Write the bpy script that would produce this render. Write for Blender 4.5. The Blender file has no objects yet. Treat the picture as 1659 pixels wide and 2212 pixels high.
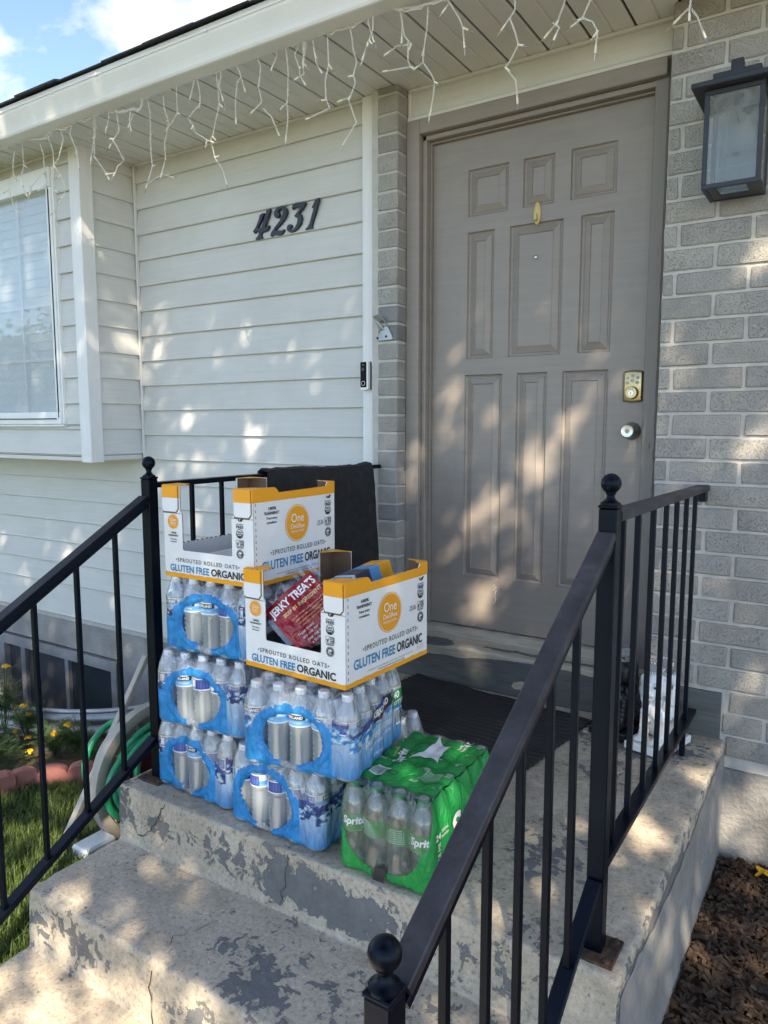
import bpy, bmesh, math, random
import numpy as np
from mathutils import Vector, Matrix, Quaternion, noise as mnoise
SC = bpy.context.scene
COL = SC.collection
R_ = random.Random(7)
PI = math.pi

# ------------------------------------------------------------------ camera, sky, sun, exposure
cam = bpy.data.objects.new('camera', bpy.data.cameras.new('camera'))
COL.objects.link(cam)
cam.data.sensor_fit = 'HORIZONTAL'
cam.data.sensor_width = 36.0
cam.data.lens = 36.0 * 1600.0 / 1659.0
cam.data.clip_start = 0.05
cam.data.clip_end = 2000.0
# camera axes: looking 33 degrees left of the house normal and 6.6 degrees down
_vy = Vector((1033.7, 186.0, -1600.0)).normalized()
_up = Vector((1, 0, 0)).cross(_vy)
if _up.y < 0:
    _up = -_up
_up.normalize()
_xd = _vy.cross(_up)
Rm = Matrix((_xd, _vy, _up))
cam.matrix_world = Matrix.Translation((0.683, -2.843, 1.077)) @ Rm.to_4x4()
SC.camera = cam

SUN_DIR = Vector((0.66, -1.0, 1.10)).normalized()      # towards the sun
world = bpy.data.worlds.new('World')
SC.world = world
world.use_nodes = True
wn, wl = world.node_tree.nodes, world.node_tree.links
for n in list(wn):
    wn.remove(n)
w_out = wn.new('ShaderNodeOutputWorld')
w_bg = wn.new('ShaderNodeBackground')
w_sky = wn.new('ShaderNodeTexSky')
w_sky.sky_type = 'NISHITA'
w_sky.sun_disc = False
w_sky.sun_elevation = math.asin(SUN_DIR.z)
w_sky.sun_rotation = math.atan2(SUN_DIR.x, SUN_DIR.y)
w_sky.altitude = 3500
w_sky.air_density = 1.0
w_sky.dust_density = 0.3
w_sky.ozone_density = 3.0
# broken white cloud over the whole dome
w_tc = wn.new('ShaderNodeTexCoord')
w_map = wn.new('ShaderNodeMapping')
w_map.inputs['Scale'].default_value = (1.0, 1.0, 1.7)
w_map.inputs['Location'].default_value = (0.2, 0.03, 0.1)
w_n1 = wn.new('ShaderNodeTexNoise')
w_n1.inputs['Scale'].default_value = 4.2
w_n1.inputs['Detail'].default_value = 9.0
w_n1.inputs['Roughness'].default_value = 0.56
w_n1.inputs['Distortion'].default_value = 0.35
w_rmp = wn.new('ShaderNodeValToRGB')
w_rmp.color_ramp.elements[0].position = 0.49
w_rmp.color_ramp.elements[0].color = (0, 0, 0, 1)
w_rmp.color_ramp.elements[1].position = 0.66
w_rmp.color_ramp.elements[1].color = (1, 1, 1, 1)
w_mix = wn.new('ShaderNodeMixRGB')
w_mix.inputs['Color2'].default_value = (3.3, 3.35, 3.45, 1)
wl.new(w_tc.outputs['Generated'], w_map.inputs['Vector'])
wl.new(w_map.outputs['Vector'], w_n1.inputs['Vector'])
wl.new(w_n1.outputs['Fac'], w_rmp.inputs['Fac'])
wl.new(w_rmp.outputs['Color'], w_mix.inputs['Fac'])
wl.new(w_sky.outputs['Color'], w_mix.inputs['Color1'])
wl.new(w_mix.outputs['Color'], w_bg.inputs['Color'])
w_bg.inputs['Strength'].default_value = 0.12
wl.new(w_bg.outputs['Background'], w_out.inputs['Surface'])

sun = bpy.data.objects.new('sun', bpy.data.lights.new('sun', 'SUN'))
COL.objects.link(sun)
sun.data.energy = 2.7
sun.data.angle = math.radians(0.5)
sun.data.color = (1.0, 0.93, 0.82)
sun.rotation_euler = (-SUN_DIR).to_track_quat('-Z', 'Y').to_euler()
sun.location = SUN_DIR * 30

SC.view_settings.view_transform = 'Standard'
SC.view_settings.look = 'None'
SC.view_settings.gamma = 1.0
SC.view_settings.use_curve_mapping = False
SC.view_settings.exposure = 2.05
try:
    SC.view_settings.use_white_balance = True
    SC.view_settings.white_balance_temperature = 7600
    SC.view_settings.white_balance_tint = 10
except Exception:
    pass
SC.render.engine = 'CYCLES'
cy = SC.cycles
cy.max_bounces = 10
cy.diffuse_bounces = 4
cy.glossy_bounces = 4
cy.transmission_bounces = 8
cy.transparent_max_bounces = 28
cy.caustics_reflective = False
cy.caustics_refractive = False
cy.sample_clamp_indirect = 6.0
cy.use_adaptive_sampling = True
cy.adaptive_threshold = 0.015
try:
    cy.use_denoising = True
    cy.denoiser = 'OPENIMAGEDENOISE'
except Exception:
    pass

# ------------------------------------------------------------------ materials
def sl(c):
    return c if len(c) == 4 else (c[0], c[1], c[2], 1.0)

class NT:
    """small node-tree builder"""
    def __init__(s, name):
        s.m = bpy.data.materials.new(name)
        s.m.use_nodes = True
        s.n, s.l = s.m.node_tree.nodes, s.m.node_tree.links
        s.b = s.n['Principled BSDF']
        s.out = s.n['Material Output']
    def add(s, t, **k):
        nd = s.n.new(t)
        for a, v in k.items():
            if a in nd.inputs.keys():
                nd.inputs[a].default_value = v
            else:
                setattr(nd, a, v)
        return nd
    def link(s, a, b):
        s.l.new(a, b)
    def coord(s, scale=(1, 1, 1), kind='Object', rnd=0.0):
        tc = s.add('ShaderNodeTexCoord')
        mp = s.add('ShaderNodeMapping')
        mp.inputs['Scale'].default_value = scale
        s.link(tc.outputs[kind], mp.inputs['Vector'])
        if rnd:
            oi = s.add('ShaderNodeObjectInfo')
            ml = s.add('ShaderNodeMath', operation='MULTIPLY')
            ml.inputs[1].default_value = rnd
            s.link(oi.outputs['Random'], ml.inputs[0])
            cb = s.add('ShaderNodeCombineXYZ')
            for i in range(3):
                s.link(ml.outputs[0], cb.inputs[i])
            s.link(cb.outputs[0], mp.inputs['Location'])
        return mp.outputs['Vector']
    def noise(s, vec, scale, detail=4, rough=0.55, dist=0.0):
        n = s.add('ShaderNodeTexNoise')
        n.inputs['Scale'].default_value = scale
        n.inputs['Detail'].default_value = detail
        n.inputs['Roughness'].default_value = rough
        n.inputs['Distortion'].default_value = dist
        s.link(vec, n.inputs['Vector'])
        return n.outputs['Fac']
    def ramp(s, fac, stops, interp='LINEAR'):
        r = s.add('ShaderNodeValToRGB')
        r.color_ramp.interpolation = interp
        e = r.color_ramp.elements
        while len(e) < len(stops):
            e.new(0.5)
        for i, (p, c) in enumerate(stops):
            e[i].position = p
            e[i].color = sl(c) if not isinstance(c, (int, float)) else (c, c, c, 1)
        s.link(fac, r.inputs['Fac'])
        return r.outputs['Color']
    def mix(s, fac, a, b, mode='MIX'):
        m = s.add('ShaderNodeMixRGB', blend_type=mode)
        for k, v in (('Fac', fac), ('Color1', a), ('Color2', b)):
            if isinstance(v, (int, float)):
                m.inputs[k].default_value = v if k == 'Fac' else (v, v, v, 1)
            elif isinstance(v, tuple):
                m.inputs[k].default_value = sl(v)
            else:
                s.link(v, m.inputs[k])
        return m.outputs['Color']
    def math(s, op, a, b=0.0):
        m = s.add('ShaderNodeMath', operation=op)
        for i, v in ((0, a), (1, b)):
            if isinstance(v, (int, float)):
                m.inputs[i].default_value = v
            else:
                s.link(v, m.inputs[i])
        return m.outputs[0]
    def schlick(s, f0=0.04, normal=None):
        """reflectance of a thin sheet, the same from either side"""
        g = s.add('ShaderNodeNewGeometry')
        d = s.add('ShaderNodeVectorMath', operation='DOT_PRODUCT')
        s.link(normal if normal is not None else g.outputs['Normal'], d.inputs[0])
        s.link(g.outputs['Incoming'], d.inputs[1])
        k = s.math('SUBTRACT', 1.0, s.math('MINIMUM', s.math('ABSOLUTE', d.outputs['Value']), 1.0))
        return s.math('ADD', f0, s.math('MULTIPLY', s.math('POWER', k, 5.0), 1.0 - f0))
    def bump(s, h, strength=0.3, dist=0.002, normal=None):
        b = s.add('ShaderNodeBump')
        b.inputs['Strength'].default_value = strength
        b.inputs['Distance'].default_value = dist
        s.link(h, b.inputs['Height'])
        if normal is not None:
            s.link(normal, b.inputs['Normal'])
        return b.outputs['Normal']
    def set(s, **k):
        for a, v in k.items():
            a = a.replace('_', ' ')
            if hasattr(v, 'links') or hasattr(v, 'is_linked'):
                s.link(v, s.b.inputs[a])
            else:
                s.b.inputs[a].default_value = sl(v) if isinstance(v, tuple) else v
        return s

def M(name, base, rough=0.6, var=0.08, vscale=6.0, bump=0.0, bscale=120.0, bdist=0.001, stretch=(1, 1, 1), metal=0.0, spec=0.5, rnd=3.0, objvar=0.0):
    t = NT(name)
    v = t.coord(stretch, rnd=rnd)
    n = t.noise(v, vscale, 5, 0.6)
    lo = tuple(max(0, c * (1 - var)) for c in base[:3])
    hi = tuple(min(1, c * (1 + var)) for c in base[:3])
    col = t.ramp(n, [(0.3, lo), (0.7, hi)])
    if objvar:
        oi = t.add('ShaderNodeObjectInfo')
        f = t.ramp(oi.outputs['Random'], [(0, 1 - objvar), (1, 1 + objvar)])
        col = t.mix(1.0, col, f, 'MULTIPLY')
    t.set(Base_Color=col, Roughness=rough, Metallic=metal)
    t.b.inputs['Specular IOR Level'].default_value = spec
    if bump:
        h = t.noise(v, bscale, 4, 0.6)
        t.set(Normal=t.bump(h, bump, bdist))
    return t.m

def wood_grain(name, base, rough=0.55, bump=0.5, sx=4.0, sz=75.0, var=0.05, axis='x', bdist=0.0012):
    """embossed wood grain running along the board"""
    t = NT(name)
    st = {'x': (sx, sz * 0.5, sz), 'z': (sz, sz * 0.5, sx), 'y': (sz * 0.5, sx, sz)}[axis]
    v = t.coord(st, rnd=60.0)
    n = t.noise(v, 1.0, 3, 0.5, 0.4)
    v2 = t.coord((2, 2, 2), rnd=5.0)
    n2 = t.noise(v2, 1.3, 4, 0.6)
    col = t.mix(1.0, t.ramp(n2, [(0.3, tuple(c * (1 - var) for c in base)), (0.7, tuple(min(1, c * (1 + var)) for c in base))]),
                t.ramp(n, [(0.35, 0.95), (0.6, 1.0)]), 'MULTIPLY')
    t.set(Base_Color=col, Roughness=rough, Normal=t.bump(n, bump, bdist))
    t.b.inputs['Specular IOR Level'].default_value = 0.35
    return t.m

MAT = {}
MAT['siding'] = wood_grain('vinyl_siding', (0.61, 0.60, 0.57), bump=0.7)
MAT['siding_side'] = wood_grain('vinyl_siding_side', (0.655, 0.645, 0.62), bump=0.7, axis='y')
MAT['trim'] = wood_grain('white_trim', (0.78, 0.77, 0.76), bump=0.35, axis='z', sx=4, sz=160)
MAT['jtrim'] = M('vinyl_trim', (0.66, 0.64, 0.61), 0.5, 0.03)
MAT['soffit'] = M('soffit_vinyl', (0.69, 0.68, 0.665), 0.5, 0.05, 2.5)
MAT['gutter'] = M('gutter_enamel', (0.76, 0.75, 0.73), 0.32, 0.04, 3.0, bump=0.1, bscale=9, bdist=0.004)
MAT['shingle'] = M('asphalt_shingle', (0.05, 0.05, 0.052), 0.95, 0.4, 60, bump=0.8, bscale=300, bdist=0.003)
def _door():
    t = NT('door_paint')
    v = t.coord((1, 1, 1))
    n = t.noise(v, 2.2, 6, 0.65)
    g = t.noise(t.coord((5, 5, 70)), 1.0, 4, 0.6)
    g2 = t.noise(t.coord((140, 140, 9)), 1.0, 3, 0.6)
    sc = t.noise(t.coord((22, 22, 6)), 1.0, 7, 0.75, 1.2)
    col = t.ramp(n, [(0.3, (0.252, 0.213, 0.182)), (0.7, (0.305, 0.264, 0.228))])
    col = t.mix(1.0, col, t.ramp(g, [(0.35, 0.95), (0.65, 1.03)]), 'MULTIPLY')
    col = t.mix(t.ramp(sc, [(0.66, 0), (0.72, 0.35)]), col, (0.36, 0.33, 0.30))
    col = t.mix(t.ramp(sc, [(0.24, 0.4), (0.31, 0)]), col, (0.13, 0.11, 0.095))
    t.set(Base_Color=col, Roughness=t.ramp(n, [(0.3, 0.36), (0.7, 0.55)]), Normal=t.bump(t.math('ADD', g2, t.math('MULTIPLY', g, 0.5)), 0.14, 0.0012))
    return t.m
MAT['taupe'] = _door()
MAT['white'] = M('white_vinyl', (0.8, 0.8, 0.79), 0.4, 0.03)
MAT['mortar'] = M('mortar', (0.50, 0.475, 0.435), 0.95, 0.1, 30, bump=0.5, bscale=220, bdist=0.002, rnd=0)
MAT['rail'] = None
MAT['foundation'] = M('foundation_paint', (0.265, 0.255, 0.24), 0.65, 0.25, 5, bump=0.9, bscale=70, bdist=0.006, rnd=0)
def _ribmat():
    t = NT('ribbed_mat')
    v = t.coord((1, 1, 1))
    lint = t.noise(t.coord((70, 220, 70)), 1.0, 5, 0.75, 0.8)
    w = t.noise(v, 9, 4, 0.6)
    col = t.ramp(w, [(0.3, (0.010, 0.010, 0.011)), (0.7, (0.022, 0.021, 0.021))])
    col = t.mix(t.ramp(lint, [(0.62, 0), (0.72, 0.6)]), col, (0.14, 0.13, 0.12))
    sx = t.add('ShaderNodeSeparateXYZ'); t.link(v, sx.inputs[0])
    col = t.mix(t.math('MULTIPLY', t.ramp(t.math('MULTIPLY', sx.outputs[2], 40.0), [(0.45, 0), (0.60, 1)]), t.ramp(w, [(0.35, 0.25), (0.65, 1)])), col, (0.045, 0.043, 0.042))
    t.set(Base_Color=col, Roughness=0.8, Normal=t.bump(t.noise(v, 170, 3, 0.6), 0.8, 0.004))
    return t.m
MAT['ribmat'] = _ribmat()
def _rust():
    t = NT('rusty_plate')
    n = t.noise(t.coord((1, 1, 1)), 55, 6, 0.7)
    t.set(Base_Color=t.ramp(n, [(0.4, (0.012, 0.012, 0.013)), (0.55, (0.07, 0.035, 0.02)), (0.7, (0.16, 0.075, 0.035))]), Roughness=0.8, Normal=t.bump(n, 0.8, 0.003))
    return t.m
MAT['rust'] = _rust()
MAT['rubber'] = M('black_mat', (0.014, 0.014, 0.016), 0.85, 0.5, 30, bump=0.8, bscale=160, bdist=0.004)
MAT['dark'] = M('dark_interior', (0.03, 0.03, 0.032), 0.8, 0.1)
MAT['black_metal'] = M('lantern_black', (0.02, 0.022, 0.03), 0.45, 0.2, 30, bump=0.2, bscale=300)
MAT['black_plastic'] = M('black_plastic', (0.012, 0.012, 0.014), 0.22, 0.1)
MAT['number'] = M('number_black', (0.016, 0.02, 0.032), 0.45, 0.2, 40)
MAT['steel'] = M('brushed_steel', (0.55, 0.54, 0.52), 0.28, 0.05, 20, metal=1.0)
MAT['galv'] = M('galvanized_steel', (0.42, 0.44, 0.45), 0.55, 0.15, 14, bump=0.15, bscale=60, metal=0.9)
MAT['brass'] = M('antique_brass', (0.50, 0.40, 0.22), 0.36, 0.12, 30, metal=0.9)
MAT['gold'] = M('gold_plastic', (0.62, 0.46, 0.17), 0.3, 0.05)
MAT['key'] = M('pale_button', (0.42, 0.4, 0.34), 0.4, 0.05)
MAT['wire'] = M('light_wire', (0.72, 0.69, 0.62), 0.5, 0.1)
MAT['socket'] = M('light_socket', (0.78, 0.72, 0.55), 0.5, 0.05)
MAT['card_white'] = M('box_white', (0.79, 0.79, 0.785), 0.5, 0.05, 9, bump=0.25, bscale=14, bdist=0.006)
MAT['card_orange'] = M('box_orange', (0.88, 0.36, 0.018), 0.45, 0.03, 5)
MAT['card_brown'] = M('box_brown', (0.155, 0.092, 0.052), 0.85, 0.08, 20, bump=0.2, bscale=120, stretch=(1, 1, 0.1))
MAT['ink_black'] = M('ink_black', (0.02, 0.02, 0.022), 0.5, 0.0)
MAT['ink_gray'] = M('ink_gray', (0.10, 0.10, 0.105), 0.5, 0.0)
MAT['ink_blue'] = M('ink_blue', (0.015, 0.21, 0.42), 0.5, 0.0)
MAT['ink_white'] = M('ink_white', (0.85, 0.85, 0.85), 0.4, 0.0)
MAT['ink_cream'] = M('ink_cream', (0.85, 0.62, 0.3), 0.4, 0.0)
MAT['ink_yellow'] = M('ink_yellow', (0.75, 0.62, 0.05), 0.4, 0.0)
MAT['cap_white'] = M('cap_white', (0.82, 0.84, 0.86), 0.35, 0.02)
MAT['cap_green'] = M('cap_green', (0.02, 0.16, 0.075), 0.35, 0.05)
MAT['sprite_green'] = M('label_green', (0.0, 0.22, 0.045), 0.35, 0.05)
MAT['hose'] = M('green_hose', (0.008, 0.26, 0.12), 0.35, 0.1, 40)
MAT['beige'] = M('beige_plastic', (0.40, 0.365, 0.31), 0.5, 0.07, 8)
MAT['red_hub'] = M('dark_red_plastic', (0.12, 0.012, 0.02), 0.5, 0.1)
MAT['edging'] = M('red_concrete', (0.33, 0.125, 0.10), 0.9, 0.15, 18, bump=0.5, bscale=150, bdist=0.003)
MAT['soil'] = M('garden_soil', (0.10, 0.075, 0.05), 0.95, 0.35, 14, bump=1.0, bscale=60, bdist=0.02, rnd=0)
MAT['leaf_dark'] = M('marigold_leaf', (0.06, 0.11, 0.03), 0.6, 0.3, 20)
MAT['petal'] = M('marigold_petal', (0.85, 0.42, 0.005), 0.6, 0.2, 60)
MAT['statue_white'] = M('white_plaster', (0.80, 0.80, 0.79), 0.5, 0.05, 12, bump=0.3, bscale=70, bdist=0.003)
MAT['statue_black'] = M('black_plaster', (0.012, 0.011, 0.011), 0.4, 0.2, 12, bump=0.4, bscale=70, bdist=0.003)
MAT['bark'] = M('bark', (0.12, 0.09, 0.065), 0.95, 0.3, 12, bump=1.0, bscale=30, bdist=0.02, stretch=(1, 1, 0.2))
MAT['yellow_leaf'] = M('fallen_leaf', (0.6, 0.33, 0.02), 0.6, 0.2, 30)
MAT['crack'] = M('crack_dark', (0.05, 0.045, 0.04), 1.0, 0.2, 40)
MAT['blind'] = M('window_blind', (0.66, 0.72, 0.72), 0.5, 0.03)
MAT['carton_blue'] = M('carton_blue', (0.10, 0.32, 0.58), 0.4, 0.04)
MAT['carton_dark'] = M('carton_dark', (0.04, 0.05, 0.07), 0.4, 0.1)
MAT['treat'] = M('dried_treat', (0.05, 0.025, 0.015), 0.7, 0.5, 60, bump=0.8, bscale=90, bdist=0.005)

def _rail():
    t = NT('black_rail_paint')
    v = t.coord((1, 1, 1), rnd=4)
    n = t.noise(v, 7, 6, 0.7)
    n2 = t.noise(v, 150, 3, 0.6)
    col = t.ramp(n, [(0.35, (0.0010, 0.0020, 0.0055)), (0.66, (0.0020, 0.0032, 0.0075)), (0.85, (0.011, 0.012, 0.016))])
    r = t.ramp(n, [(0.3, 0.26), (0.75, 0.5)])
    t.set(Base_Color=col, Roughness=r, Normal=t.bump(t.math('ADD', n, t.math('MULTIPLY', n2, 0.4)), 0.25, 0.003))
    t.b.inputs['Specular IOR Level'].default_value = 0.20
    t.b.inputs['Specular Tint'].default_value = (0.62, 0.78, 1.0, 1)
    return t.m
MAT['rail'] = _rail()
def _railtop():
    t = NT('worn_rail_paint')
    v = t.coord((1, 1, 1), rnd=4)
    n = t.noise(v, 9, 7, 0.75)
    n2 = t.noise(v, 120, 3, 0.6)
    col = t.ramp(n, [(0.35, (0.010, 0.010, 0.014)), (0.55, (0.034, 0.032, 0.039)), (0.75, (0.085, 0.078, 0.088))])
    t.set(Base_Color=col, Roughness=0.5, Normal=t.bump(n2, 0.2, 0.002))
    return t.m
MAT['railtop'] = _railtop()

def _brick():
    t = NT('gray_brick')
    v = t.coord((1, 1, 1), rnd=9)
    n = t.noise(v, 9, 5, 0.6)
    sp = t.noise(v, 260, 2, 0.5)
    sp2 = t.noise(v, 75, 3, 0.65)
    oi = t.add('ShaderNodeObjectInfo')
    tone = t.ramp(oi.outputs['Random'], [(0, (0.33, 0.31, 0.28)), (0.3, (0.36, 0.34, 0.31)), (0.84, (0.39, 0.367, 0.33)), (0.9, (0.33, 0.30, 0.26)), (0.97, (0.31, 0.30, 0.285)), (1, (0.24, 0.235, 0.235))])
    c = t.mix(1.0, tone, t.ramp(n, [(0.3, 0.86), (0.7, 1.1)]), 'MULTIPLY')
    c = t.mix(t.ramp(sp, [(0.60, 0), (0.74, 0.4)]), c, (0.14, 0.135, 0.13))
    c = t.mix(t.ramp(sp2, [(0.68, 0), (0.72, 0.8)]), c, (0.55, 0.53, 0.5))
    h = t.math('SUBTRACT', sp2, t.math('MULTIPLY', t.ramp(sp, [(0.58, 0), (0.66, 1)]), 0.9))
    t.set(Base_Color=c, Roughness=0.92, Normal=t.bump(h, 0.9, 0.0035))
    t.b.inputs['Specular IOR Level'].default_value = 0.2
    return t.m
MAT['brick'] = _brick()

def _concrete():
    """bare tan concrete under flaking grey paint; the flakes follow the 'paint' attribute plus noise"""
    t = NT('worn_painted_concrete')
    v = t.coord((1, 1, 1), rnd=0)
    at = t.add('ShaderNodeAttribute', attribute_name='paint')
    n_big = t.noise(v, 4.5, 6, 0.62)
    n_med = t.noise(v, 26, 6, 0.68, 0.5)
    n_fine = t.noise(v, 85, 5, 0.72)
    vo = t.add('ShaderNodeTexVoronoi', feature='F1')
    vo.inputs['Scale'].default_value = 70
    t.link(v, vo.inputs['Vector'])
    base = t.ramp(n_big, [(0.25, (0.37, 0.31, 0.24)), (0.5, (0.48, 0.41, 0.32)), (0.75, (0.55, 0.485, 0.395))])
    base = t.mix(1.0, base, t.ramp(n_fine, [(0.30, 0.45), (0.44, 0.92), (0.58, 1.06), (0.72, 1.35)]), 'MULTIPLY')
    agg = t.ramp(vo.outputs['Distance'], [(0.10, 1), (0.2, 0)])
    vc = t.add('ShaderNodeSeparateColor')
    t.link(vo.outputs['Color'], vc.inputs[0])
    agg = t.math('MULTIPLY', agg, t.ramp(vc.outputs[0], [(0.7, 0), (0.75, 1)]))
    base = t.mix(t.math('MULTIPLY', agg, 0.75), base, t.ramp(vc.outputs[1], [(0, (0.13, 0.11, 0.095)), (0.6, (0.22, 0.16, 0.12)), (1, (0.5, 0.47, 0.42))]))
    paint = t.ramp(n_med, [(0.3, (0.125, 0.126, 0.126)), (0.7, (0.185, 0.185, 0.183))])
    lvl = t.math('ADD', at.outputs['Fac'], t.math('MULTIPLY', t.math('SUBTRACT', n_med, 0.5), 1.9))
    mask = t.ramp(lvl, [(0.49, 0), (0.53, 1)])
    # thin worn film of grey
    film = t.math('MULTIPLY', t.ramp(t.noise(v, 3.1, 5, 0.6), [(0.50, 0), (0.80, 0.35)]), 1.0)
    base = t.mix(film, base, (0.25, 0.235, 0.21))
    col = t.mix(mask, base, paint)
    h = t.math('ADD', t.math('MULTIPLY', n_fine, 0.6), t.math('MULTIPLY', mask, 0.25))
    h = t.math('ADD', h, t.math('MULTIPLY', agg, -0.25))
    rg = t.mix(mask, 0.95, 0.6)
    t.set(Base_Color=col, Roughness=rg, Normal=t.bump(h, 0.95, 0.006))
    t.b.inputs['Specular IOR Level'].default_value = 0.25
    return t.m
MAT['concrete'] = _concrete()

def _woodworn(name, base, bare, thr):
    t = NT(name)
    v = t.coord((60, 40, 5), rnd=0)
    n = t.noise(v, 1.0, 5, 0.65, 0.6)
    col = t.mix(t.ramp(n, [(thr, 0), (thr + 0.06, 1)]), base, bare)
    t.set(Base_Color=col, Roughness=0.75, Normal=t.bump(n, 0.9, 0.003))
    return t.m
MAT['wood_worn'] = _woodworn('weathered_jamb_paint', (0.24, 0.215, 0.19), (0.12, 0.10, 0.085), 0.63)
def _sill():
    t = NT('peeling_sill_paint')
    v = t.coord((3, 10, 22), rnd=0)
    n = t.noise(v, 2.2, 7, 0.7, 0.4)
    g = t.noise(t.coord((6, 60, 120), rnd=0), 1.0, 4, 0.6)
    at = t.add('ShaderNodeAttribute', attribute_name='paint')
    lvl = t.math('ADD', at.outputs['Fac'], t.math('MULTIPLY', t.math('SUBTRACT', n, 0.5), 1.0))
    mask = t.ramp(lvl, [(0.49, 0), (0.52, 1)])
    bare = t.ramp(g, [(0.3, (0.36, 0.31, 0.24)), (0.7, (0.52, 0.46, 0.37))])
    paint = t.ramp(g, [(0.3, (0.088, 0.094, 0.093)), (0.7, (0.125, 0.131, 0.129))])
    t.set(Base_Color=t.mix(mask, bare, paint), Roughness=0.6, Normal=t.bump(t.math('ADD', g, t.math('MULTIPLY', mask, 0.5)), 0.6, 0.003))
    return t.m
MAT['sill'] = _sill()

def _glass(name, tint, gloss, rough=0.01, extra=None, ior=1.5):
    """thin clear sheet: transparent plus mirror by fresnel"""
    t = NT(name)
    tr = t.add('ShaderNodeBsdfTransparent')
    tr.inputs['Color'].default_value = sl(tint)
    gl = t.add('ShaderNodeBsdfGlossy')
    gl.inputs['Roughness'].default_value = rough
    fac = t.math('MINIMUM', t.math('ADD', t.schlick(0.04), gloss), 1.0)
    mx = t.add('ShaderNodeMixShader')
    t.link(fac, mx.inputs[0]); t.link(tr.outputs[0], mx.inputs[1]); t.link(gl.outputs[0], mx.inputs[2])
    t.link(mx.outputs[0], t.out.inputs['Surface'])
    return t.m
MAT['glass'] = _glass('window_glass', (0.97, 0.985, 0.985), 0.05)
MAT['lamp_glass'] = _glass('lantern_glass', (0.86, 0.88, 0.87), 0.0, 0.03)
_lt = MAT['glass'].node_tree
_df = _lt.nodes.new('ShaderNodeBsdfDiffuse'); _df.inputs['Color'].default_value = (0.80, 0.83, 0.84, 1)
_mm = _lt.nodes.new('ShaderNodeMixShader'); _mm.inputs[0].default_value = 0.22
_src = _lt.nodes['Material Output'].inputs['Surface'].links[0].from_socket
_lt.links.new(_src, _mm.inputs[1]); _lt.links.new(_df.outputs[0], _mm.inputs[2]); _lt.links.new(_mm.outputs[0], _lt.nodes['Material Output'].inputs['Surface'])
_lt = MAT['lamp_glass'].node_tree
_df = _lt.nodes.new('ShaderNodeBsdfDiffuse'); _df.inputs['Color'].default_value = (0.42, 0.45, 0.42, 1)
_mm = _lt.nodes.new('ShaderNodeMixShader'); _mm.inputs[0].default_value = 0.20
_src = _lt.nodes['Material Output'].inputs['Surface'].links[0].from_socket
_lt.links.new(_src, _mm.inputs[1]); _lt.links.new(_df.outputs[0], _mm.inputs[2]); _lt.links.new(_mm.outputs[0], _lt.nodes['Material Output'].inputs['Surface'])
MAT['dark_glass'] = M('basement_pane', (0.035, 0.05, 0.056), 0.12, 0.1)
MAT['screen'] = M('window_screen', (0.06, 0.06, 0.065), 0.6, 0.15, 8)
MAT['bulb'] = _glass('bulb_glass', (0.9, 0.9, 0.88), 0.15, 0.1)

def _bottle(name, tint, body, amt, gloss=0.08, refr=0.45):
    t = NT(name)
    tr = t.add('ShaderNodeBsdfTransparent'); tr.inputs['Color'].default_value = sl(tint)
    gl = t.add('ShaderNodeBsdfGlossy'); gl.inputs['Roughness'].default_value = 0.06
    rf = t.add('ShaderNodeBsdfRefraction'); rf.inputs['IOR'].default_value = 1.25; rf.inputs['Roughness'].default_value = 0.05
    rf.inputs['Color'].default_value = sl(tint)
    df = t.add('ShaderNodeBsdfDiffuse'); df.inputs['Color'].default_value = sl(body)
    tl = t.add('ShaderNodeBsdfTranslucent'); tl.inputs['Color'].default_value = sl(body)
    fr = t.schlick(0.04)
    m0 = t.add('ShaderNodeMixShader'); m0.inputs[0].default_value = refr
    t.link(tr.outputs[0], m0.inputs[1]); t.link(rf.outputs[0], m0.inputs[2])
    m1 = t.add('ShaderNodeMixShader'); m1.inputs[0].default_value = 0.15
    t.link(df.outputs[0], m1.inputs[1]); t.link(tl.outputs[0], m1.inputs[2])
    m2 = t.add('ShaderNodeMixShader'); m2.inputs[0].default_value = amt
    t.link(m0.outputs[0], m2.inputs[1]); t.link(m1.outputs[0], m2.inputs[2])
    m3 = t.add('ShaderNodeMixShader')
    t.link(t.math('MINIMUM', t.math('ADD', fr, gloss), 1.0), m3.inputs[0]); t.link(m2.outputs[0], m3.inputs[1]); t.link(gl.outputs[0], m3.inputs[2])
    t.link(m3.outputs[0], t.out.inputs['Surface'])
    return t.m
MAT['water_bottle'] = _bottle('clear_water_bottle', (0.84, 0.93, 0.99), (0.76, 0.89, 0.99), 0.34, 0.14, 0.7)
MAT['soda_bottle'] = _bottle('clear_soda_bottle', (0.78, 0.93, 0.84), (0.45, 0.62, 0.52), 0.09, 0.09, 0.5)

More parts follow.
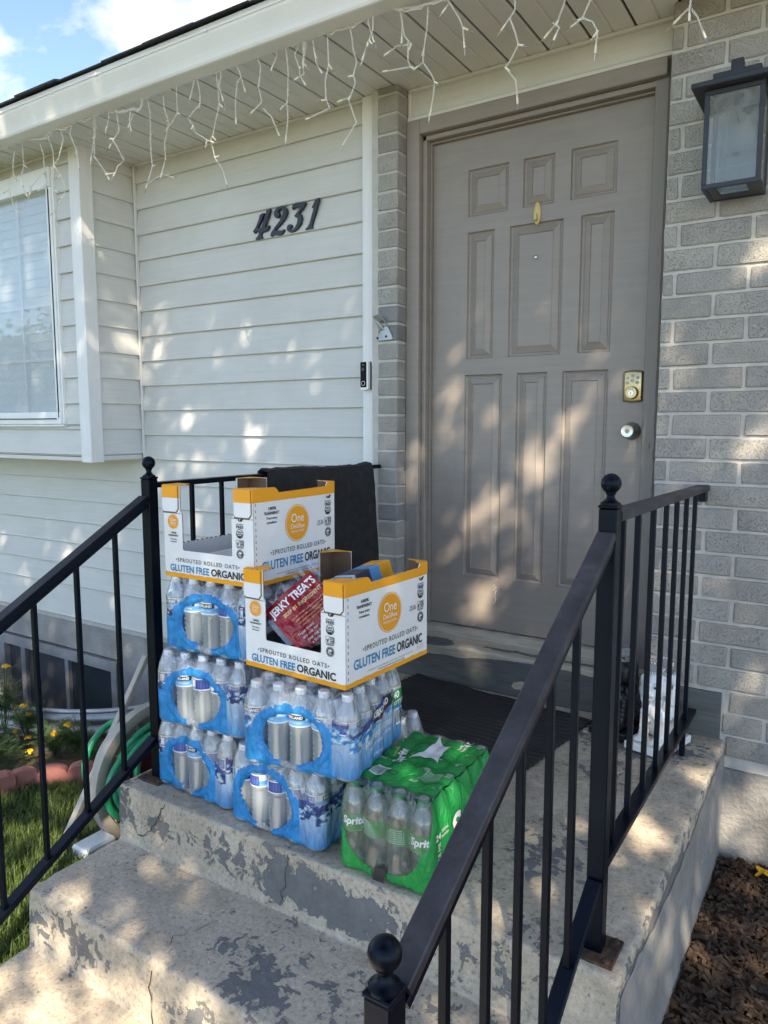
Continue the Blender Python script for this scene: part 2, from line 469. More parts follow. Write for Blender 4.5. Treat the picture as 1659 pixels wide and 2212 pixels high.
def _film(name, haze=0.11, clear_gloss=0.13, wscale=(30, 30, 12)):
    """shrink film: attribute 'print' carries the printed ink (colour and cover)"""
    t = NT(name)
    at = t.add('ShaderNodeAttribute', attribute_name='print')
    v = t.coord(wscale, rnd=7)
    w = t.noise(v, 1.0, 5, 0.6, 1.6)
    w2 = t.noise(t.coord((9, 9, 6), rnd=7), 1.0, 3, 0.5, 0.8)
    nrm = t.bump(t.math('ADD', w, w2), 1.0, 0.016)
    tr = t.add('ShaderNodeBsdfTransparent'); tr.inputs['Color'].default_value = (0.985, 0.99, 1, 1)
    gl = t.add('ShaderNodeBsdfGlossy'); gl.inputs['Roughness'].default_value = 0.07
    gl.inputs['Color'].default_value = (0.95, 0.97, 1, 1)
    t.link(nrm, gl.inputs['Normal'])
    fr = t.schlick(0.04, nrm)
    hz = t.add('ShaderNodeBsdfDiffuse'); hz.inputs['Color'].default_value = (0.8, 0.84, 0.9, 1)
    t.link(nrm, hz.inputs['Normal'])
    c0 = t.add('ShaderNodeMixShader')
    t.link(t.math('ADD', haze, t.math('MULTIPLY', t.ramp(w, [(0.50, 0), (0.68, 1)]), haze * 3.2)), c0.inputs[0])
    t.link(tr.outputs[0], c0.inputs[1]); t.link(hz.outputs[0], c0.inputs[2])
    clear = t.add('ShaderNodeMixShader')
    t.link(t.math('MINIMUM', t.math('ADD', fr, clear_gloss), 0.9), clear.inputs[0])
    t.link(c0.outputs[0], clear.inputs[1]); t.link(gl.outputs[0], clear.inputs[2])
    t.set(Base_Color=at.outputs['Color'], Roughness=0.22, Normal=nrm)
    t.b.inputs['Specular IOR Level'].default_value = 0.5
    tl = t.add('ShaderNodeBsdfTranslucent')
    t.link(at.outputs['Color'], tl.inputs['Color'])
    ink = t.add('ShaderNodeMixShader'); ink.inputs[0].default_value = 0.25
    t.link(t.b.outputs[0], ink.inputs[1]); t.link(tl.outputs[0], ink.inputs[2])
    mx = t.add('ShaderNodeMixShader')
    t.link(at.outputs['Alpha'], mx.inputs[0])
    t.link(clear.outputs[0], mx.inputs[1]); t.link(ink.outputs[0], mx.inputs[2])
    t.link(mx.outputs[0], t.out.inputs['Surface'])
    return t.m
MAT['film'] = _film('printed_shrink_film')
MAT['soda_film'] = _film('green_shrink_film', 0.03, 0.05)
MAT['clear_bag'] = _film('clear_bag_film')

def _attr_mat(name, rough=0.4, attr='print', bump=0.0):
    t = NT(name)
    at = t.add('ShaderNodeAttribute', attribute_name=attr)
    t.set(Base_Color=at.outputs['Color'], Roughness=rough)
    if bump:
        n = t.noise(t.coord((40, 40, 25), rnd=2), 1.0, 5, 0.6, 1.5)
        t.set(Normal=t.bump(n, bump, 0.006))
    return t.m
MAT['label'] = _attr_mat('bottle_label', 0.35)
MAT['red_foil'] = M('red_foil_bag', (0.30, 0.004, 0.011), 0.2, 0.12, 20, bump=0.9, bscale=22, bdist=0.012, spec=0.5)

def _leafmat(name, a, b, transl=0.45):
    t = NT(name)
    n = t.noise(t.coord((1, 1, 1), rnd=0), 2.5, 4, 0.6)
    n2 = t.noise(t.coord((1, 1, 1), rnd=0), 45, 2, 0.5)
    col = t.mix(1.0, t.ramp(n, [(0.3, a), (0.7, b)]), t.ramp(n2, [(0.3, 0.7), (0.7, 1.25)]), 'MULTIPLY')
    t.set(Base_Color=col, Roughness=0.55)
    tl = t.add('ShaderNodeBsdfTranslucent'); t.link(col, tl.inputs['Color'])
    mx = t.add('ShaderNodeMixShader'); mx.inputs[0].default_value = transl
    t.link(t.b.outputs[0], mx.inputs[1]); t.link(tl.outputs[0], mx.inputs[2])
    t.link(mx.outputs[0], t.out.inputs['Surface'])
    return t.m
MAT['grass'] = _leafmat('grass_blade', (0.06, 0.11, 0.025), (0.13, 0.19, 0.05), 0.35)
MAT['tree_leaf'] = _leafmat('tree_leaf', (0.04, 0.075, 0.02), (0.075, 0.115, 0.03), 0.12)
MAT['marigold'] = _leafmat('marigold_foliage', (0.05, 0.10, 0.025), (0.11, 0.17, 0.055), 0.3)
def _mulch():
    t = NT('bark_mulch')
    v = t.coord((1, 1, 1), rnd=0)
    n = t.noise(v, 34, 3, 0.6)
    n2 = t.noise(v, 7, 3, 0.6)
    col = t.mix(1.0, t.ramp(n, [(0.3, (0.022, 0.014, 0.009)), (0.55, (0.07, 0.042, 0.026)), (0.75, (0.15, 0.095, 0.06))]), t.ramp(n2, [(0.3, 0.8), (0.7, 1.2)]), 'MULTIPLY')
    t.set(Base_Color=col, Roughness=0.9)
    return t.m
MAT['mulch'] = _mulch()
def _ground():
    t = NT('yard_ground')
    v = t.coord((1, 1, 1), rnd=0)
    n = t.noise(v, 3.0, 6, 0.6)
    col = t.ramp(n, [(0.3, (0.05, 0.075, 0.025)), (0.6, (0.09, 0.115, 0.04)), (0.8, (0.14, 0.12, 0.07))])
    t.set(Base_Color=col, Roughness=0.95, Normal=t.bump(t.noise(v, 60, 4, 0.6), 0.8, 0.02))
    return t.m
MAT['ground'] = _ground()
MAT['walk'] = M('walkway_concrete', (0.46, 0.43, 0.38), 0.9, 0.1, 5, bump=0.5, bscale=200, bdist=0.002)
MAT['clear_bag_edge'] = _glass('clear_bag_edge', (0.90, 0.91, 0.96), 0.10, 0.12)

# ------------------------------------------------------------------ mesh helpers
class MB:
    def __init__(s):
        s.v, s.f = [], []
    def add(s, vs, fs):
        o = len(s.v)
        s.v.extend([tuple(p) for p in vs])
        s.f.extend([tuple(i + o for i in f) for f in fs])
        return s
    def box(s, x0, x1, y0, y1, z0, z1):
        return s.add([(x0, y0, z0), (x1, y0, z0), (x1, y1, z0), (x0, y1, z0), (x0, y0, z1), (x1, y0, z1), (x1, y1, z1), (x0, y1, z1)],
                     [(0, 3, 2, 1), (4, 5, 6, 7), (0, 1, 5, 4), (1, 2, 6, 5), (2, 3, 7, 6), (3, 0, 4, 7)])
    def bbox(s, x0, x1, y0, y1, z0, z1, b=0.003, mat=None):
        """box with chamfered edges"""
        X, Y, Z = (x0, x1), (y0, y1), (z0, z1)
        vs, idx = [], {}
        for i in (0, 1):
            for j in (0, 1):
                for k in (0, 1):
                    sx, sy, sz = (1, -1)[i] * b, (1, -1)[j] * b, (1, -1)[k] * b
                    for a, d in enumerate(((0, sy, sz), (sx, 0, sz), (sx, sy, 0))):
                        idx[i, j, k, a] = len(vs)
                        vs.append((X[i] + d[0], Y[j] + d[1], Z[k] + d[2]))
        fs = []
        g = lambda i, j, k, a: idx[i, j, k, a]
        for i in (0, 1):
            q = [g(i, 0, 0, 0), g(i, 1, 0, 0), g(i, 1, 1, 0), g(i, 0, 1, 0)]
            fs.append(q if i else q[::-1])
            q = [g(0, i, 0, 1), g(0, i, 1, 1), g(1, i, 1, 1), g(1, i, 0, 1)]
            fs.append(q if i else q[::-1])
            q = [g(0, 0, i, 2), g(1, 0, i, 2), g(1, 1, i, 2), g(0, 1, i, 2)]
            fs.append(q if i else q[::-1])
        for a in (0, 1):
            for c in (0, 1):
                fs.append([g(0, a, c, 1), g(1, a, c, 1), g(1, a, c, 2), g(0, a, c, 2)])
                fs.append([g(a, 0, c, 0), g(a, 1, c, 0), g(a, 1, c, 2), g(a, 0, c, 2)])
                fs.append([g(a, c, 0, 0), g(a, c, 1, 0), g(a, c, 1, 1), g(a, c, 0, 1)])
                for d in (0, 1):
                    fs.append([g(a, c, d, 0), g(a, c, d, 1), g(a, c, d, 2)])
        if mat is not None:
            vs = [tuple(mat @ Vector(p)) for p in vs]
        return s.add(vs, fs)
    def prism(s, poly, a0, a1, axis):
        """poly in the two other axes, extruded along axis from a0 to a1"""
        n = len(poly)
        def P(u, v, w):
            return {0: (w, u, v), 1: (u, w, v), 2: (u, v, w)}[axis]
        vs = [P(u, v, a0) for u, v in poly] + [P(u, v, a1) for u, v in poly]
        fs = [tuple(range(n))[::-1], tuple(range(n, 2 * n))]
        fs += [(i, (i + 1) % n, n + (i + 1) % n, n + i) for i in range(n)]
        return s.add(vs, fs)
    def lathe(s, prof, n=20, c=(0, 0, 0), axis=2, cap=True):
        vs, fs = [], []
        m = len(prof)
        for r, z in prof:
            for k in range(n):
                a = 2 * PI * k / n
                x, y = r * math.cos(a), r * math.sin(a)
                p = {2: (x, y, z), 1: (x, z, y), 0: (z, x, y)}[axis]
                vs.append((p[0] + c[0], p[1] + c[1], p[2] + c[2]))
        for i in range(m - 1):
            for k in range(n):
                fs.append((i * n + k, i * n + (k + 1) % n, (i + 1) * n + (k + 1) % n, (i + 1) * n + k))
        if cap:
            fs.append(tuple(range(n))[::-1])
            fs.append(tuple(range((m - 1) * n, m * n)))
        return s.add(vs, fs)
    def tube(s, pts, r, n=6, caps=True, radii=None):
        pts = [Vector(p) for p in pts]
        vs, fs = [], []
        prev = None
        for i, p in enumerate(pts):
            d = (pts[min(i + 1, len(pts) - 1)] - pts[max(i - 1, 0)])
            d = d.normalized() if d.length > 1e-9 else Vector((0, 0, 1))
            if prev is None:
                a = Vector((0, 0, 1)) if abs(d.z) < 0.9 else Vector((1, 0, 0))
                u = d.cross(a).normalized()
            else:
                u = prev - d * prev.dot(d)
                u = u.normalized() if u.length > 1e-6 else d.orthogonal().normalized()
            prev = u
            w = d.cross(u)
            rr = radii[i] if radii else r
            for k in range(n):
                t = 2 * PI * k / n
                vs.append(p + (u * math.cos(t) + w * math.sin(t)) * rr)
        for i in range(len(pts) - 1):
            for k in range(n):
                fs.append((i * n + k, i * n + (k + 1) % n, (i + 1) * n + (k + 1) % n, (i + 1) * n + k))
        if caps:
            fs.append(tuple(range(n))[::-1])
            fs.append(tuple(range((len(pts) - 1) * n, len(pts) * n)))
        return s.add(vs, fs)
    def bar(s, a, b, w, h, up=(0, 0, 1)):
        """rectangular bar from a to b: w across, h along up"""
        a, b = Vector(a), Vector(b)
        d = (b - a).normalized()
        x = d.cross(Vector(up)).normalized()
        y = x.cross(d)
        vs = []
        c = min(w, h) * 0.12
        ring = [(-w / 2 + c, -h / 2), (w / 2 - c, -h / 2), (w / 2, -h / 2 + c), (w / 2, h / 2 - c), (w / 2 - c, h / 2), (-w / 2 + c, h / 2), (-w / 2, h / 2 - c), (-w / 2, -h / 2 + c)]
        for p in (a, b):
            for i, j in ring:
                vs.append(p + x * i + y * j)
        n = 8
        fs = [(k, (k + 1) % n, n + (k + 1) % n, n + k) for k in range(n)] + [tuple(range(n))[::-1], tuple(range(n, 2 * n))]
        return s.add(vs, fs)
    def ball(s, c, r, n=16, m=10, sc=(1, 1, 1)):
        prof = [(max(1e-4, math.sin(PI * i / m)), -math.cos(PI * i / m)) for i in range(m + 1)]
        vs, fs = [], []
        for pr, pz in prof:
            for k in range(n):
                a = 2 * PI * k / n
                vs.append((c[0] + r * sc[0] * pr * math.cos(a), c[1] + r * sc[1] * pr * math.sin(a), c[2] + r * sc[2] * pz))
        for i in range(m):
            for k in range(n):
                fs.append((i * n + k, i * n + (k + 1) % n, (i + 1) * n + (k + 1) % n, (i + 1) * n + k))
        return s.add(vs, fs)
    def grid(s, fn, nu, nv):
        o = len(s.v)
        for j in range(nv + 1):
            for i in range(nu + 1):
                s.v.append(tuple(fn(i / nu, j / nv)))
        w = nu + 1
        for j in range(nv):
            for i in range(nu):
                s.f.append((o + j * w + i, o + j * w + i + 1, o + (j + 1) * w + i + 1, o + (j + 1) * w + i))
        return s
    def xf(s, m):
        s.v = [tuple(m @ Vector(p)) for p in s.v]
        return s
    def mesh(s, name, org=(0, 0, 0), smooth=False):
        me = bpy.data.meshes.new(name)
        me.from_pydata([(p[0] - org[0], p[1] - org[1], p[2] - org[2]) for p in s.v], [], s.f)
        if smooth:
            me.polygons.foreach_set('use_smooth', [True] * len(me.polygons))
            if smooth != 'full':
                try:
                    me.set_sharp_from_angle(angle=math.radians(38))
                except Exception:
                    pass
        me.update()
        return me

ORG = {}
def thing(name, label, cat, loc=(0, 0, 0), group=None, rz=0.0):
    o = bpy.data.objects.new(name, None)
    o.empty_display_size = 0.1
    COL.objects.link(o)
    o.location = loc
    o.rotation_euler = (0, 0, rz)
    o['label'] = label
    o['category'] = cat
    if group:
        o['group'] = group
    ORG[o] = tuple(loc)
    return o
def part(name, mb, mat, parent, smooth=False, local=False, label=None, kind=None):
    """one part: a mesh built in world space (or in the thing's own space with local=True)"""
    org = (0, 0, 0) if local else ORG[parent]
    me = mb if isinstance(mb, bpy.types.Mesh) else mb.mesh(name, org, smooth)
    if mat is not None:
        me.materials.clear()
        me.materials.append(MAT[mat] if isinstance(mat, str) else mat)
    o = bpy.data.objects.new(name, me)
    COL.objects.link(o)
    o.parent = parent
    ORG[o] = org
    if label:
        o['label'] = label
    if kind:
        o['kind'] = kind
    return o
def group_part(name, parent):
    """an empty part that only carries sub-parts"""
    o = bpy.data.objects.new(name, None)
    o.empty_display_size = 0.05
    COL.objects.link(o)
    o.parent = parent
    ORG[o] = ORG[parent]
    return o
def lone(name, mb, mat, label=None, cat=None, loc=(0, 0, 0), smooth=False, group=None, kind=None):
    me = mb if isinstance(mb, bpy.types.Mesh) else mb.mesh(name, loc, smooth)
    if mat is not None:
        me.materials.clear()
        me.materials.append(MAT[mat] if isinstance(mat, str) else mat)
    o = bpy.data.objects.new(name, me)
    COL.objects.link(o)
    o.location = loc
    for k, v in (('label', label), ('category', cat), ('group', group), ('kind', kind)):
        if v:
            o[k] = v
    ORG[o] = tuple(loc)
    return o
def children_of(o):
    return [c for c in KIDS.get(o, [])]
KIDS = {}
def copy_tree(o, parent=None):
    c = o.copy()
    COL.objects.link(c)
    if parent is not None:
        c.parent = parent
    for ch in list(o.children):
        copy_tree(ch, c)
    return c

_txt = {}
def text_mesh(body, size=0.02, bold=0.0, xs=1.0, shear=0.0, align='LEFT', spacing=1.0):
    """flat lettering in the XY plane, baseline at y=0, returned as numpy verts and faces"""
    key = (body, size, bold, xs, shear, align, spacing)
    if key in _txt:
        return _txt[key]
    cu = bpy.data.curves.new('lettering', 'FONT')
    cu.body = body
    cu.size = size
    cu.offset = bold * size
    cu.shear = shear
    cu.align_x = align
    cu.space_character = spacing
    cu.resolution_u = 3
    ob = bpy.data.objects.new('lettering_tmp', cu)
    me = bpy.data.meshes.new_from_object(ob)
    vs = [(v.co.x * xs, v.co.y) for v in me.vertices]
    fs = [tuple(p.vertices) for p in me.polygons]
    bpy.data.objects.remove(ob)
    bpy.data.curves.remove(cu)
    bpy.data.meshes.remove(me)
    _txt[key] = (vs, fs)
    return vs, fs
def put_text(mb, body, org, ux, uy, size, **k):
    """lay lettering on a plane: origin, reading direction, up direction"""
    vs, fs = text_mesh(body, size, **k)
    org, ux, uy = Vector(org), Vector(ux), Vector(uy)
    mb.add([org + ux * x + uy * y for x, y in vs], fs)
    return mb
def wrap_text(mb, body, r, ang, z, size, **k):
    """lettering bent round a bottle of radius r, centred at angle ang"""
    vs, fs = text_mesh(body, size, align='CENTER', **k)
    mb.add([(r * math.cos(ang + x / r), r * math.sin(ang + x / r), z + y) for x, y in vs], fs)
    return mb
def disc(mb, c, ux, uy, r, n=28, r2=None):
    c, ux, uy = Vector(c), Vector(ux), Vector(uy)
    ring = [c + (ux * math.cos(2 * PI * k / n) + uy * math.sin(2 * PI * k / n)) * r for k in range(n)]
    if r2 is None:
        mb.add(ring, [tuple(range(n))])
    else:
        inn = [c + (ux * math.cos(2 * PI * k / n) + uy * math.sin(2 * PI * k / n)) * r2 for k in range(n)]
        mb.add(ring + inn, [(k, (k + 1) % n, n + (k + 1) % n, n + k) for k in range(n)])
    return mb
def set_colors(me, name, arr):
    at = me.attributes.new(name, 'FLOAT_COLOR', 'POINT')
    at.data.foreach_set('color', np.asarray(arr, dtype=np.float32).ravel())
def set_float(me, name, arr):
    at = me.attributes.new(name, 'FLOAT', 'POINT')
    at.data.foreach_set('value', np.asarray(arr, dtype=np.float32).ravel())
def fbm(p, sc, oct=4):
    return mnoise.fractal(Vector(p) * sc, 1.0, 2.0, oct)

# ------------------------------------------------------------------ ground
g = MB()
gxs = [-60, -40, -25, -15, -9, -6, -5.2, -4.6, -1.3, -0.6, 0.3, 1.0, 2.2, 4, 8, 15, 25, 40, 60]
gys = [-70, -45, -28, -18, -11, -7, -4, -2.6, -1.7, -1.25, -0.85, 0.2, 5, 15, 30]
for i in range(len(gxs) - 1):
    for j in range(len(gys) - 1):
        if -4.7 < gxs[i] < -1.4 and -0.9 < gys[j] < 0.1:
            continue                      # the window well is dug out here
        g.add([(gxs[i], gys[j], -0.50), (gxs[i + 1], gys[j], -0.50), (gxs[i + 1], gys[j + 1], -0.50), (gxs[i], gys[j + 1], -0.50)], [(0, 1, 2, 3)])
lone('ground', g, 'ground', kind='structure')
dw = MB().bbox(3.4, 10.5, -16.0, 1.0, -0.56, -0.482, 0.01)  # unseen pale slabs, added to bounce warm sunlight up at the porch
dw.bbox(-40, 40, -24.0, -16.02, -0.56, -0.49, 0.01)
lone('bounce_slabs', dw, 'walk', kind='structure')
wk = MB()
wk.bbox(-1.05, 0.30, -9.0, -2.085, -0.56, -0.480, 0.01)
wk.bbox(-1.05, 6.0, -14.0, -9.02, -0.56, -0.478, 0.01)
lone('walkway', wk, 'walk', kind='structure')
# garden bed soil between wall, edging and steps
sb = MB()
def _soil(u, v):
    x = -5.3 + 4.14 * u
    y = -0.03 - (1.28 + 0.25 * math.sin(x * 1.3)) * v
    h = fbm((x, y, 0), 9, 4) * 0.018 + fbm((x, y, 3), 40, 3) * 0.008
    q = (abs((x + 3.62) / 1.37) ** 2.5 + abs((y + 0.075) / 0.79) ** 2.5)
    dig = 0.75 * min(1.0, max(0.0, (1.0 - q) * 9))
    return (x, y, -0.482 + h - 0.02 * v - dig)
sb.grid(_soil, 150, 60)
lone('garden_soil', sb, 'soil', kind='structure', smooth='full')
ml = MB()
ml.grid(lambda u, v: (0.352 + 2.6 * u, -0.162 - 3.2 * v, -0.425 + 0.02 * fbm((u * 4, v * 4, 0), 3, 3) - 0.05 * v), 40, 40)
lone('mulch_bed', ml, 'mulch', kind='structure', smooth='full')

# ------------------------------------------------------------------ house
H = thing('house', 'pale vinyl and gray brick house front with taupe panel door', 'house', (-1.5, 0.3, -0.5))
ZS, LAP = 0.893, 0.1325
def plank_profile(yb, z0, z1, first=False):
    """cross-section (y, z) of one lapped board, front towards -y"""
    return [(yb + 0.004, z0 + 0.004), (yb - 0.0155, z0), (yb - 0.0185, z0 + 0.003), (yb - 0.0165, z0 + 0.010), (yb - 0.0025, z1 + 0.008), (yb + 0.004, z1 + 0.008)]
def plank(x0, x1, yb, z0, z1):
    mb = MB()
    mb.prism([(y, z) for y, z in plank_profile(yb, z0, z1)], x0, x1, 0)
    part('siding_plank', mb, 'siding', H)
def side_plank(y0, y1, xb, z0, z1):
    mb = MB()
    prof = [(xb - (y - 0.0), z) for y, z in plank_profile(0.0, z0, z1)]
    mb.prism(prof, y0, y1, 1)
    part('siding_plank', mb, 'siding_side', H)
WY = -0.085          # main wall board plane
# main wall boards
for k in range(-6, 12):
    z0 = ZS + LAP * k
    z1 = min(z0 + LAP, 2.437)
    xl = -2.66 if z0 > 0.85 else -4.9
    plank(xl, -1.168, WY, z0, z1)
plank(-4.9, -1.168, WY, -0.105, ZS + LAP * -6)
# projecting window bay: side boards, front boards
BX, BY, BZ = -2.66, -0.43, 0.905
for k in range(0, 12):
    z0 = BZ + 0.022 + LAP * k if k else BZ + 0.02
    z1 = min(BZ + 0.022 + LAP * (k + 1), 2.44)
    side_plank(BY + 0.065, -0.098, BX - 0.012, z0, z1)
    zc = (z0 + z1) / 2
    if z1 < 1.10 or z0 > 2.36:
        plank(-4.9, BX - 0.066, BY + 0.012, z0, z1)
    elif z0 < 1.08:
        plank(-4.9, BX - 0.066, BY + 0.012, z0, 1.075)
        plank(-2.862, BX - 0.066, BY + 0.012, 1.083, z1)
    elif z1 > 2.38:
        plank(-2.862, BX - 0.066, BY + 0.012, z0, 2.384)
        plank(-4.9, BX - 0.066, BY + 0.012, 2.392, z1)
    else:
        plank(-2.862, BX - 0.066, BY + 0.012, z0, z1)
# core walls behind the boards
co = MB()
co.box(-4.9, -1.09, WY + 0.005, 0.25, -0.14, 2.46)
co.box(-4.9, -2.86, WY + 0.2, 0.25, -0.8, -0.1)
co.box(-1.09, -0.985, -0.02, 0.25, -0.05, 2.46)
co.box(-0.99, 0.10, -0.035, 0.2, 2.335, 2.46)
co.box(0.08, 2.2, -0.128, 0.25, -0.09, 2.46)
co.box(-0.95, 0.08, 0.046, 0.2, 0.1, 2.335)
part('inner_wall', co, 'mortar', H)
bc = MB()   # bay box behind boards with window opening
bc.box(-2.90, BX - 0.014, BY + 0.02, WY, BZ + 0.012, 2.445)
bc.box(-4.9, -2.90, BY + 0.02, WY, BZ + 0.012, 1.13)
bc.box(-4.9, -2.90, BY + 0.02, WY, 2.30, 2.445)
bc.box(-4.9, -2.90, -0.13, WY, 1.13, 2.30)
part('bay_wall', bc, 'jtrim', H)
bb = MB()
bb.bbox(-4.9, BX - 0.004, BY + 0.004, WY - 0.006, BZ - 0.012, BZ + 0.010, 0.002)
part('bay_underside', bb, 'jtrim', H)
# corner trims
tr = MB()
tr.prism([(BX - 0.067, BY - 0.012), (BX + 0.009, BY - 0.012), (BX + 0.012, BY - 0.009), (BX + 0.012, BY + 0.064), (BX - 0.004, BY + 0.064), (BX - 0.004, BY + 0.004), (BX - 0.067, BY + 0.004)], BZ - 0.016, 2.449, 2)
part('corner_trim', tr, 'trim', H)
tr = MB().bbox(-1.1745, -1.112, -0.122, -0.03, -0.1, 2.449, 0.003)
part('corner_trim', tr, 'trim', H)
tr = MB()
tr.bbox(BX + 0.003, BX + 0.016, WY - 0.026, WY - 0.008, BZ - 0.005, 2.446, 0.003)
part('inside_corner_trim', tr, 'jtrim', H)
for a in ((BX + 0.02, -1.176, WY - 0.022, WY + 0.0, 2.4375, 2.449), (-0.975, 0.07, -0.075, -0.05, 2.4375, 2.449), (-4.9, BX - 0.07, BY - 0.012, BY + 0.01, 2.4375, 2.449)):
    part('channel_trim', MB().bbox(*a, 0.002), 'jtrim', H)
part('channel_trim', MB().bbox(BX - 0.012, BX + 0.010, BY + 0.068, WY - 0.028, 2.4375, 2.449, 0.002), 'jtrim', H)
part('channel_trim', MB().bbox(BX - 0.012, BX + 0.006, BY + 0.067, WY - 0.03, BZ - 0.008, BZ + 0.016, 0.002), 'jtrim', H)
# board over the door
pk = MB().prism(plank_profile(-0.052, 2.338, 2.43), -0.962, 0.07, 0)
part('siding_plank', pk, 'siding', H)
part('channel_trim', MB().bbox(-0.978, -0.963, -0.072, -0.04, 2.332, 2.437, 0.002), 'jtrim', H)
part('channel_trim', MB().bbox(-0.978, 0.07, -0.078, -0.04, 2.322, 2.336, 0.002), 'jtrim', H)
# foundation below the siding
fd = MB()
fd.box(-3.0, -1.10, -0.072, 0.2, -0.75, -0.102)
fd.box(-4.9, -4.24, -0.072, 0.2, -0.75, -0.102)
fd.box(-4.24, -3.0, -0.072, 0.2, -0.32, -0.102)
part('foundation_wall', fd, 'foundation', H)
def _fw(u, v):
    x = 0.352 + 2.0 * u
    z = -0.48 + 0.382 * v
    return (x, -0.158 + 0.003 * fbm((x, 0, z), 14, 4), z)
fg = MB().grid(_fw, 120, 30)
fg.box(0.352, 2.3, -0.150, 0.1, -0.6, -0.099)
part('foundation_wall', fg, 'foundation', H)
# basement window
bw = group_part('basement_window', H)
f = MB()
f.box(-4.24, -3.0, -0.085, -0.02, -0.40, -0.335)
f.box(-3.05, -3.0, -0.085, -0.02, -1.2, -0.40)
f.box(-4.24, -4.19, -0.085, -0.02, -1.2, -0.40)
f.box(-3.52, -3.485, -0.078, -0.02, -1.2, -0.40)
f.box(-4.02, -3.97, -0.07, -0.02, -1.2, -0.40)
part('window_frame', f, 'foundation', bw)
part('pane', MB().box(-4.19, -3.52, -0.045, -0.04, -1.2, -0.40), 'screen', bw)
part('pane', MB().box(-3.485, -3.05, -0.052, -0.047, -1.2, -0.40), 'dark_glass', bw)
part('backing', MB().box(-4.24, -3.0, 0.1, 0.12, -0.9, -0.3), 'dark', bw)

# --- brick: right wall and narrow pier
brick_meshes = {}
def brick_mesh(w, d, h):
    k = (round(w / 0.012), round(d, 3), round(h, 3), R_.randint(0, 5))
    if k not in brick_meshes:
        mb = MB().bbox(-w / 2, w / 2, 0, d, 0, h, 0.004)
        rr = random.Random(k[0] * 77 + k[3])
        mb.v = [(x + rr.uniform(-.0020, .0020), y + (rr.uniform(-.0004, .0022) if y < .01 else 0), z + rr.uniform(-.0018, .0018)) for x, y, z in mb.v]
        me = mb.mesh('brick')
        me.materials.append(MAT['brick'])
        brick_meshes[k] = me
    return brick_meshes[k]
def brick(x0, x1, y0, z0, d=0.09, h=0.0686, rz=0):
    me_b = brick_mesh(x1 - x0, d, h)
    o = bpy.data.objects.new('brick', me_b)
    COL.objects.link(o)
    o.parent = H
    L = ORG[H]
    o.location = ((x0 + x1) / 2 - L[0], y0 + R_.uniform(-.0012, .0012) - L[1], z0 - L[2])
    o.rotation_euler = (0, 0, rz)
    xs_m = [v.co.x for v in me_b.vertices]
    o.scale.x = (x1 - x0) / max(0.01, (max(xs_m) - min(xs_m)))
CH = 0.0786
MOD = 0.227
for k in range(-22, 11):
    zm = 1.590 - 0.005 + CH * k            # underside mortar bed centre
    z0 = zm + 0.005 + 0.0045
    if z0 < -0.1 or z0 > 2.45:
        continue
    j0 = (0.1215 if k % 2 else 0.245) + R_.uniform(-.004, .004)
    xs = [0.078]
    while j0 - MOD > 0.078 + 0.02:
        j0 -= MOD
    while j0 < 1.5:
        xs.append(j0)
        j0 += MOD
    for a, b in zip(xs[:-1], xs[1:]):
        x0 = a + (0.005 if a > 0.08 else 0.0)
        x1 = b - 0.005
        h = 0.0692
        if z0 + h > 2.449:
            h = 2.449 - z0
        if z0 < 0.17 and x0 < 0.335:
            if x1 < 0.40:
                continue
            x0 = 0.338
        if x1 - x0 > 0.02 and h > 0.01:
            brick(x0, x1, -0.15, z0, 0.09, h)
mo = MB().grid(lambda u, v: (0.079 + 1.3 * u, -0.1425 + 0.0022 * fbm((u * 1.3, 0, v * 2.5), 30, 4), -0.098 + 2.546 * v), 120, 250)
mo.box(0.079, 2.2, -0.138, -0.1, -0.098, 2.4485)
part('mortar_bed', mo, 'mortar', H, smooth='full')
PC = 0.0762
for k in range(-17, 15):
    z0 = 1.352 + PC * k + 0.0045
    h = min(PC - 0.0095, 2.449 - z0)
    if z0 < 0.0 or h < 0.01:
        continue
    brick(-1.0785, -0.979, -0.15, z0, 0.128, h)
part('mortar_bed', MB().box(-1.109, -0.9845, -0.1435, -0.03, 0.0, 2.4485), 'mortar', H)
# small white drips on brick
# --- soffit
SW = 0.1575
for i in range(-24, 12):
    xc = -0.0 + SW * i - 0.057
    x0, x1 = xc, xc + SW - 0.010
    prof = [(x0, 2.462), (x0, 2.4515), (x0 + 0.004, 2.4495), (x0 + 0.068, 2.4495), (x0 + 0.072, 2.4545), (x0 + 0.077, 2.4545), (x0 + 0.081, 2.4495), (x1 - 0.004, 2.4495), (x1, 2.4515), (x1, 2.462)]
    mb = MB().prism([(a, b) for a, b in prof], -0.655, -0.03, 1)
    part('soffit_panel', mb, 'soffit', H)
part('soffit_backing', MB().box(-4.9, 2.2, -0.655, 0.0, 2.4605, 2.475), 'dark', H)
# --- gutter, fascia, roof
gp = [(-0.658, 2.418), (-0.720, 2.418), (-0.7265, 2.4205), (-0.731, 2.428), (-0.735, 2.440), (-0.741, 2.455), (-0.748, 2.470), (-0.755, 2.484), (-0.761, 2.496), (-0.764, 2.505), (-0.768, 2.506), (-0.770, 2.512), (-0.766, 2.515), (-0.752, 2.515), (-0.752, 2.505), (-0.748, 2.49), (-0.72, 2.47), (-0.712, 2.43), (-0.668, 2.43), (-0.668, 2.515), (-0.658, 2.515)]
gt = part('gutter', MB().prism(gp, -5.2, 3.0, 0), 'gutter', H)
for x in (-3.4, -2.05, -1.42, -0.8):
    part('screw', MB().lathe([(0.001, -0.774), (0.006, -0.773), (0.007, -0.770), (0.007, -0.768)], 10, (x, 0, 2.508), 1), 'gutter', gt)
part('fascia', MB().box(-5.2, 3.0, -0.6545, -0.63, 2.4455, 2.56), 'gutter', H)
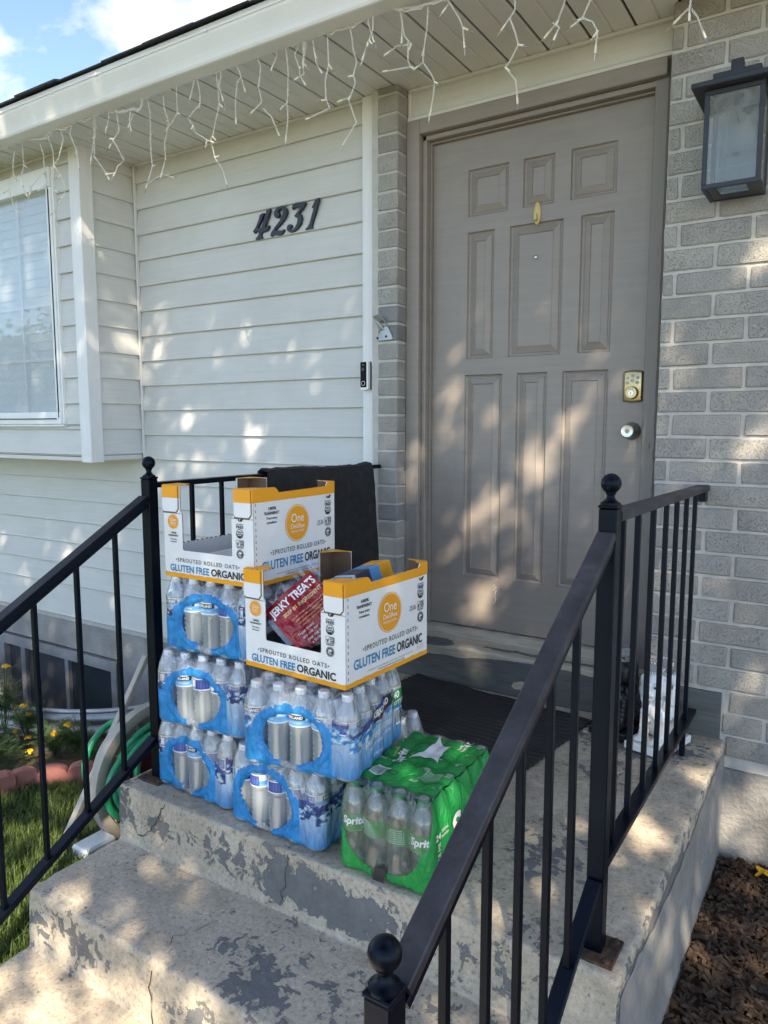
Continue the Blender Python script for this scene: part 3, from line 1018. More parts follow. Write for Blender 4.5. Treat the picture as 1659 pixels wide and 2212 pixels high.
part('drip_edge', MB().prism([(-0.700, 2.525), (-0.712, 2.527), (-0.716, 2.563), (-0.64, 2.590), (-0.64, 2.525)], -5.2, 3.0, 0), 'gutter', H)
rf = MB()
rf.prism([(-0.60, 2.607), (4.0, 4.05), (4.0, 4.0), (-0.60, 2.56)], -5.3, 3.1, 0)
roof = part('roof', rf, 'shingle', H)
for row in range(3):
    x = -5.3 + (0.14 if row % 2 else 0)
    while x < 3.0:
        w = R_.uniform(0.26, 0.32)
        y0 = -0.742 + 0.13 * row + R_.uniform(-.006, .006)
        z0 = 2.563 + 0.13 * row * 0.314 + R_.uniform(0, .003)
        th = R_.uniform(.004, .009)
        mb = MB().prism([(y0, z0), (y0 + 0.2, z0 + 0.063), (y0 + 0.2, z0 + 0.067), (y0, z0 + th)], x, x + w - 0.005, 0)
        part('shingle', mb, 'shingle', roof)
        x += w
rc = MB()
for i in range(26):
    x = -0.86 + i * 0.02
    rc.box(x, x + 0.019, -0.73, -0.62, 2.58, 2.592 + 0.03 * math.sin(PI * i / 26) + R_.uniform(0, .006))
part('shingle', rc, 'shingle', roof)

# --- picture window in the bay
W = group_part('window', H)
fr = MB()
x1 = -2.868
fr.bbox(-4.9, x1, BY - 0.030, BY + 0.03, 2.285, 2.382, 0.003)
fr.bbox(-4.9, x1, BY - 0.028, BY + 0.03, 1.085, 1.15, 0.003)
fr.bbox(-2.905, x1, BY - 0.026, BY + 0.03, 1.15, 2.285, 0.003)
fr.bbox(-4.9, x1 + 0.008, BY - 0.022, BY + 0.02, 1.073, 1.084, 0.002)
fr.bbox(x1 + 0.0005, x1 + 0.012, BY - 0.016, BY + 0.03, 1.086, 2.384, 0.002)
part('window_frame', fr, 'white', W)
tk = MB().bbox(-4.9, -2.90, BY - 0.036, BY - 0.029, 1.112, 1.117, 0.001)
tk.bbox(-2.886, -2.880, BY - 0.030, BY - 0.024, 1.12, 2.36, 0.001)
part('track', tk, 'dark', W)
part('pane', MB().box(-4.9, -2.905, BY + 0.010, BY + 0.014, 1.15, 2.285), 'glass', W)
mu = MB()
mu.bbox(-3.245, -3.228, BY + 0.0165, BY + 0.024, 1.15, 2.285, 0.002)
for z in (2.004, 1.716, 1.432):
    mu.bbox(-4.9, -2.905, BY + 0.0175, BY + 0.023, z - 0.009, z + 0.009, 0.002)
mu.bbox(-3.615, -3.598, BY + 0.0165, BY + 0.024, 1.15, 2.285, 0.002)
part('grid_bar', mu, 'white', W)
for i in range(24):
    z = 1.152 + i * 0.0475
    mb = MB().prism([(BY + 0.034, z), (BY + 0.040, z + 0.0482), (BY + 0.0415, z + 0.0482), (BY + 0.0355, z - 0.0005)], -4.9, -2.92, 0)
    part('blind_slat', mb, 'blind', W)

# --- door, jambs, casing, sill
J = MB()
J.bbox(-0.9785, -0.918, -0.082, 0.03, 0.185, 2.322, 0.003)
J.bbox(-0.9175, -0.899, -0.052, 0.046, 0.20, 2.262, 0.002)
J.bbox(-0.9175, 0.012, -0.052, 0.046, 2.2425, 2.262, 0.002)
J.bbox(-0.9175, 0.052, -0.082, 0.03, 2.263, 2.322, 0.003)
J.bbox(-0.8985, -0.893, -0.020, -0.001, 0.215, 2.2415, 0.001)
J.bbox(-0.8985, 0.0, -0.022, -0.001, 2.235, 2.242, 0.001)
part('door_casing', J, 'taupe', H)
rj = MB()
def _rj(u, v):
    z = 0.17 + 2.15 * v
    e = 0.0035 * fbm((0, 0, z), 22, 4) if z < 1.6 else 0
    prof = [(0.004, -0.005), (0.006, -0.047), (0.010, -0.052), (0.050 + e, -0.052), (0.056 + e, -0.046), (0.058 + e, 0.02)]
    p = prof[min(5, int(round(u * 5)))]
    return (p[0], p[1], z)
rj.grid(_rj, 5, 130)
part('door_jamb', rj, 'wood_worn', H)
jl = MB().bbox(-0.9795, -0.9165, -0.0835, -0.06, 0.19, 1.05, 0.003)
part('door_jamb', jl, 'wood_worn', H)

DX0, DX1, DZ0, DZ1 = -0.893, 0.002, 0.213, 2.238
PAN = []
for z0, z1, cols in ((1.927, 2.111, ((-0.732, -0.555), (-0.494, -0.366), (-0.303, -0.129))),
                     (1.354, 1.865, ((-0.732, -0.612), (-0.546, -0.326), (-0.258, -0.133))),
                     (0.433, 1.289, ((-0.738, -0.568), (-0.505, -0.377), (-0.315, -0.136)))):
    for c in cols:
        PAN.append((c[0], c[1], z0, z1))
dm = MB()
xs = sorted({DX0, DX1} | {p[0] for p in PAN} | {p[1] for p in PAN})
zs = sorted({DZ0, DZ1} | {p[2] for p in PAN} | {p[3] for p in PAN})
for i in range(len(xs) - 1):
    for j in range(len(zs) - 1):
        cx, cz = (xs[i] + xs[i + 1]) / 2, (zs[j] + zs[j + 1]) / 2
        if any(p[0] < cx < p[1] and p[2] < cz < p[3] for p in PAN):
            continue
        dm.add([(xs[i], 0, zs[j]), (xs[i + 1], 0, zs[j]), (xs[i + 1], 0, zs[j + 1]), (xs[i], 0, zs[j + 1])], [(0, 1, 2, 3)])
dm.box(DX0, DX1, 0.016, 0.045, DZ0, DZ1)
for a in ((DX0, DX0), (DX1, DX1)):
    dm.add([(a[0], 0, DZ0), (a[0], 0.045, DZ0), (a[0], 0.045, DZ1), (a[0], 0, DZ1)], [(0, 1, 2, 3)])
door = part('door', dm, 'taupe', H)
for p in PAN:
    mb = MB()
    rings = [(0.0, 0.0), (0.004, 0.0090), (0.010, 0.0120), (0.013, 0.0115), (0.016, 0.008), (0.038, -0.0015), (0.0405, 0.0025)]
    vs, fs = [], []
    for ins, dy in rings:
        vs += [(p[0] + ins, dy, p[2] + ins), (p[1] - ins, dy, p[2] + ins), (p[1] - ins, dy, p[3] - ins), (p[0] + ins, dy, p[3] - ins)]
    for r in range(len(rings) - 1):
        for k in range(4):
            fs.append((r * 4 + k, r * 4 + (k + 1) % 4, r * 4 + 4 + (k + 1) % 4, r * 4 + 4 + k))
    b = 4 * (len(rings) - 1)
    fs.append((b, b + 1, b + 2, b + 3))
    mb.add(vs, fs)
    part('door_panel', mb, 'taupe', door)
# keypad lock
lk = MB()
op = []
for k in range(9):
    t = k / 8
    op.append((-0.076 + 0.071 * t, 1.168 - 0.004 * math.sin(PI * t)))
for k in range(9):
    t = k / 8
    op.append((-0.005 - 0.071 * t, 1.277 + 0.004 * math.sin(PI * t)))
cxl, czl = -0.0405, 1.2225
def inset(poly, s):
    return [(cxl + (x - cxl) * (1 - s / 0.036), czl + (z - czl) * (1 - s / 0.057)) for x, z in poly]
rg = [(op, -0.0005), (op, -0.012), (inset(op, 0.004), -0.018), (inset(op, 0.006), -0.015), (inset(op, 0.007), -0.0155)]
n = len(op)
vs = [(x, y, z) for poly, y in rg for x, z in poly]
fs = [(r * n + k, r * n + (k + 1) % n, (r + 1) * n + (k + 1) % n, (r + 1) * n + k) for r in range(len(rg) - 1) for k in range(n)] + [tuple(range((len(rg) - 1) * n, len(rg) * n))]
lk.add(vs, fs)
part('keypad_lock', lk, 'brass', door, smooth=True)
part('lock_cylinder', MB().lathe([(0.024, -0.014), (0.023, -0.030), (0.020, -0.034), (0.0195, -0.034), (0.001, -0.0345)], 26, (-0.0415, 0, 1.1985), 1, cap=False), 'brass', door, smooth=True)
part('lock_face', MB().lathe([(0.0098, -0.0342), (0.0095, -0.0360), (0.0005, -0.0362)], 20, (-0.0415, 0, 1.1965), 1), 'steel', door, smooth=True)
part('keyhole', MB().box(-0.0425, -0.0405, -0.0370, -0.0355, 1.1915, 1.2015), 'ink_black', door)
bt = []
for bx, bz, s in ((-0.0415, 1.262, '5 6'), (-0.0595, 1.255, '3 4'), (-0.0235, 1.2545, '7 8'), (-0.0415, 1.2445, ''), (-0.0605, 1.2365, '1 2'), (-0.0245, 1.236, '9 0')):
    part('key_button', MB().lathe([(0.0066, -0.0150), (0.0066, -0.0162), (0.0052, -0.0168), (0.0002, -0.0168)], 16, (bx, 0, bz), 1), 'key', door, smooth=True)
    if s:
        tm = MB()
        put_text(tm, s, (bx, -0.0172, bz - 0.0023), (1, 0, 0), (0, 0, 1), 0.0062, bold=0.01, align='CENTER', xs=0.8)
        part('lettering', tm, 'ink_black', door)
part('lettering', put_text(MB(), 'Kwikset', (-0.0415, -0.0352, 1.2105), (1, 0, 0), (0, 0, 1), 0.0055, align='CENTER'), 'ink_gray', door)
# knob
part('door_knob', MB().lathe([(0.0335, -0.0005), (0.0335, -0.004), (0.030, -0.009), (0.016, -0.016), (0.013, -0.022), (0.013, -0.034), (0.018, -0.040), (0.0245, -0.048), (0.0262, -0.058), (0.0245, -0.066), (0.0215, -0.0685), (0.0105, -0.0672), (0.0005, -0.0672)], 32, (-0.0415, 0, 1.058), 1), 'steel', door, smooth=True)
part('knob_lock', MB().lathe([(0.0090, -0.067), (0.0086, -0.0690), (0.0004, -0.0692)], 18, (-0.0415, 0, 1.058), 1), 'key', door, smooth=True)
part('keyhole', MB().box(-0.0422, -0.0408, -0.0698, -0.0685, 1.053, 1.063), 'ink_black', door)
# wreath hook
hk = MB()
hk.ball((-0.4325, -0.003, 1.897), 1.0, 16, 12, (0.0155, 0.007, 0.0425))
hk.tube([(-0.4325, -0.006, 1.885), (-0.4325, -0.014, 1.870), (-0.4325, -0.021, 1.872), (-0.4325, -0.023, 1.885), (-0.4325, -0.022, 1.892)], 0.0065, 8)
part('door_hook', hk, 'gold', door, smooth=True)
part('peephole', MB().lathe([(0.0075, -0.0005), (0.0075, -0.004), (0.005, -0.0055), (0.0035, -0.003), (0.0003, -0.003)], 16, (-0.4355, 0, 1.733), 1), 'steel', door, smooth=True)
# paint drips and tape scraps
dr = MB()
rr = random.Random(4)
for k in range(16):
    x, z = -0.585 + rr.uniform(-.006, .006), 0.405 - k * 0.0050
    dr.box(x, x + rr.uniform(.0008, .0026), -0.0008, 0.0, z, z + rr.uniform(.003, .007))
part('paint_drip', dr, 'ink_white', door)
# sill: painted concrete step under the door, peeled along its lip
SN, SM = 190, 46
prof = []
for k in range(24):
    prof.append((-0.155, 0.0 + 0.150 * k / 23))
for k in range(8):
    a = PI / 2 * k / 7
    prof.append((-0.143 - 0.012 * math.cos(a), 0.152 + 0.012 * math.sin(a)))
for k in range(1, 14):
    prof.append((-0.143 + 0.10 * k / 13, 0.164 + 0.006 * k / 13))
prof += [(-0.040, 0.171), (-0.039, 0.190), (-0.030, 0.199), (0.03, 0.2085)]
sm = MB()
sx0, sx1 = -0.984, 0.333
for i in range(SN + 1):
    x = sx0 + (sx1 - sx0) * i / SN
    for (y, z) in prof:
        w = fbm((x, y * 3, z * 3), 10, 4)
        sm.v.append((x, y - 0.002 * w, z + (0.003 * w if z > 0.02 else 0)))
K = len(prof)
for i in range(SN):
    for j in range(K - 1):
        sm.f.append((i * K + j, (i + 1) * K + j, (i + 1) * K + j + 1, i * K + j + 1))
o = len(sm.v)
sm.v += [(sx1, y, z) for y, z in prof] + [(sx1, 0.03, 0.0)]
sm.f.append(tuple(range(o, o + K + 1)))
sill = part('door_sill', sm, 'sill', H, smooth=True)
pv = []
for p in sm.v:
    x, y, z = p
    lip = 0.98 - 1.5 * math.exp(-((z - 0.148 + 0.018 * math.sin(x * 5)) / 0.017) ** 2) * (1.0 if y < -0.12 else 0.4)
    if y > -0.09:
        lip = 0.30
    if y > -0.12 and y <= -0.09:
        lip = 0.55
    for bx, bz, br in ((-0.42, 0.045, 0.018), (-0.385, 0.05, 0.03), (-0.30, 0.055, 0.028), (-0.33, 0.03, 0.02), (-0.66, 0.165, 0.05)):
        lip -= 0.75 * math.exp(-(((x - bx) / br) ** 2 + ((z - bz) / (br * .9)) ** 2))
    if x > 0.07:
        lip = max(lip, 0.85)
    pv.append(lip)
set_float(sill.data, 'paint', pv)

# ------------------------------------------------------------------ porch steps
ST = thing('porch_steps', 'worn tan concrete porch and steps with flaking gray paint', 'steps', (-0.4, -1.0, -0.5))
SXL, SXR = -1.150, 0.352
def rounded(pts, r, n=5):
    out = [pts[0]]
    for i in range(1, len(pts) - 1):
        p0, p, p1 = Vector(pts[i - 1]), Vector(pts[i]), Vector(pts[i + 1])
        rr = r[i]
        a, b = (p0 - p).normalized(), (p1 - p).normalized()
        A, B = p + a * rr, p + b * rr
        for k in range(n + 1):
            t = k / n
            out.append(tuple((A * (1 - t) ** 2 + p * 2 * t * (1 - t) + B * t * t)))
    out.append(pts[-1])
    return out
raw = [(-0.130, 0.0), (-1.480, 0.0), (-1.487, -0.170), (-1.782, -0.172), (-1.790, -0.335), (-2.085, -0.338), (-2.092, -0.56)]
rad = [0, 0.011, 0.007, 0.011, 0.007, 0.010, 0.0]
rp = rounded(raw, rad)
dense = [rp[0]]
for a, b in zip(rp[:-1], rp[1:]):
    L = math.dist(a, b)
    n = max(1, int(L / 0.011))
    for k in range(1, n + 1):
        dense.append((a[0] + (b[0] - a[0]) * k / n, a[1] + (b[1] - a[1]) * k / n))
nrm = []
for i in range(len(dense)):
    a, b = dense[max(0, i - 1)], dense[min(len(dense) - 1, i + 1)]
    d = Vector((b[0] - a[0], b[1] - a[1])).normalized()
    nrm.append((-d.y * -1, -d.x))          # outward (up / forward)
nrm = [(n_[0], n_[1]) if (n_[1] > 0 or n_[0] < 0) else (-n_[0], -n_[1]) for n_ in nrm]
cols = []
er = 0.011
for k in range(7):
    a = PI / 2 * k / 6
    cols.append((SXL + er * (1 - math.sin(a)), er * (1 - math.cos(a))))
cols = cols[::-1]
xs_ = [(SXL + er - er * math.sin(PI / 2 * (1 - k / 6)), er * (1 - math.cos(PI / 2 * (1 - k / 6)))) for k in range(7)]
nx = 140
mid = [(SXL + er + (SXR - SXL - 2 * er) * k / nx, 0.0) for k in range(1, nx)]
xe = [(SXR - er + er * math.sin(PI / 2 * k / 6), er * (1 - math.cos(PI / 2 * k / 6))) for k in range(7)]
cols = xs_ + mid + xe
sv, sf = [], []
for x, ins in cols:
    for (y, z), (ny, nz) in zip(dense, nrm):
        w = 0.0034 * fbm((x, y, z), 9, 5) + 0.0018 * fbm((x, y, z), 55, 3) - 0.006 * max(0.0, fbm((x, y, z), 19, 3) - 0.25)
        edge = min(abs(y + 1.480) + abs(z), abs(y + 1.782) + abs(z + .172), abs(y + 2.085) + abs(z + .338))
        if edge < 0.05:
            w -= (0.05 - edge) / 0.05 * (0.0065 * max(0.0, fbm((x, 3.1, z * .3), 13, 4) + 0.12) + 0.003 * max(0.0, fbm((x, 7.7, y), 60, 3)))
        sv.append((x, y + (w - ins) * ny, z + (w - ins) * nz))
K = len(dense)
for i in range(len(cols) - 1):
    for j in range(K - 1):
        sf.append((i * K + j, i * K + j + 1, (i + 1) * K + j + 1, (i + 1) * K + j))
top = MB(); top.add(sv, sf)
# the two end walls
for ci, xw, sgn in ((0, SXL, -1), (len(cols) - 1, SXR, 1)):
    base = [sv[ci * K + j] for j in range(K)]
    rows = 14
    o = len(top.v)
    for r in range(rows + 1):
        for (x, y, z) in base:
            zz = z + (-0.58 - z) * r / rows
            w = -0.0012 * abs(fbm((x, y, zz), 16, 4)) * (1 if r else 0)
            top.v.append((xw + sgn * (w + 0.0), y, zz))
    for r in range(rows):
        for j in range(K - 1):
            q = (o + r * K + j, o + r * K + j + 1, o + (r + 1) * K + j + 1, o + (r + 1) * K + j)
            top.f.append(q if sgn < 0 else q[::-1])
blk = part('step_block', top, 'concrete', ST, smooth='full')
PB = [(-0.34, -1.487, -0.09, 0.21, 0.065, 0.72), (-0.52, -1.49, -0.07, 0.05, 0.07, 0.45), (-0.95, -1.487, -0.09, 0.10, 0.05, 0.42), (-0.72, -1.487, -0.08, 0.10, 0.06, 0.36),
      (-1.13, -1.47, -0.05, 0.05, 0.08, 0.50), (-0.45, -1.66, -0.17, 0.13, 0.09, 0.36), (-0.36, -1.72, -0.17, 0.08, 0.07, 0.38), (-0.20, -1.62, -0.17, 0.12, 0.1, 0.2),
      (-0.92, -1.79, -0.25, 0.09, 0.07, 0.5), (-1.09, -1.79, -0.25, 0.07, 0.06, 0.36), (-0.50, -1.79, -0.27, 0.1, 0.06, 0.4), (-1.0, -1.56, -0.17, 0.1, 0.05, 0.15),
      (0.08, -1.12, 0.0, 0.14, 0.14, 0.42), (0.05, -0.35, 0.0, 0.22, 0.13, 0.42), (0.18, -0.28, 0.0, 0.12, 0.16, 0.4), (0.05, -0.62, 0.0, 0.14, 0.1, 0.28), (0.16, -1.42, 0.0, 0.07, 0.06, 0.35),
      (-0.02, -1.30, 0.0, 0.06, 0.05, 0.22), (0.10, -1.62, -0.17, 0.2, 0.12, 0.35), (0.12, -1.49, -0.08, 0.16, 0.07, 0.3), (-0.95, -0.12, 0.0, 0.3, 0.1, 0.3)]
pv = []
for (x, y, z) in top.v:
    v = 0.17
    for bx, by, bz, rx, rz, am in PB:
        if abs(z - bz) < 0.12:
            d2 = ((x - bx) / rx) ** 2 + ((y - by) / (rz if abs(bz) < 0.001 or abs(bz + .17) < .001 else 0.05)) ** 2 + ((z - bz) / (0.05 if abs(bz) < .001 or abs(bz + .17) < .001 else rz)) ** 2
            v += am * math.exp(-d2)
    if x > SXR - 0.004:
        v = 0.82 if z < -0.045 - 0.02 * math.sin(y * 7) else 0.42
    if x < SXL + 0.003:
        v = 0.5
    pv.append(v)
set_float(blk.data, 'paint', pv)
# the right flank carries a paler coat
fl = MB()
def _fl(u, v):
    y = -1.47 + 1.31 * u
    z = -0.47 + (0.418 - 0.018 * math.sin(y * 5) + 0.012 * fbm((y, 0, 0), 14, 4)) * v
    return (SXR + 0.0012 + 0.0006 * fbm((y, z, 5), 20, 4), y, z)
fl.grid(_fl, 110, 34)
part('flank_paint', fl, 'foundation', ST, smooth='full')
# cracks
ck = MB()
def crack(pts, w=0.004, seed=1):
    rr = random.Random(seed)
    P = []
    for a, b in zip(pts[:-1], pts[1:]):
        a, b = Vector(a), Vector(b)
        for k in range(6):
            P.append(a.lerp(b, k / 6) + Vector((rr.uniform(-.009, .009), 0, rr.uniform(-.006, .006) if abs(a.z - b.z) > .02 else 0)))
    P.append(Vector(pts[-1]))
    ck = MB()
    ck.tube(P, w, 5, radii=[w * 0.55 * rr.uniform(0.15, 1.0) for _ in P])
    part('crack', ck, 'crack', ST)
crack([(-1.15, -1.47, -0.165), (-1.02, -1.492, -0.12), (-0.965, -1.49, -0.06), (-0.95, -1.48, -0.010), (-0.95, -1.44, 0.0)], 0.0035, 2)
crack([(-0.50, -1.49, -0.15), (-0.49, -1.49, -0.08), (-0.485, -1.48, -0.01)], 0.0025, 3)
crack([(-0.10, -1.49, -0.16), (-0.11, -1.487, -0.06), (-0.10, -1.478, -0.005), (-0.07, -1.43, 0.0)], 0.0028, 4)
crack([(-0.62, -1.60, -0.170), (-0.66, -1.70, -0.170), (-0.65, -1.775, -0.178)], 0.002, 5)
crack([(-0.65, -1.787, -0.20), (-0.64, -1.793, -0.33)], 0.0035, 6)
crack([(0.02, -0.98, 0.001), (0.08, -1.03, 0.001)], 0.0018, 7)
crack([(-1.1, -1.5, -0.1725), (-0.7, -1.5, -0.1725), (-0.2, -1.5, -0.1735)], 0.002, 9)


# ------------------------------------------------------------------ iron railings
def finial(mb, x, y, z):
    mb.lathe([(0.019, z), (0.019, z + 0.004), (0.013, z + 0.007), (0.0085, z + 0.012), (0.0075, z + 0.018), (0.0105, z + 0.022), (0.0105, z + 0.024)], 18, (x, y, 0))
    mb.ball((x, y, z + 0.041), 0.0195, 22, 14)
def post(par, x, y, z0, z1, plate=True):
    mb = MB().bbox(x - 0.0175, x + 0.0175, y - 0.0175, y + 0.0175, z0, z1 - 0.006, 0.002)
    mb.bbox(x - 0.019, x + 0.019, y - 0.019, y + 0.019, z1 - 0.0055, z1 + 0.001, 0.002)
    p = part('post', mb, 'rail', par)
    f = MB(); finial(f, x, y, z1 + 0.001)
    part('ball_finial', f, 'rail', p, smooth=True)
    if plate:
        b = MB().bbox(x - 0.048, x + 0.048, y - 0.048, y + 0.048, z0 - 0.004, z0 + 0.003, 0.002)
        for sx in (-1, 1):
            for sy in (-1, 1):
                b.lathe([(0.009, z0 + 0.003), (0.008, z0 + 0.008), (0.003, z0 + 0.010)], 8, (x + sx * 0.034, y + sy * 0.034, 0))
        part('base_plate', b, 'rust', p)
    return p
def slope_rail(par, x, ya, za, yb, zb, w, h, name, mat):
    part(name, MB().bar((x, ya, za), (x, yb, zb), w, h), mat, par)
def balusters(par, x, ys, top, bot, r=0.0063):
    for y in ys:
        xx = x(y) if callable(x) else x
        z0, z1 = bot(y), top(y)
        a = R_.uniform(-.0008, .0008)
        part('baluster', MB().bbox(xx - r + a, xx + r + a, y - r, y + r, z0, z1, 0.0012), 'rail', par)

RR = thing('stair_railing', 'black iron railing from brick wall down the mulch side of steps', 'railing', (0.28, -1.41, 0.0), 'iron stair railings')
XR = 0.283
post(RR, XR, -1.41, 0.003, 0.925)
post(RR, XR - 0.004, -2.212, -0.478, 0.462, True)
ts = lambda y: 0.868 + (y + 1.43) * 0.545
bs = lambda y: 0.158 + (y + 1.43) * 0.545
slope_rail(RR, XR, -1.4305, ts(-1.4305), -2.192, ts(-2.192), 0.035, 0.017, 'top_rail', 'railtop')
slope_rail(RR, XR, -1.4305, ts(-1.4305) - 0.0185, -2.192, ts(-2.192) - 0.0185, 0.030, 0.014, 'top_rail_channel', 'rail')
slope_rail(RR, XR, -1.4305, bs(-1.4305), -2.192, bs(-2.192), 0.030, 0.014, 'bottom_rail', 'rail')
balusters(RR, XR, (-1.588, -1.714, -1.836, -1.956, -2.078), lambda y: ts(y) - 0.027, lambda y: bs(y) + 0.006)
xl = lambda y: 0.2825 - (y + 1.39) * 0.0319
zt_ = lambda y: 0.902 - (y + 1.39) * 0.0267
zb_ = lambda y: 0.180 - (y + 1.39) * 0.0690
BAL_R = (-1.303, -1.153, -0.984, -0.822, -0.660, -0.497, -0.326)
part('top_rail', MB().bar((xl(-1.3905), -1.3905, zt_(-1.39)), (xl(-0.1535), -0.1535, zt_(-0.153)), 0.040, 0.020), 'railtop', RR)
part('bottom_rail', MB().bar((xl(-1.3905), -1.3905, zb_(-1.39)), (xl(-0.19), -0.19, zb_(-.19)), 0.034, 0.016), 'rail', RR)
balusters(RR, xl, BAL_R, lambda y: zt_(y) - 0.009, lambda y: zb_(y) + 0.007)
part('wall_bracket', MB().bbox(xl(-.19) - 0.014, xl(-.19) + 0.014, -0.200, -0.1545, 0.825, 0.8595, 0.002), 'rail', RR)
part('foot_stub', MB().bbox(xl(-.34) - 0.008, xl(-.34) + 0.008, -0.362, -0.340, 0.001, zb_(-.34) - 0.008, 0.0015), 'rail', RR)

RL = thing('stair_railing', 'black iron railing beside the garden bed with a mat over it', 'railing', (-1.08, -1.38, 0.0), 'iron stair railings')
XL_ = -1.080
post(RL, XL_, -1.38, 0.003, 0.927)
tl_ = lambda y: 0.864 + (y + 1.40) * 0.590
bl_ = lambda y: 0.128 + (y + 1.40) * 0.575
slope_rail(RL, XL_, -1.3995, tl_(-1.3995), -2.14, tl_(-2.14), 0.040, 0.020, 'top_rail', 'rail')
slope_rail(RL, XL_, -1.3995, tl_(-1.3995) - 0.0185, -2.14, tl_(-2.14) - 0.0185, 0.028, 0.014, 'top_rail_channel', 'rail')
slope_rail(RL, XL_, -1.3995, bl_(-1.3995), -2.14, bl_(-2.14), 0.034, 0.018, 'bottom_rail', 'rail')
balusters(RL, XL_, (-1.508, -1.635, -1.762, -1.886, -2.01), lambda y: tl_(y) - 0.027, lambda y: bl_(y) + 0.008)
post(RL, XL_, -2.16, -0.478, 0.44, True)
part('top_rail', MB().bar((XL_, -1.3605, 0.903), (XL_, -0.125, 0.903), 0.034, 0.016), 'rail', RL)
part('bottom_rail', MB().bar((XL_, -1.3605, 0.150), (XL_, -0.125, 0.150), 0.030, 0.014), 'rail', RL)
balusters(RL, XL_, (-1.215, -1.086, -0.957, -0.828, -0.70, -0.57, -0.44, -0.31), lambda y: 0.896, lambda y: 0.157)

# ------------------------------------------------------------------ mats
def mat_sheet(mb, fn, nu, nv, th, nfn):
    o = len(mb.v)
    mb.grid(lambda u, v: fn(u, v), nu, nv)
    k = len(mb.v) - o
    top = [Vector(p) for p in mb.v[o:]]
    mb.v += [tuple(p - nfn(i % (nu + 1) / nu, i // (nu + 1) / nv) * th) for i, p in enumerate(top)]
    w = nu + 1
    for j in range(nv):
        for i in range(nu):
            a = o + k + j * w + i
            mb.f.append((a, a + w, a + w + 1, a + 1))
    edge = [i for i in range(w)] + [j * w + nu for j in range(1, nv + 1)] + [nv * w + i for i in range(nu - 1, -1, -1)] + [j * w for j in range(nv - 1, 0, -1)]
    for a, b in zip(edge, edge[1:] + edge[:1]):
        mb.f.append((o + b, o + a, o + k + a, o + k + b))
    return mb
dm_ = MB()
ang = math.radians(-6.5)
def _mat(u, v):
    x, y = -0.40 + 0.80 * u, -0.255 + 0.51 * v
    h = 0.009 + 0.004 * max(0, fbm((u * 3, v * 3, 2), 1.2, 3)) + 0.0045 * (0.5 + 0.5 * math.sin(v * 105 + 3.0 * abs(((u * 7) % 2) - 1)))
    return (-0.505 + x * math.cos(ang) - y * math.sin(ang), -0.452 + x * math.sin(ang) + y * math.cos(ang), h)
mat_sheet(dm_, _mat, 200, 170, 0.008, lambda u, v: Vector((0, 0, 1)))
lone('doormat', dm_, 'ribmat', 'flat black ribbed doormat lying before the taupe door', 'doormat', (-0.505, -0.452, 0.0), smooth=True)
hm = MB()
path = [(-1.125, 0.62), (-1.122, 0.75), (-1.116, 0.88), (-1.106, 0.915), (-1.085, 0.924), (-1.058, 0.918), (-1.047, 0.895), (-1.042, 0.80), (-1.036, 0.60), (-1.030, 0.40), (-1.026, 0.20), (-1.022, 0.12)]
def _hm(u, v):
    f = v * (len(path) - 1)
    i = min(int(f), len(path) - 2)
    t = f - i
    x = path[i][0] * (1 - t) + path[i + 1][0] * t
    z = path[i][1] * (1 - t) + path[i + 1][1] * t
    y = -0.885 + 0.655 * u + 0.06 * (0.92 - z) * (u - .2)
    e = 0.006 * math.sin(u * 5 + 1) * (1 - abs(v - .4))
    return (x + 0.006 * fbm((u * 3, v * 3, 0), 2, 4) + 0.0015 * fbm((u * 40, v * 40, 0), 2, 2), y, z + e + 0.004 * fbm((u * 9, v, 0), 2, 3) + 0.006 * math.exp(-((u - 1) / .08) ** 2))
def _hn(u, v):
    if v < 0.28:
        return Vector((-1, 0, 0.1))
    if v < 0.5:
        return Vector((0, 0, 1))
    return Vector((1, 0, 0.1))
mat_sheet(hm, _hm, 70, 70, 0.007, _hn)
lone('doormat', hm, 'rubber', 'black mat hung over the railing behind the oat boxes', 'doormat', (-1.07, -0.55, 0.12), smooth=True)

# ------------------------------------------------------------------ shrink-wrapped water packs
PITCH = 0.0645
def bottle_profile():
    p = [(0.004, 0.006), (0.022, 0.002), (0.0285, 0.001), (0.0312, 0.006)]
    z = 0.012
    i = 0
    while z < 0.106:
        p.append((0.0316 if i % 2 == 0 else 0.0284, z))
        z += 0.0066
        i += 1
    p += [(0.0315, 0.109), (0.0312, 0.112), (0.0312, 0.143), (0.0316, 0.145), (0.0310, 0.150), (0.0283, 0.159), (0.0233, 0.169), (0.0176, 0.178), (0.0135, 0.184), (0.0125, 0.187), (0.0125, 0.190)]
    return p
bot_me = MB().lathe(bottle_profile(), 20).mesh('bottle', (0, 0, 0), 'full'); bot_me.materials.append(MAT['water_bottle'])
cap_me = MB().lathe([(0.0142, 0.1855), (0.0146, 0.187), (0.0146, 0.1985), (0.0138, 0.2005), (0.0005, 0.2008)], 18).mesh('cap', (0, 0, 0), True); cap_me.materials.append(MAT['cap_white'])
lb = MB()
NL = 48
LZ = 0.0115
zl = [z_ + LZ for z_ in (0.1005, 0.1025, 0.104, 0.110, 0.116, 0.119, 0.1255, 0.129, 0.1305, 0.1325)]
lb.lathe([(0.0319, z) for z in zl], NL, cap=False)
lab_me = lb.mesh('label', (0, 0, 0), 'full')
cl = []
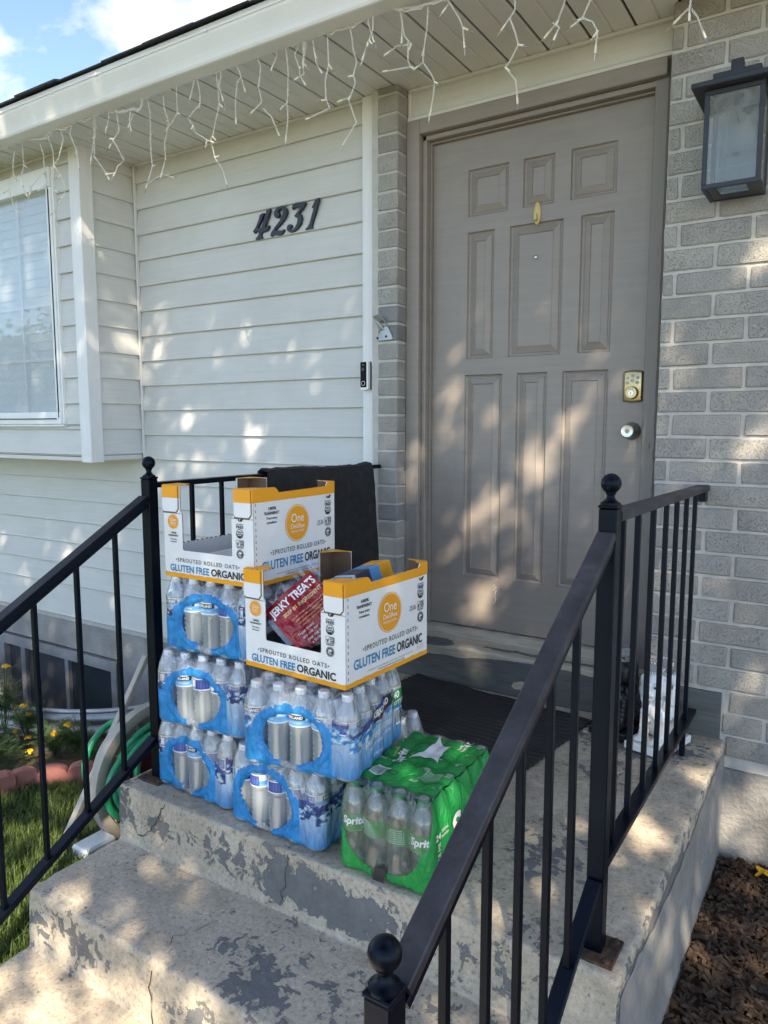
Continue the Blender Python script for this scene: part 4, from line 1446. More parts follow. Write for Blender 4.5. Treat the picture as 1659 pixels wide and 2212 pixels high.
for z in [z_ - LZ for z_ in zl]:
    for k in range(NL):
        a = k / NL
        if z < 0.1035 or z > 0.130:
            c = (0.75, 0.78, 0.82)
        elif 0.08 < a < 0.40:           # blue back panel
            c = (0.02, 0.06, 0.30)
            if 0.12 < a < 0.20 and 0.106 < z < 0.127:
                c = (0.7, 0.72, 0.75)
            elif a > 0.24 and (k % 2 == 0) and 0.105 < z < 0.128:
                c = (0.10, 0.16, 0.42)
        elif z > 0.118 and 0.50 < a < 0.80:
            c = (0.012, 0.012, 0.014)   # black banner
        elif z > 0.118:
            c = (0.62, 0.70, 0.80)
        else:
            c = (0.10, 0.36, 0.66) if z > 0.107 else (0.22, 0.48, 0.75)
        cl.append((*c, 1))
set_colors(lab_me, 'print', cl)
lab_me.materials.append(MAT['label'])
lt = MB()
wrap_text(lt, 'KIRKLAND', 0.0324, 2 * PI * 0.645, 0.1205 + LZ, 0.0095, bold=0.03, xs=1.05)
lt_me = lt.mesh('lettering'); lt_me.materials.append(MAT['ink_white'])
lt2 = MB(); wrap_text(lt2, 'purified water', 0.0324, 2 * PI * 0.66, 0.1095 + LZ, 0.0075)
lt2_me = lt2.mesh('lettering'); lt2_me.materials.append(MAT['ink_white'])

PW, PD, PH = 5 * PITCH, 8 * PITCH, 0.206
def film_mesh(seed, splash='deep', hx=0.0, hz=0.087, ha=0.100, hb=0.074, seam=0.55, front_white=True, rows=8):
    PD = rows * PITCH
    """shrink film: scalloped sleeve over 5 x 8 bottles with an oval hole in the front end"""
    rr = random.Random(seed)
    hw = PW / 2 + 0.0015
    # outline, counter-clockwise from front-left corner
    S = []
    step = 0.0035
    def seg(p, q, nrm, nb, length):
        n = int(length / step)
        for i in range(n):
            t = (i + 0.5) / n
            S.append(((p[0] + (q[0] - p[0]) * t, p[1] + (q[1] - p[1]) * t), nrm, t * nb))
    def arc(c, a0, a1):
        for i in range(12):
            a = a0 + (a1 - a0) * (i + 0.5) / 12
            S.append(((c[0] + 0.033 * math.cos(a), c[1] + 0.033 * math.sin(a)), (math.cos(a), math.sin(a)), None))
    e = 0.033
    seg((-hw + e, 0), (hw - e, 0), (0, -1), 4, PW - 2 * e)
    nf = len(S)
    arc((hw - e, e), -PI / 2, 0)
    seg((hw, e), (hw, PD - e), (1, 0), rows - 1, PD - 2 * e)
    arc((hw - e, PD - e), 0, PI / 2)
    seg((hw - e, PD), (-hw + e, PD), (0, 1), 4, PW - 2 * e)
    arc((-hw + e, PD - e), PI / 2, PI)
    seg((-hw, PD - e), (-hw, e), (-1, 0), rows - 1, PD - 2 * e)
    arc((-hw + e, e), PI, 1.5 * PI)
    n = len(S)
    Z = [0.001, 0.004, 0.009] + [0.013 + 0.0035 * i for i in range(33)] + [0.132 + 0.005 * i for i in range(15)]
    vs, col = [], []
    for z in Z:
        for (p, nm, t) in S:
            ins = 0.0
            if z < 0.013:
                ins = 0.008 * ((0.013 - z) / 0.013) ** 1.5
            if z > 0.145:
                ins = 0.0190 * ((z - 0.145) / 0.057) ** 1.2
            if t is not None:
                d = abs((t % 1.0) - 0.0)
                d = min(d, 1 - d) * PITCH          # distance from a bottle axis
                circ = 0.0323 - math.sqrt(max(0, 0.0323 ** 2 - min(d, 0.0322) ** 2))
                A = 0.0060 if z < 0.140 else 0.0060 + 0.012 * (z - 0.140) / 0.06
                ins += A * (1 - math.exp(-circ / A))
            w = 0.0016 * mnoise.fractal(Vector((p[0] * 30 + seed * 7, p[1] * 30, z * 22)), 1.0, 2.0, 4)
            w += 0.0012 * mnoise.noise(Vector((p[0] * 70, p[1] * 70 + seed, z * 18)))
            x, y = p[0] - nm[0] * (ins + w), p[1] - nm[1] * (ins + w)
            zz = z
            if z > 0.185 and t is not None:
                d = abs((t % 1.0)); d = min(d, 1 - d)
                zz = z - (z - 0.185) / 0.017 * 0.014 * (1 - math.exp(-((d) / 0.22) ** 2))
            vs.append((x, y, zz))
            # ---- print
            c, a = (1, 1, 1), 0.0
            front = nm[1] < -0.72
            nz = mnoise.fractal(Vector((p[0] * 26 + seed, p[1] * 26, z * 26)), 1.0, 2.0, 4)
            n2 = mnoise.fractal(Vector((p[0] * 60 + seed, p[1] * 60, z * 90)), 1.0, 2.0, 3)
            if front:
                ex, ez = (p[0] - hx), (z - hz)
                th = math.atan2(ez, ex)
                ro = math.hypot(ex / (ha + 0.036), ez / (hb + 0.024))
                ri = math.hypot(ex / ha, ez / hb)
                stk = mnoise.fractal(Vector((th * 5.0 + seed, ri * 1.2, seed)), 1.0, 2.0, 3)
                ro += 0.05 * mnoise.noise(Vector((th * 3.0, seed, 2.0)))
                lobes = (z < hz + 0.012 + 0.10 * ex * (1 if ex > 0 else 0.2) + 0.006 * nz) and p[0] < hx + ha + 0.026 and p[0] > -hw - 0.02
                if (ro < 1.0 or lobes):
                    k_ = 1.0 + 0.30 * stk
                    c, a = (0.006 * max(0, stk), 0.335 * k_, min(0.92, 0.80 * k_)), 0.97 - 0.08 * max(0, stk)
                    if ro > 0.9 and not lobes:
                        a = 0.9
                    if ri < 1.12:
                        c = (0.0, 0.27, 0.70)
                # clear weld at the bottom
                if z < hz - hb * 0.55 and -0.042 + 0.25 * (0.05 - z) < ex < 0.004 + 0.3 * (0.05 - z):
                    a = 0.0
            # flanks and front corners: splash of water over white and blue
            if not front or p[0] > hx + ha + 0.026 or (p[0] < hx - ha - 0.03 and z > hz + 0.012):
                s = p[1] if abs(nm[0]) > 0.5 else -p[0] * 0.6
                zw = 0.118 + 0.016 * math.sin(s * 21 + seed) + 0.010 * nz
                if nm[1] > 0.72:
                    zw = 0.0
                if z < zw:
                    g = max(0.0, min(1.0, z / 0.115))
                    k = (1 - g) ** 0.85
                    side_l = nm[0] < -0.3 or (front and p[0] < 0)
                    top_c = (0.70, 0.85, 0.97) if not side_l else (0.10, 0.42, 0.85)
                    c = tuple(top_c[i] * (1 - k) + (0.0, 0.33, 0.80)[i] * k for i in range(3))
                    a = 0.80 + 0.12 * k
                    if z > zw - 0.034 and z > 0.06:
                        q = n2 + 0.25 * math.sin((z - zw) * 240 + nz * 9)
                        if splash == 'deep':
                            c = (0.012, 0.05, 0.20) if q > -0.02 else ((0.08, 0.28, 0.60) if q > -0.28 else (0.75, 0.85, 0.95))
                        else:
                            c = (0.02, 0.28, 0.70) if q > 0.05 else ((0.20, 0.55, 0.88) if q > -0.25 else (0.80, 0.90, 0.97))
                        a = 0.95
                elif z < zw + 0.013 and z > 0.06:
                    c, a = (0.05, 0.07, 0.30), 0.85
            col.append((*c, a))
    nz_ = len(Z)
    fs = []
    hole = lambda v: math.hypot((v[0] - hx) / ha, (v[2] - hz) / hb) * (1.0 + 0.055 * mnoise.noise(Vector((math.atan2(v[2] - hz, v[0] - hx) * 2.2, seed * 3.1, 0.5))) + 0.02 * mnoise.noise(Vector((math.atan2(v[2] - hz, v[0] - hx) * 9, seed * 3.1, 0.5))))
    for j in range(nz_ - 1):
        for i in range(n):
            q = (j * n + i, j * n + (i + 1) % n, (j + 1) * n + (i + 1) % n, (j + 1) * n + i)
            if i < nf - 1:
                cx = sum(vs[k][0] for k in q) / 4; cz = sum(vs[k][2] for k in q) / 4
                if hole((cx, 0, cz)) < 1.0:
                    continue
            fs.append(q)
    # pull the rim of the hole on to the oval and roll it inwards a little
    for j in range(nz_):
        for i in range(nf):
            k = j * n + i
            h = hole(vs[k])
            if 0.90 < h < 1.06:
                f = 1.0 / h
                vs[k] = (hx + (vs[k][0] - hx) * f, vs[k][1] + 0.004, hz + (vs[k][2] - hz) * f)
            elif 1.06 <= h < 1.3:
                vs[k] = (vs[k][0], vs[k][1] - 0.0025 * math.sin((h - 1.06) / 0.24 * PI) + 0.0012 * mnoise.noise(Vector((math.atan2(vs[k][2] - hz, vs[k][0] - hx) * 9, h * 3, seed))), vs[k][2])
    # top sheet, tented over the caps
    top0 = (nz_ - 1) * n
    gx, gy = 60, 12 * rows
    o = len(vs)
    x0, x1, y0, y1 = -hw + 0.0200, hw - 0.0200, 0.0200, PD - 0.0200
    for j in range(gy + 1):
        for i in range(gx + 1):
            x = x0 + (x1 - x0) * i / gx
            y = y0 + (y1 - y0) * j / gy
            bx = ((x + hw) / PITCH) % 1.0 - 0.5
            by = (y / PITCH) % 1.0 - 0.5
            d = math.hypot(bx, by) * PITCH
            z = 0.2032 - 0.015 * (1 - math.exp(-(max(0, d - 0.012) / 0.017) ** 2)) + 0.002 * mnoise.fractal(Vector((x * 40, y * 40, seed)), 1.0, 2.0, 3)
            vs.append((x, y, z)); col.append((1, 1, 1, 0.0))
    w = gx + 1
    for j in range(gy):
        for i in range(gx):
            fs.append((o + j * w + i, o + j * w + i + 1, o + (j + 1) * w + i + 1, o + (j + 1) * w + i))
    # close the narrow strip between wall and top
    me = bpy.data.meshes.new('shrink_film')
    me.from_pydata(vs, [], fs)
    me.polygons.foreach_set('use_smooth', [True] * len(me.polygons))
    set_colors(me, 'print', col)
    me.materials.append(MAT['film'])
    return me

def water_pack(label, loc, rz, film, seed, banner=False, rows=8):
    t = thing('water_pack', label, 'water pack', loc, 'shrink-wrapped water packs', rz)
    t.scale = (1, 1, 1.055)
    rr = random.Random(seed)
    o = bpy.data.objects.new('shrink_film', film); COL.objects.link(o); o.parent = t
    for j in range(rows):
        for i in range(5):
            x = -PW / 2 + PITCH * (i + 0.5); y = PITCH * (j + 0.5)
            b = bpy.data.objects.new('bottle', bot_me); COL.objects.link(b); b.parent = t
            b.location = (x, y, 0.001); b.rotation_euler = (0, 0, rr.uniform(0, 2 * PI))
            if j == 0 or i == 4:
                # turn the printed face more or less outwards
                b.rotation_euler = (0, 0, -PI / 2 - 2 * PI * rr.choice((0.66, 0.70, 0.30, 0.24, 0.17)) + rr.uniform(-.3, .3))
            for me, nm in ((cap_me, 'cap'), (lab_me, 'label')):
                c = bpy.data.objects.new(nm, me); COL.objects.link(c); c.parent = b
            if j == 0:
                for me in (lt_me, lt2_me):
                    c = bpy.data.objects.new('lettering', me); COL.objects.link(c); c.parent = b
    if banner:
        # printed banners on the long flank
        def wrap_flank(body, y, z, size, mat, tilt=0.0, **k):
            vs, fs = text_mesh(body, size, **k)
            mb = MB()
            pts = []
            for u, v in vs:
                yy = y + u * math.cos(tilt) - v * math.sin(tilt); zz = z + u * math.sin(tilt) + v * math.cos(tilt)
                d = (yy / PITCH) % 1.0 - 0.5
                circ = 0.0323 - math.sqrt(max(0, 0.0323 ** 2 - min(abs(d) * PITCH, .032) ** 2))
                pts.append((PW / 2 + 0.0022 - 0.0055 * (1 - math.exp(-circ / 0.0055)), yy, zz))
            mb.add(pts, fs)
            part('lettering', mb, mat, t, local=True)
        def wrap_patch(y0, y1, z0, z1, mat, tilt=0.0, rnd=0.0):
            mb = MB()
            def fn(u, v):
                yy = y0 + (y1 - y0) * u; zz = z0 + (z1 - z0) * v + tilt * (yy - y0)
                d = (yy / PITCH) % 1.0 - 0.5
                circ = 0.0323 - math.sqrt(max(0, 0.0323 ** 2 - min(abs(d) * PITCH, .032) ** 2))
                return (PW / 2 + 0.0016 - 0.0055 * (1 - math.exp(-circ / 0.0055)), yy, zz)
            mb.grid(fn, 30, 6)
            part('printed_patch', mb, mat, t, local=True, smooth='full')
        wrap_patch(0.120, 0.232, 0.098, 0.130, 'ink_black', 0.18)
        wrap_flank('KIRKLAND', 0.124, 0.1115, 0.0225, 'ink_white', 0.18, bold=0.03, xs=0.80)
        wrap_flank('Signature', 0.150, 0.1010, 0.016, 'ink_red', 0.18, shear=0.3)
        wrap_flank('purified Water', 0.072, 0.062, 0.028, 'ink_white', 0.05, xs=0.95)
        wrap_flank('minerals added for taste', 0.090, 0.046, 0.0135, 'ink_white', 0.05)
        wrap_flank('40 BOTTLES', 0.120, 0.020, 0.011, 'ink_white', 0.0)
        wrap_patch(0.250, 0.306, 0.096, 0.140, 'sprite_green', 0.0)
        wrap_flank('40', 0.256, 0.118, 0.026, 'ink_white', 0.0, bold=0.03)
        wrap_flank('BOTTLES', 0.253, 0.101, 0.0150, 'ink_white', 0.0, bold=0.02)
        wrap_patch(0.255, 0.303, 0.046, 0.090, 'ink_white', 0.0)
        for k in range(11):
            wrap_patch_y = 0.259 + k * 0.0038
            mb = MB()
            wd = rr.choice((.0010, .0016, .0022))
            mb.grid(lambda u, v: (PW / 2 + 0.0026 - 0.0055 * (1 - math.exp(-(0.0323 - math.sqrt(max(0, 0.0323 ** 2 - min(abs(((wrap_patch_y + wd * u) / PITCH) % 1.0 - 0.5) * PITCH, .032) ** 2))) / 0.0055)), wrap_patch_y + wd * u, 0.052 + 0.034 * v), 1, 1)
            part('barcode_line', mb, 'ink_black', t, local=True)
    return t
MAT['ink_red'] = M('ink_red', (0.45, 0.01, 0.015), 0.45, 0.0)
filmA = film_mesh(1, hx=-0.010, hz=0.080, ha=0.085, hb=0.062)
filmB = film_mesh(2, hx=-0.012, hz=0.083, ha=0.088, hb=0.062)
filmC = film_mesh(3, hx=0.0, hz=0.082, ha=0.092, hb=0.062)
filmD = film_mesh(4, splash='pale', hx=-0.012, hz=0.080, ha=0.085, hb=0.060, rows=5)
filmE = film_mesh(5, hx=-0.026, hz=0.082, ha=0.090, hb=0.068)
r5 = math.radians
water_pack('water pack at the bottom of the stack beside the railing post', (-0.900, -1.420, 0.002), r5(-3), filmA, 11)
water_pack('water pack in the middle of the three-high stack by the railing', (-0.852, -1.430, 0.2165), r5(6), filmB, 12)
water_pack('water pack directly under the upper oat box, topmost of its stack', (-0.838, -1.405, 0.4310), r5(5), filmC, 13)
water_pack('water pack standing on the step edge next to the green soda pack', (-0.560, -1.452, 0.002), r5(-2), filmE, 14)
water_pack('water pack under the oat box with the red treat bag', (-0.447, -1.488, 0.220), r5(9.5), filmD, 15, banner=True, rows=5)

# ------------------------------------------------------------------ soda pack
GW, GD, GH = 0.244, 0.370, 0.218
SP = 0.0605
def soda_profile():
    return [(0.005, 0.008), (0.020, 0.002), (0.027, 0.001), (0.0298, 0.006), (0.0302, 0.02), (0.0292, 0.045), (0.0276, 0.066), (0.0280, 0.080), (0.0298, 0.093), (0.0302, 0.098), (0.0302, 0.142), (0.0305, 0.146), (0.0298, 0.156), (0.0268, 0.170), (0.0218, 0.184), (0.0162, 0.194), (0.0130, 0.200), (0.0125, 0.204)]
sb_me = MB().lathe(soda_profile(), 20).mesh('bottle', (0, 0, 0), 'full'); sb_me.materials.append(MAT['soda_bottle'])
sc_ = MB()
pr = [(0.0136, 0.2015), (0.0140, 0.203), (0.0140, 0.2165), (0.0132, 0.2185), (0.0005, 0.2188)]
sc_.lathe(pr, 24)
sc_me = sc_.mesh('cap', (0, 0, 0), True); sc_me.materials.append(MAT['cap_green'])
sr = MB()
for rr_ in (0.0105, 0.0072, 0.0040):
    disc(sr, (0, 0, 0.2191), (1, 0, 0), (0, 1, 0), rr_, 24, rr_ - 0.0011)
sr_me = sr.mesh('cap_ring'); sr_me.materials.append(MAT['ink_pale'] if 'ink_pale' in MAT else MAT['ink_white'])
sl_ = MB().lathe([(0.0307, 0.0985), (0.0308, 0.11), (0.0308, 0.13), (0.0307, 0.1415)], 40, cap=False)
sl_me = sl_.mesh('label', (0, 0, 0), 'full'); sl_me.materials.append(MAT['sprite_green'])
stx = MB()
wrap_text(stx, 'Sprite', 0.0312, 0.0, 0.1165, 0.026, bold=0.035, shear=0.15, xs=0.95)
stx_me = stx.mesh('lettering'); stx_me.materials.append(MAT['ink_white'])
fx = MB()
for r_i in range(7):
    wrap_text(fx, ('Nutrition Facts' if r_i == 0 else 'carbonated water sugar citric')[:18], 0.0312, PI, 0.135 - 0.0052 * r_i, 0.0052)
wrap_text(fx, '210 cal', 0.0312, 0.9, 0.104, 0.007, bold=0.02)
fx_me = fx.mesh('lettering'); fx_me.materials.append(MAT['ink_white'])

def soda_film():
    hw = GW / 2 + 0.0015
    e = 0.030
    S = []
    def seg(p, q, nrm, nb, length):
        n = int(length / 0.0035)
        for i in range(n):
            t = (i + 0.5) / n
            S.append(((p[0] + (q[0] - p[0]) * t, p[1] + (q[1] - p[1]) * t), nrm, t * nb))
    def arc(c, a0, a1):
        for i in range(12):
            a = a0 + (a1 - a0) * (i + 0.5) / 12
            S.append(((c[0] + e * math.cos(a), c[1] + e * math.sin(a)), (math.cos(a), math.sin(a)), None))
    seg((-hw + e, 0), (hw - e, 0), (0, -1), 3, GW - 2 * e); arc((hw - e, e), -PI / 2, 0)
    seg((hw, e), (hw, GD - e), (1, 0), 5, GD - 2 * e); arc((hw - e, GD - e), 0, PI / 2)
    seg((hw - e, GD), (-hw + e, GD), (0, 1), 3, GW - 2 * e); arc((-hw + e, GD - e), PI / 2, PI)
    seg((-hw, GD - e), (-hw, e), (-1, 0), 5, GD - 2 * e); arc((-hw + e, e), PI, 1.5 * PI)
    n = len(S)
    Z = [0.001, 0.004, 0.009] + [0.013 + 0.0035 * i for i in range(37)] + [0.146 + 0.005 * i for i in range(15)]
    GREEN = (0.0, 0.42, 0.085)
    vs, col, fs = [], [], []
    for z in Z:
        for (p, nm, t) in S:
            ins = 0.007 * ((0.013 - z) / 0.013) ** 1.5 if z < 0.013 else 0.0
            if z > 0.150:
                ins = 0.0180 * ((z - 0.150) / 0.069) ** 1.3
            if t is not None:
                d = abs(t % 1.0); d = min(d, 1 - d) * SP
                circ = 0.0302 - math.sqrt(max(0, 0.0302 ** 2 - min(d, 0.0301) ** 2))
                A = 0.0032 if z < 0.142 else 0.0032 + 0.010 * (z - 0.142) / 0.07
                ins += A * (1 - math.exp(-circ / A))
            w = 0.0018 * mnoise.fractal(Vector((p[0] * 30 + 40, p[1] * 30, z * 20)), 1.0, 2.0, 4)
            x, y = p[0] - nm[0] * (ins + w), p[1] - nm[1] * (ins + w)
            zz = z
            if z > 0.198 and t is not None:
                d = abs(t % 1.0); d = min(d, 1 - d)
                zz = z - (z - 0.198) / 0.018 * 0.012 * (1 - math.exp(-(d / 0.22) ** 2))
            vs.append((x, y, zz))
            c, a = GREEN, 0.95
            front = nm[1] < -0.6
            back = nm[1] > 0.6
            if front:
                # clear window: broad U between the green cheeks
                ux = abs(p[0]) / 0.098
                zb = 0.026 + 0.060 * max(0, ux) ** 4
                if abs(p[0]) < 0.098 and z > zb:
                    a = 0.0
                if z > 0.098 + 0.02 * (abs(p[0]) - 0.098) / 0.03:
                    a = 0.0
                if abs(p[0] + 0.006) < 0.020 - 0.1 * z and z < 0.05:
                    a = 0.0
            elif back and z > 0.08:
                a = 0.0
            elif abs(nm[0]) > 0.6 and p[1] < 0.034 and z > 0.10 + (p[1]) * 3.4:
                a = 0.0
            col.append((*c, a))
    for j in range(len(Z) - 1):
        for i in range(n):
            fs.append((j * n + i, j * n + (i + 1) % n, (j + 1) * n + (i + 1) % n, (j + 1) * n + i))
    gx, gy = 64, 96
    o = len(vs)
    x0, x1, y0, y1 = -hw + 0.0192, hw - 0.0192, 0.0192, GD - 0.0192
    for j in range(gy + 1):
        for i in range(gx + 1):
            x = x0 + (x1 - x0) * i / gx; y = y0 + (y1 - y0) * j / gy
            bx = ((x + hw) / SP) % 1.0 - 0.5; by = (y / SP) % 1.0 - 0.5
            d = math.hypot(bx, by) * SP
            z = 0.2205 - 0.0085 * (1 - math.exp(-(max(0, d - 0.013) / 0.018) ** 2)) + 0.002 * mnoise.fractal(Vector((x * 40, y * 40, 9)), 1.0, 2.0, 3)
            vs.append((x, y, z))
            edge = 0.052 + 0.004 * math.sin(x * 60)
            a = 0.0 if (y < edge or y > GD - 0.036) else 0.95
            c = GREEN
            # four-pointed white spark
            sx, sy = (x - 0.004), (y - 0.262)
            ca, sa = math.cos(0.62), math.sin(0.62)
            rx, ry = (sx * ca + sy * sa) / 0.062, (-sx * sa + sy * ca) / 0.085
            ang_ = math.atan2(ry, rx)
            col.append((*c, a))
    w = gx + 1
    for j in range(gy):
        for i in range(gx):
            fs.append((o + j * w + i, o + j * w + i + 1, o + (j + 1) * w + i + 1, o + (j + 1) * w + i))
    me = bpy.data.meshes.new('shrink_film')
    me.from_pydata(vs, [], fs)
    me.polygons.foreach_set('use_smooth', [True] * len(me.polygons))
    set_colors(me, 'print', col)
    me.materials.append(MAT['soda_film'])
    return me
SG = thing('soda_pack', 'green shrink-wrapped soda bottle pack on the concrete before the black doormat', 'soda pack', (-0.212, -1.462, 0.002), None, r5(1.0))
SG.scale = (1.05, 1.05, 1.0)
_sf = bpy.data.objects.new('shrink_film', soda_film()); COL.objects.link(_sf); _sf.parent = SG
rr = random.Random(3)
for j in range(6):
    for i in range(4):
        b = bpy.data.objects.new('bottle', sb_me); COL.objects.link(b); b.parent = SG
        b.location = (-GW / 2 + SP * (i + 0.5) + 0.001, SP * (j + 0.5) + 0.003, 0.001)
        rz = rr.uniform(0, 6.28)
        if j == 0:
            rz = -PI / 2 + (0.45, 2.6, 3.3, 0.35)[i] + 0.0
        b.rotation_euler = (0, 0, rz)
        for me, nm in ((sc_me, 'cap'), (sr_me, 'cap_ring'), (sl_me, 'label')):
            c = bpy.data.objects.new(nm, me); COL.objects.link(c); c.parent = b
        if j == 0:
            for me in (stx_me, fx_me):
                c = bpy.data.objects.new('lettering', me); COL.objects.link(c); c.parent = b
def soda_top_text(body, x, y, ux, size, mat, **k):
    mb = MB()
    u = Vector((math.cos(ux), math.sin(ux), 0)); v = Vector((-math.sin(ux), math.cos(ux), 0))
    put_text(mb, body, (x, y, 0), u, v, size, **k)
    out = []
    for (px, py, pz) in mb.v:
        bx = ((px + GW / 2) / SP) % 1.0 - 0.5; by = (py / SP) % 1.0 - 0.5
        d = math.hypot(bx, by) * SP
        out.append((px, py, 0.2255 - 0.0085 * (1 - math.exp(-(max(0, d - 0.013) / 0.018) ** 2))))
    mb.v = out
    part('lettering', mb, mat, SG, local=True)
def top_z(px, py, lift):
    bx = ((px + GW / 2) / SP) % 1.0 - 0.5; by = (py / SP) % 1.0 - 0.5
    d = math.hypot(bx, by) * SP
    return 0.2205 + lift - 0.0085 * (1 - math.exp(-(max(0, d - 0.013) / 0.018) ** 2))
stips = [(-0.026, 0.338), (0.030, 0.303), (0.040, 0.196), (-0.036, 0.188)]
sc0 = (0.004, 0.258)
edge_ = []
for i in range(4):
    a, b = stips[i], stips[(i + 1) % 4]
    m_ = (sc0[0] * .62 + (a[0] + b[0]) * .19, sc0[1] * .62 + (a[1] + b[1]) * .19)
    for k in range(12):
        t = k / 12
        edge_.append(tuple(a[j] * (1 - t) ** 2 + m_[j] * 2 * t * (1 - t) + b[j] * t * t for j in (0, 1)))
spk = MB()
ne = len(edge_)
vs_ = []
for rI in range(1, 7):
    for ex, ey in edge_:
        px, py = sc0[0] + (ex - sc0[0]) * rI / 6, sc0[1] + (ey - sc0[1]) * rI / 6
        vs_.append((px, py, top_z(px, py, 0.0030)))
vs_.append((sc0[0], sc0[1], top_z(sc0[0], sc0[1], 0.0030)))
fs_ = [(ne * 6, (k + 1) % ne, k) for k in range(ne)] + [(r_ * ne + k, r_ * ne + (k + 1) % ne, (r_ + 1) * ne + (k + 1) % ne, (r_ + 1) * ne + k) for r_ in range(5) for k in range(ne)]
spk.add(vs_, fs_)
part('printed_spark', spk, 'ink_white', SG, local=True, smooth='full')
soda_top_text('Sprite', -0.036, 0.150, PI / 2 + 0.25, 0.034, 'ink_white', bold=0.03, shear=0.15)
soda_top_text('LEMON-LIME', -0.070, 0.178, PI / 2 + 0.2, 0.0085, 'ink_yellow')
soda_top_text('24', 0.052, 0.345, -PI / 2, 0.026, 'ink_white', bold=0.02)
soda_top_text('500mL', 0.056, 0.318, -PI / 2, 0.011, 'ink_white')
soda_top_text('bottles', 0.046, 0.318, -PI / 2, 0.011, 'ink_white')
for k in range(7):
    soda_top_text('nutrition facts serving', 0.040 + 0.0062 * k, 0.098, PI / 2 * 0.0 + 1.45, 0.0058, 'ink_white', xs=0.9)
def flat_patch(x0, x1, y0, y1, mat, name='printed_patch'):
    mb = MB()
    def fn(u, v):
        px, py = x0 + (x1 - x0) * u, y0 + (y1 - y0) * v
        bx = ((px + GW / 2) / SP) % 1.0 - 0.5; by = (py / SP) % 1.0 - 0.5
        d = math.hypot(bx, by) * SP
        return (px, py, 0.2226 - 0.0085 * (1 - math.exp(-(max(0, d - 0.013) / 0.018) ** 2)))
    mb.grid(fn, 10, 10)
    part(name, mb, mat, SG, local=True, smooth='full')
flat_patch(-0.082, -0.046, 0.076, 0.124, 'ink_white')
for k in range(12):
    yb_ = 0.080 + k * 0.0033
    mb = MB()
    def fn(u, v, yb_=yb_):
        px, py = -0.079 + 0.030 * u, yb_ + 0.0013 * v
        bx = ((px + GW / 2) / SP) % 1.0 - 0.5; by = (py / SP) % 1.0 - 0.5
        d = math.hypot(bx, by) * SP
        return (px, py, 0.2232 - 0.0085 * (1 - math.exp(-(max(0, d - 0.013) / 0.018) ** 2)))
    mb.grid(fn, 6, 1)
    part('barcode_line', mb, 'ink_green', SG, local=True) if 'ink_green' in MAT else part('barcode_line', mb, 'cap_green', SG, local=True)
def soda_side_text(body, y, z, size, **k):
    mb = MB(); put_text(mb, body, (GW / 2 + 0.0022, y, z), (0, 1, 0), (0, 0, 1), size, **k)
    part('lettering', mb, 'ink_white', SG, local=True)
soda_side_text('24', 0.030, 0.122, 0.022, bold=0.02)
soda_side_text('500mL', 0.056, 0.133, 0.0125)
soda_side_text('bottles', 0.056, 0.120, 0.0125)
soda_side_text('Sprite', 0.105, 0.082, 0.092, bold=0.035, shear=0.12)
soda_side_text('LEMON-LIME', 0.150, 0.058, 0.016)
mb = MB(); put_text(mb, 'RECYCLE ME', (GW / 2 + 0.0022, 0.052, 0.018), (0, 0, 1), (0, -1, 0), 0.017)
part('lettering', mb, 'ink_white', SG, local=True)
tp = MB().grid(lambda u, v: (-0.018 + 0.030 * u + 0.006 * v, -0.0075 - 0.002 * math.sin(v * 3), 0.004 + 0.034 * v), 4, 4)
part('tape_mark', tp, 'ink_black', SG, local=True, smooth='full')

# ------------------------------------------------------------------ oat boxes
BWD, BDP, BHT = 0.341, 0.366, 0.264
def fit(body, width, cap, bold=0.0, shear=0.0, spacing=1.0):
    size = cap / 0.70
    vs, fs = text_mesh(body, size, bold=bold, shear=shear, spacing=spacing)
    w = max(v[0] for v in vs) - min(v[0] for v in vs)
    return size, width / w
def leaf_icon(mb, c, ux, uy, s):
    c, ux, uy = Vector(c), Vector(ux), Vector(uy)
    for sg, a0, L in ((1, 0.55, 1.0), (-1, 0.9, 0.62)):
        pts = []
        for k in range(9):
            t = k / 8
            pts.append((t * L, 0.22 * L * math.sin(PI * t)))
        pts += [(t_, -w_) for t_, w_ in pts[::-1][1:-1]]
        ca, sa = math.cos(a0), math.sin(a0)
        P = [(sg * (u * ca - v * sa), u * sa + v * ca) for u, v in pts]
        mb.add([c + ux * (u * s) + uy * (v * s) for u, v in P], [tuple(range(len(P)))])
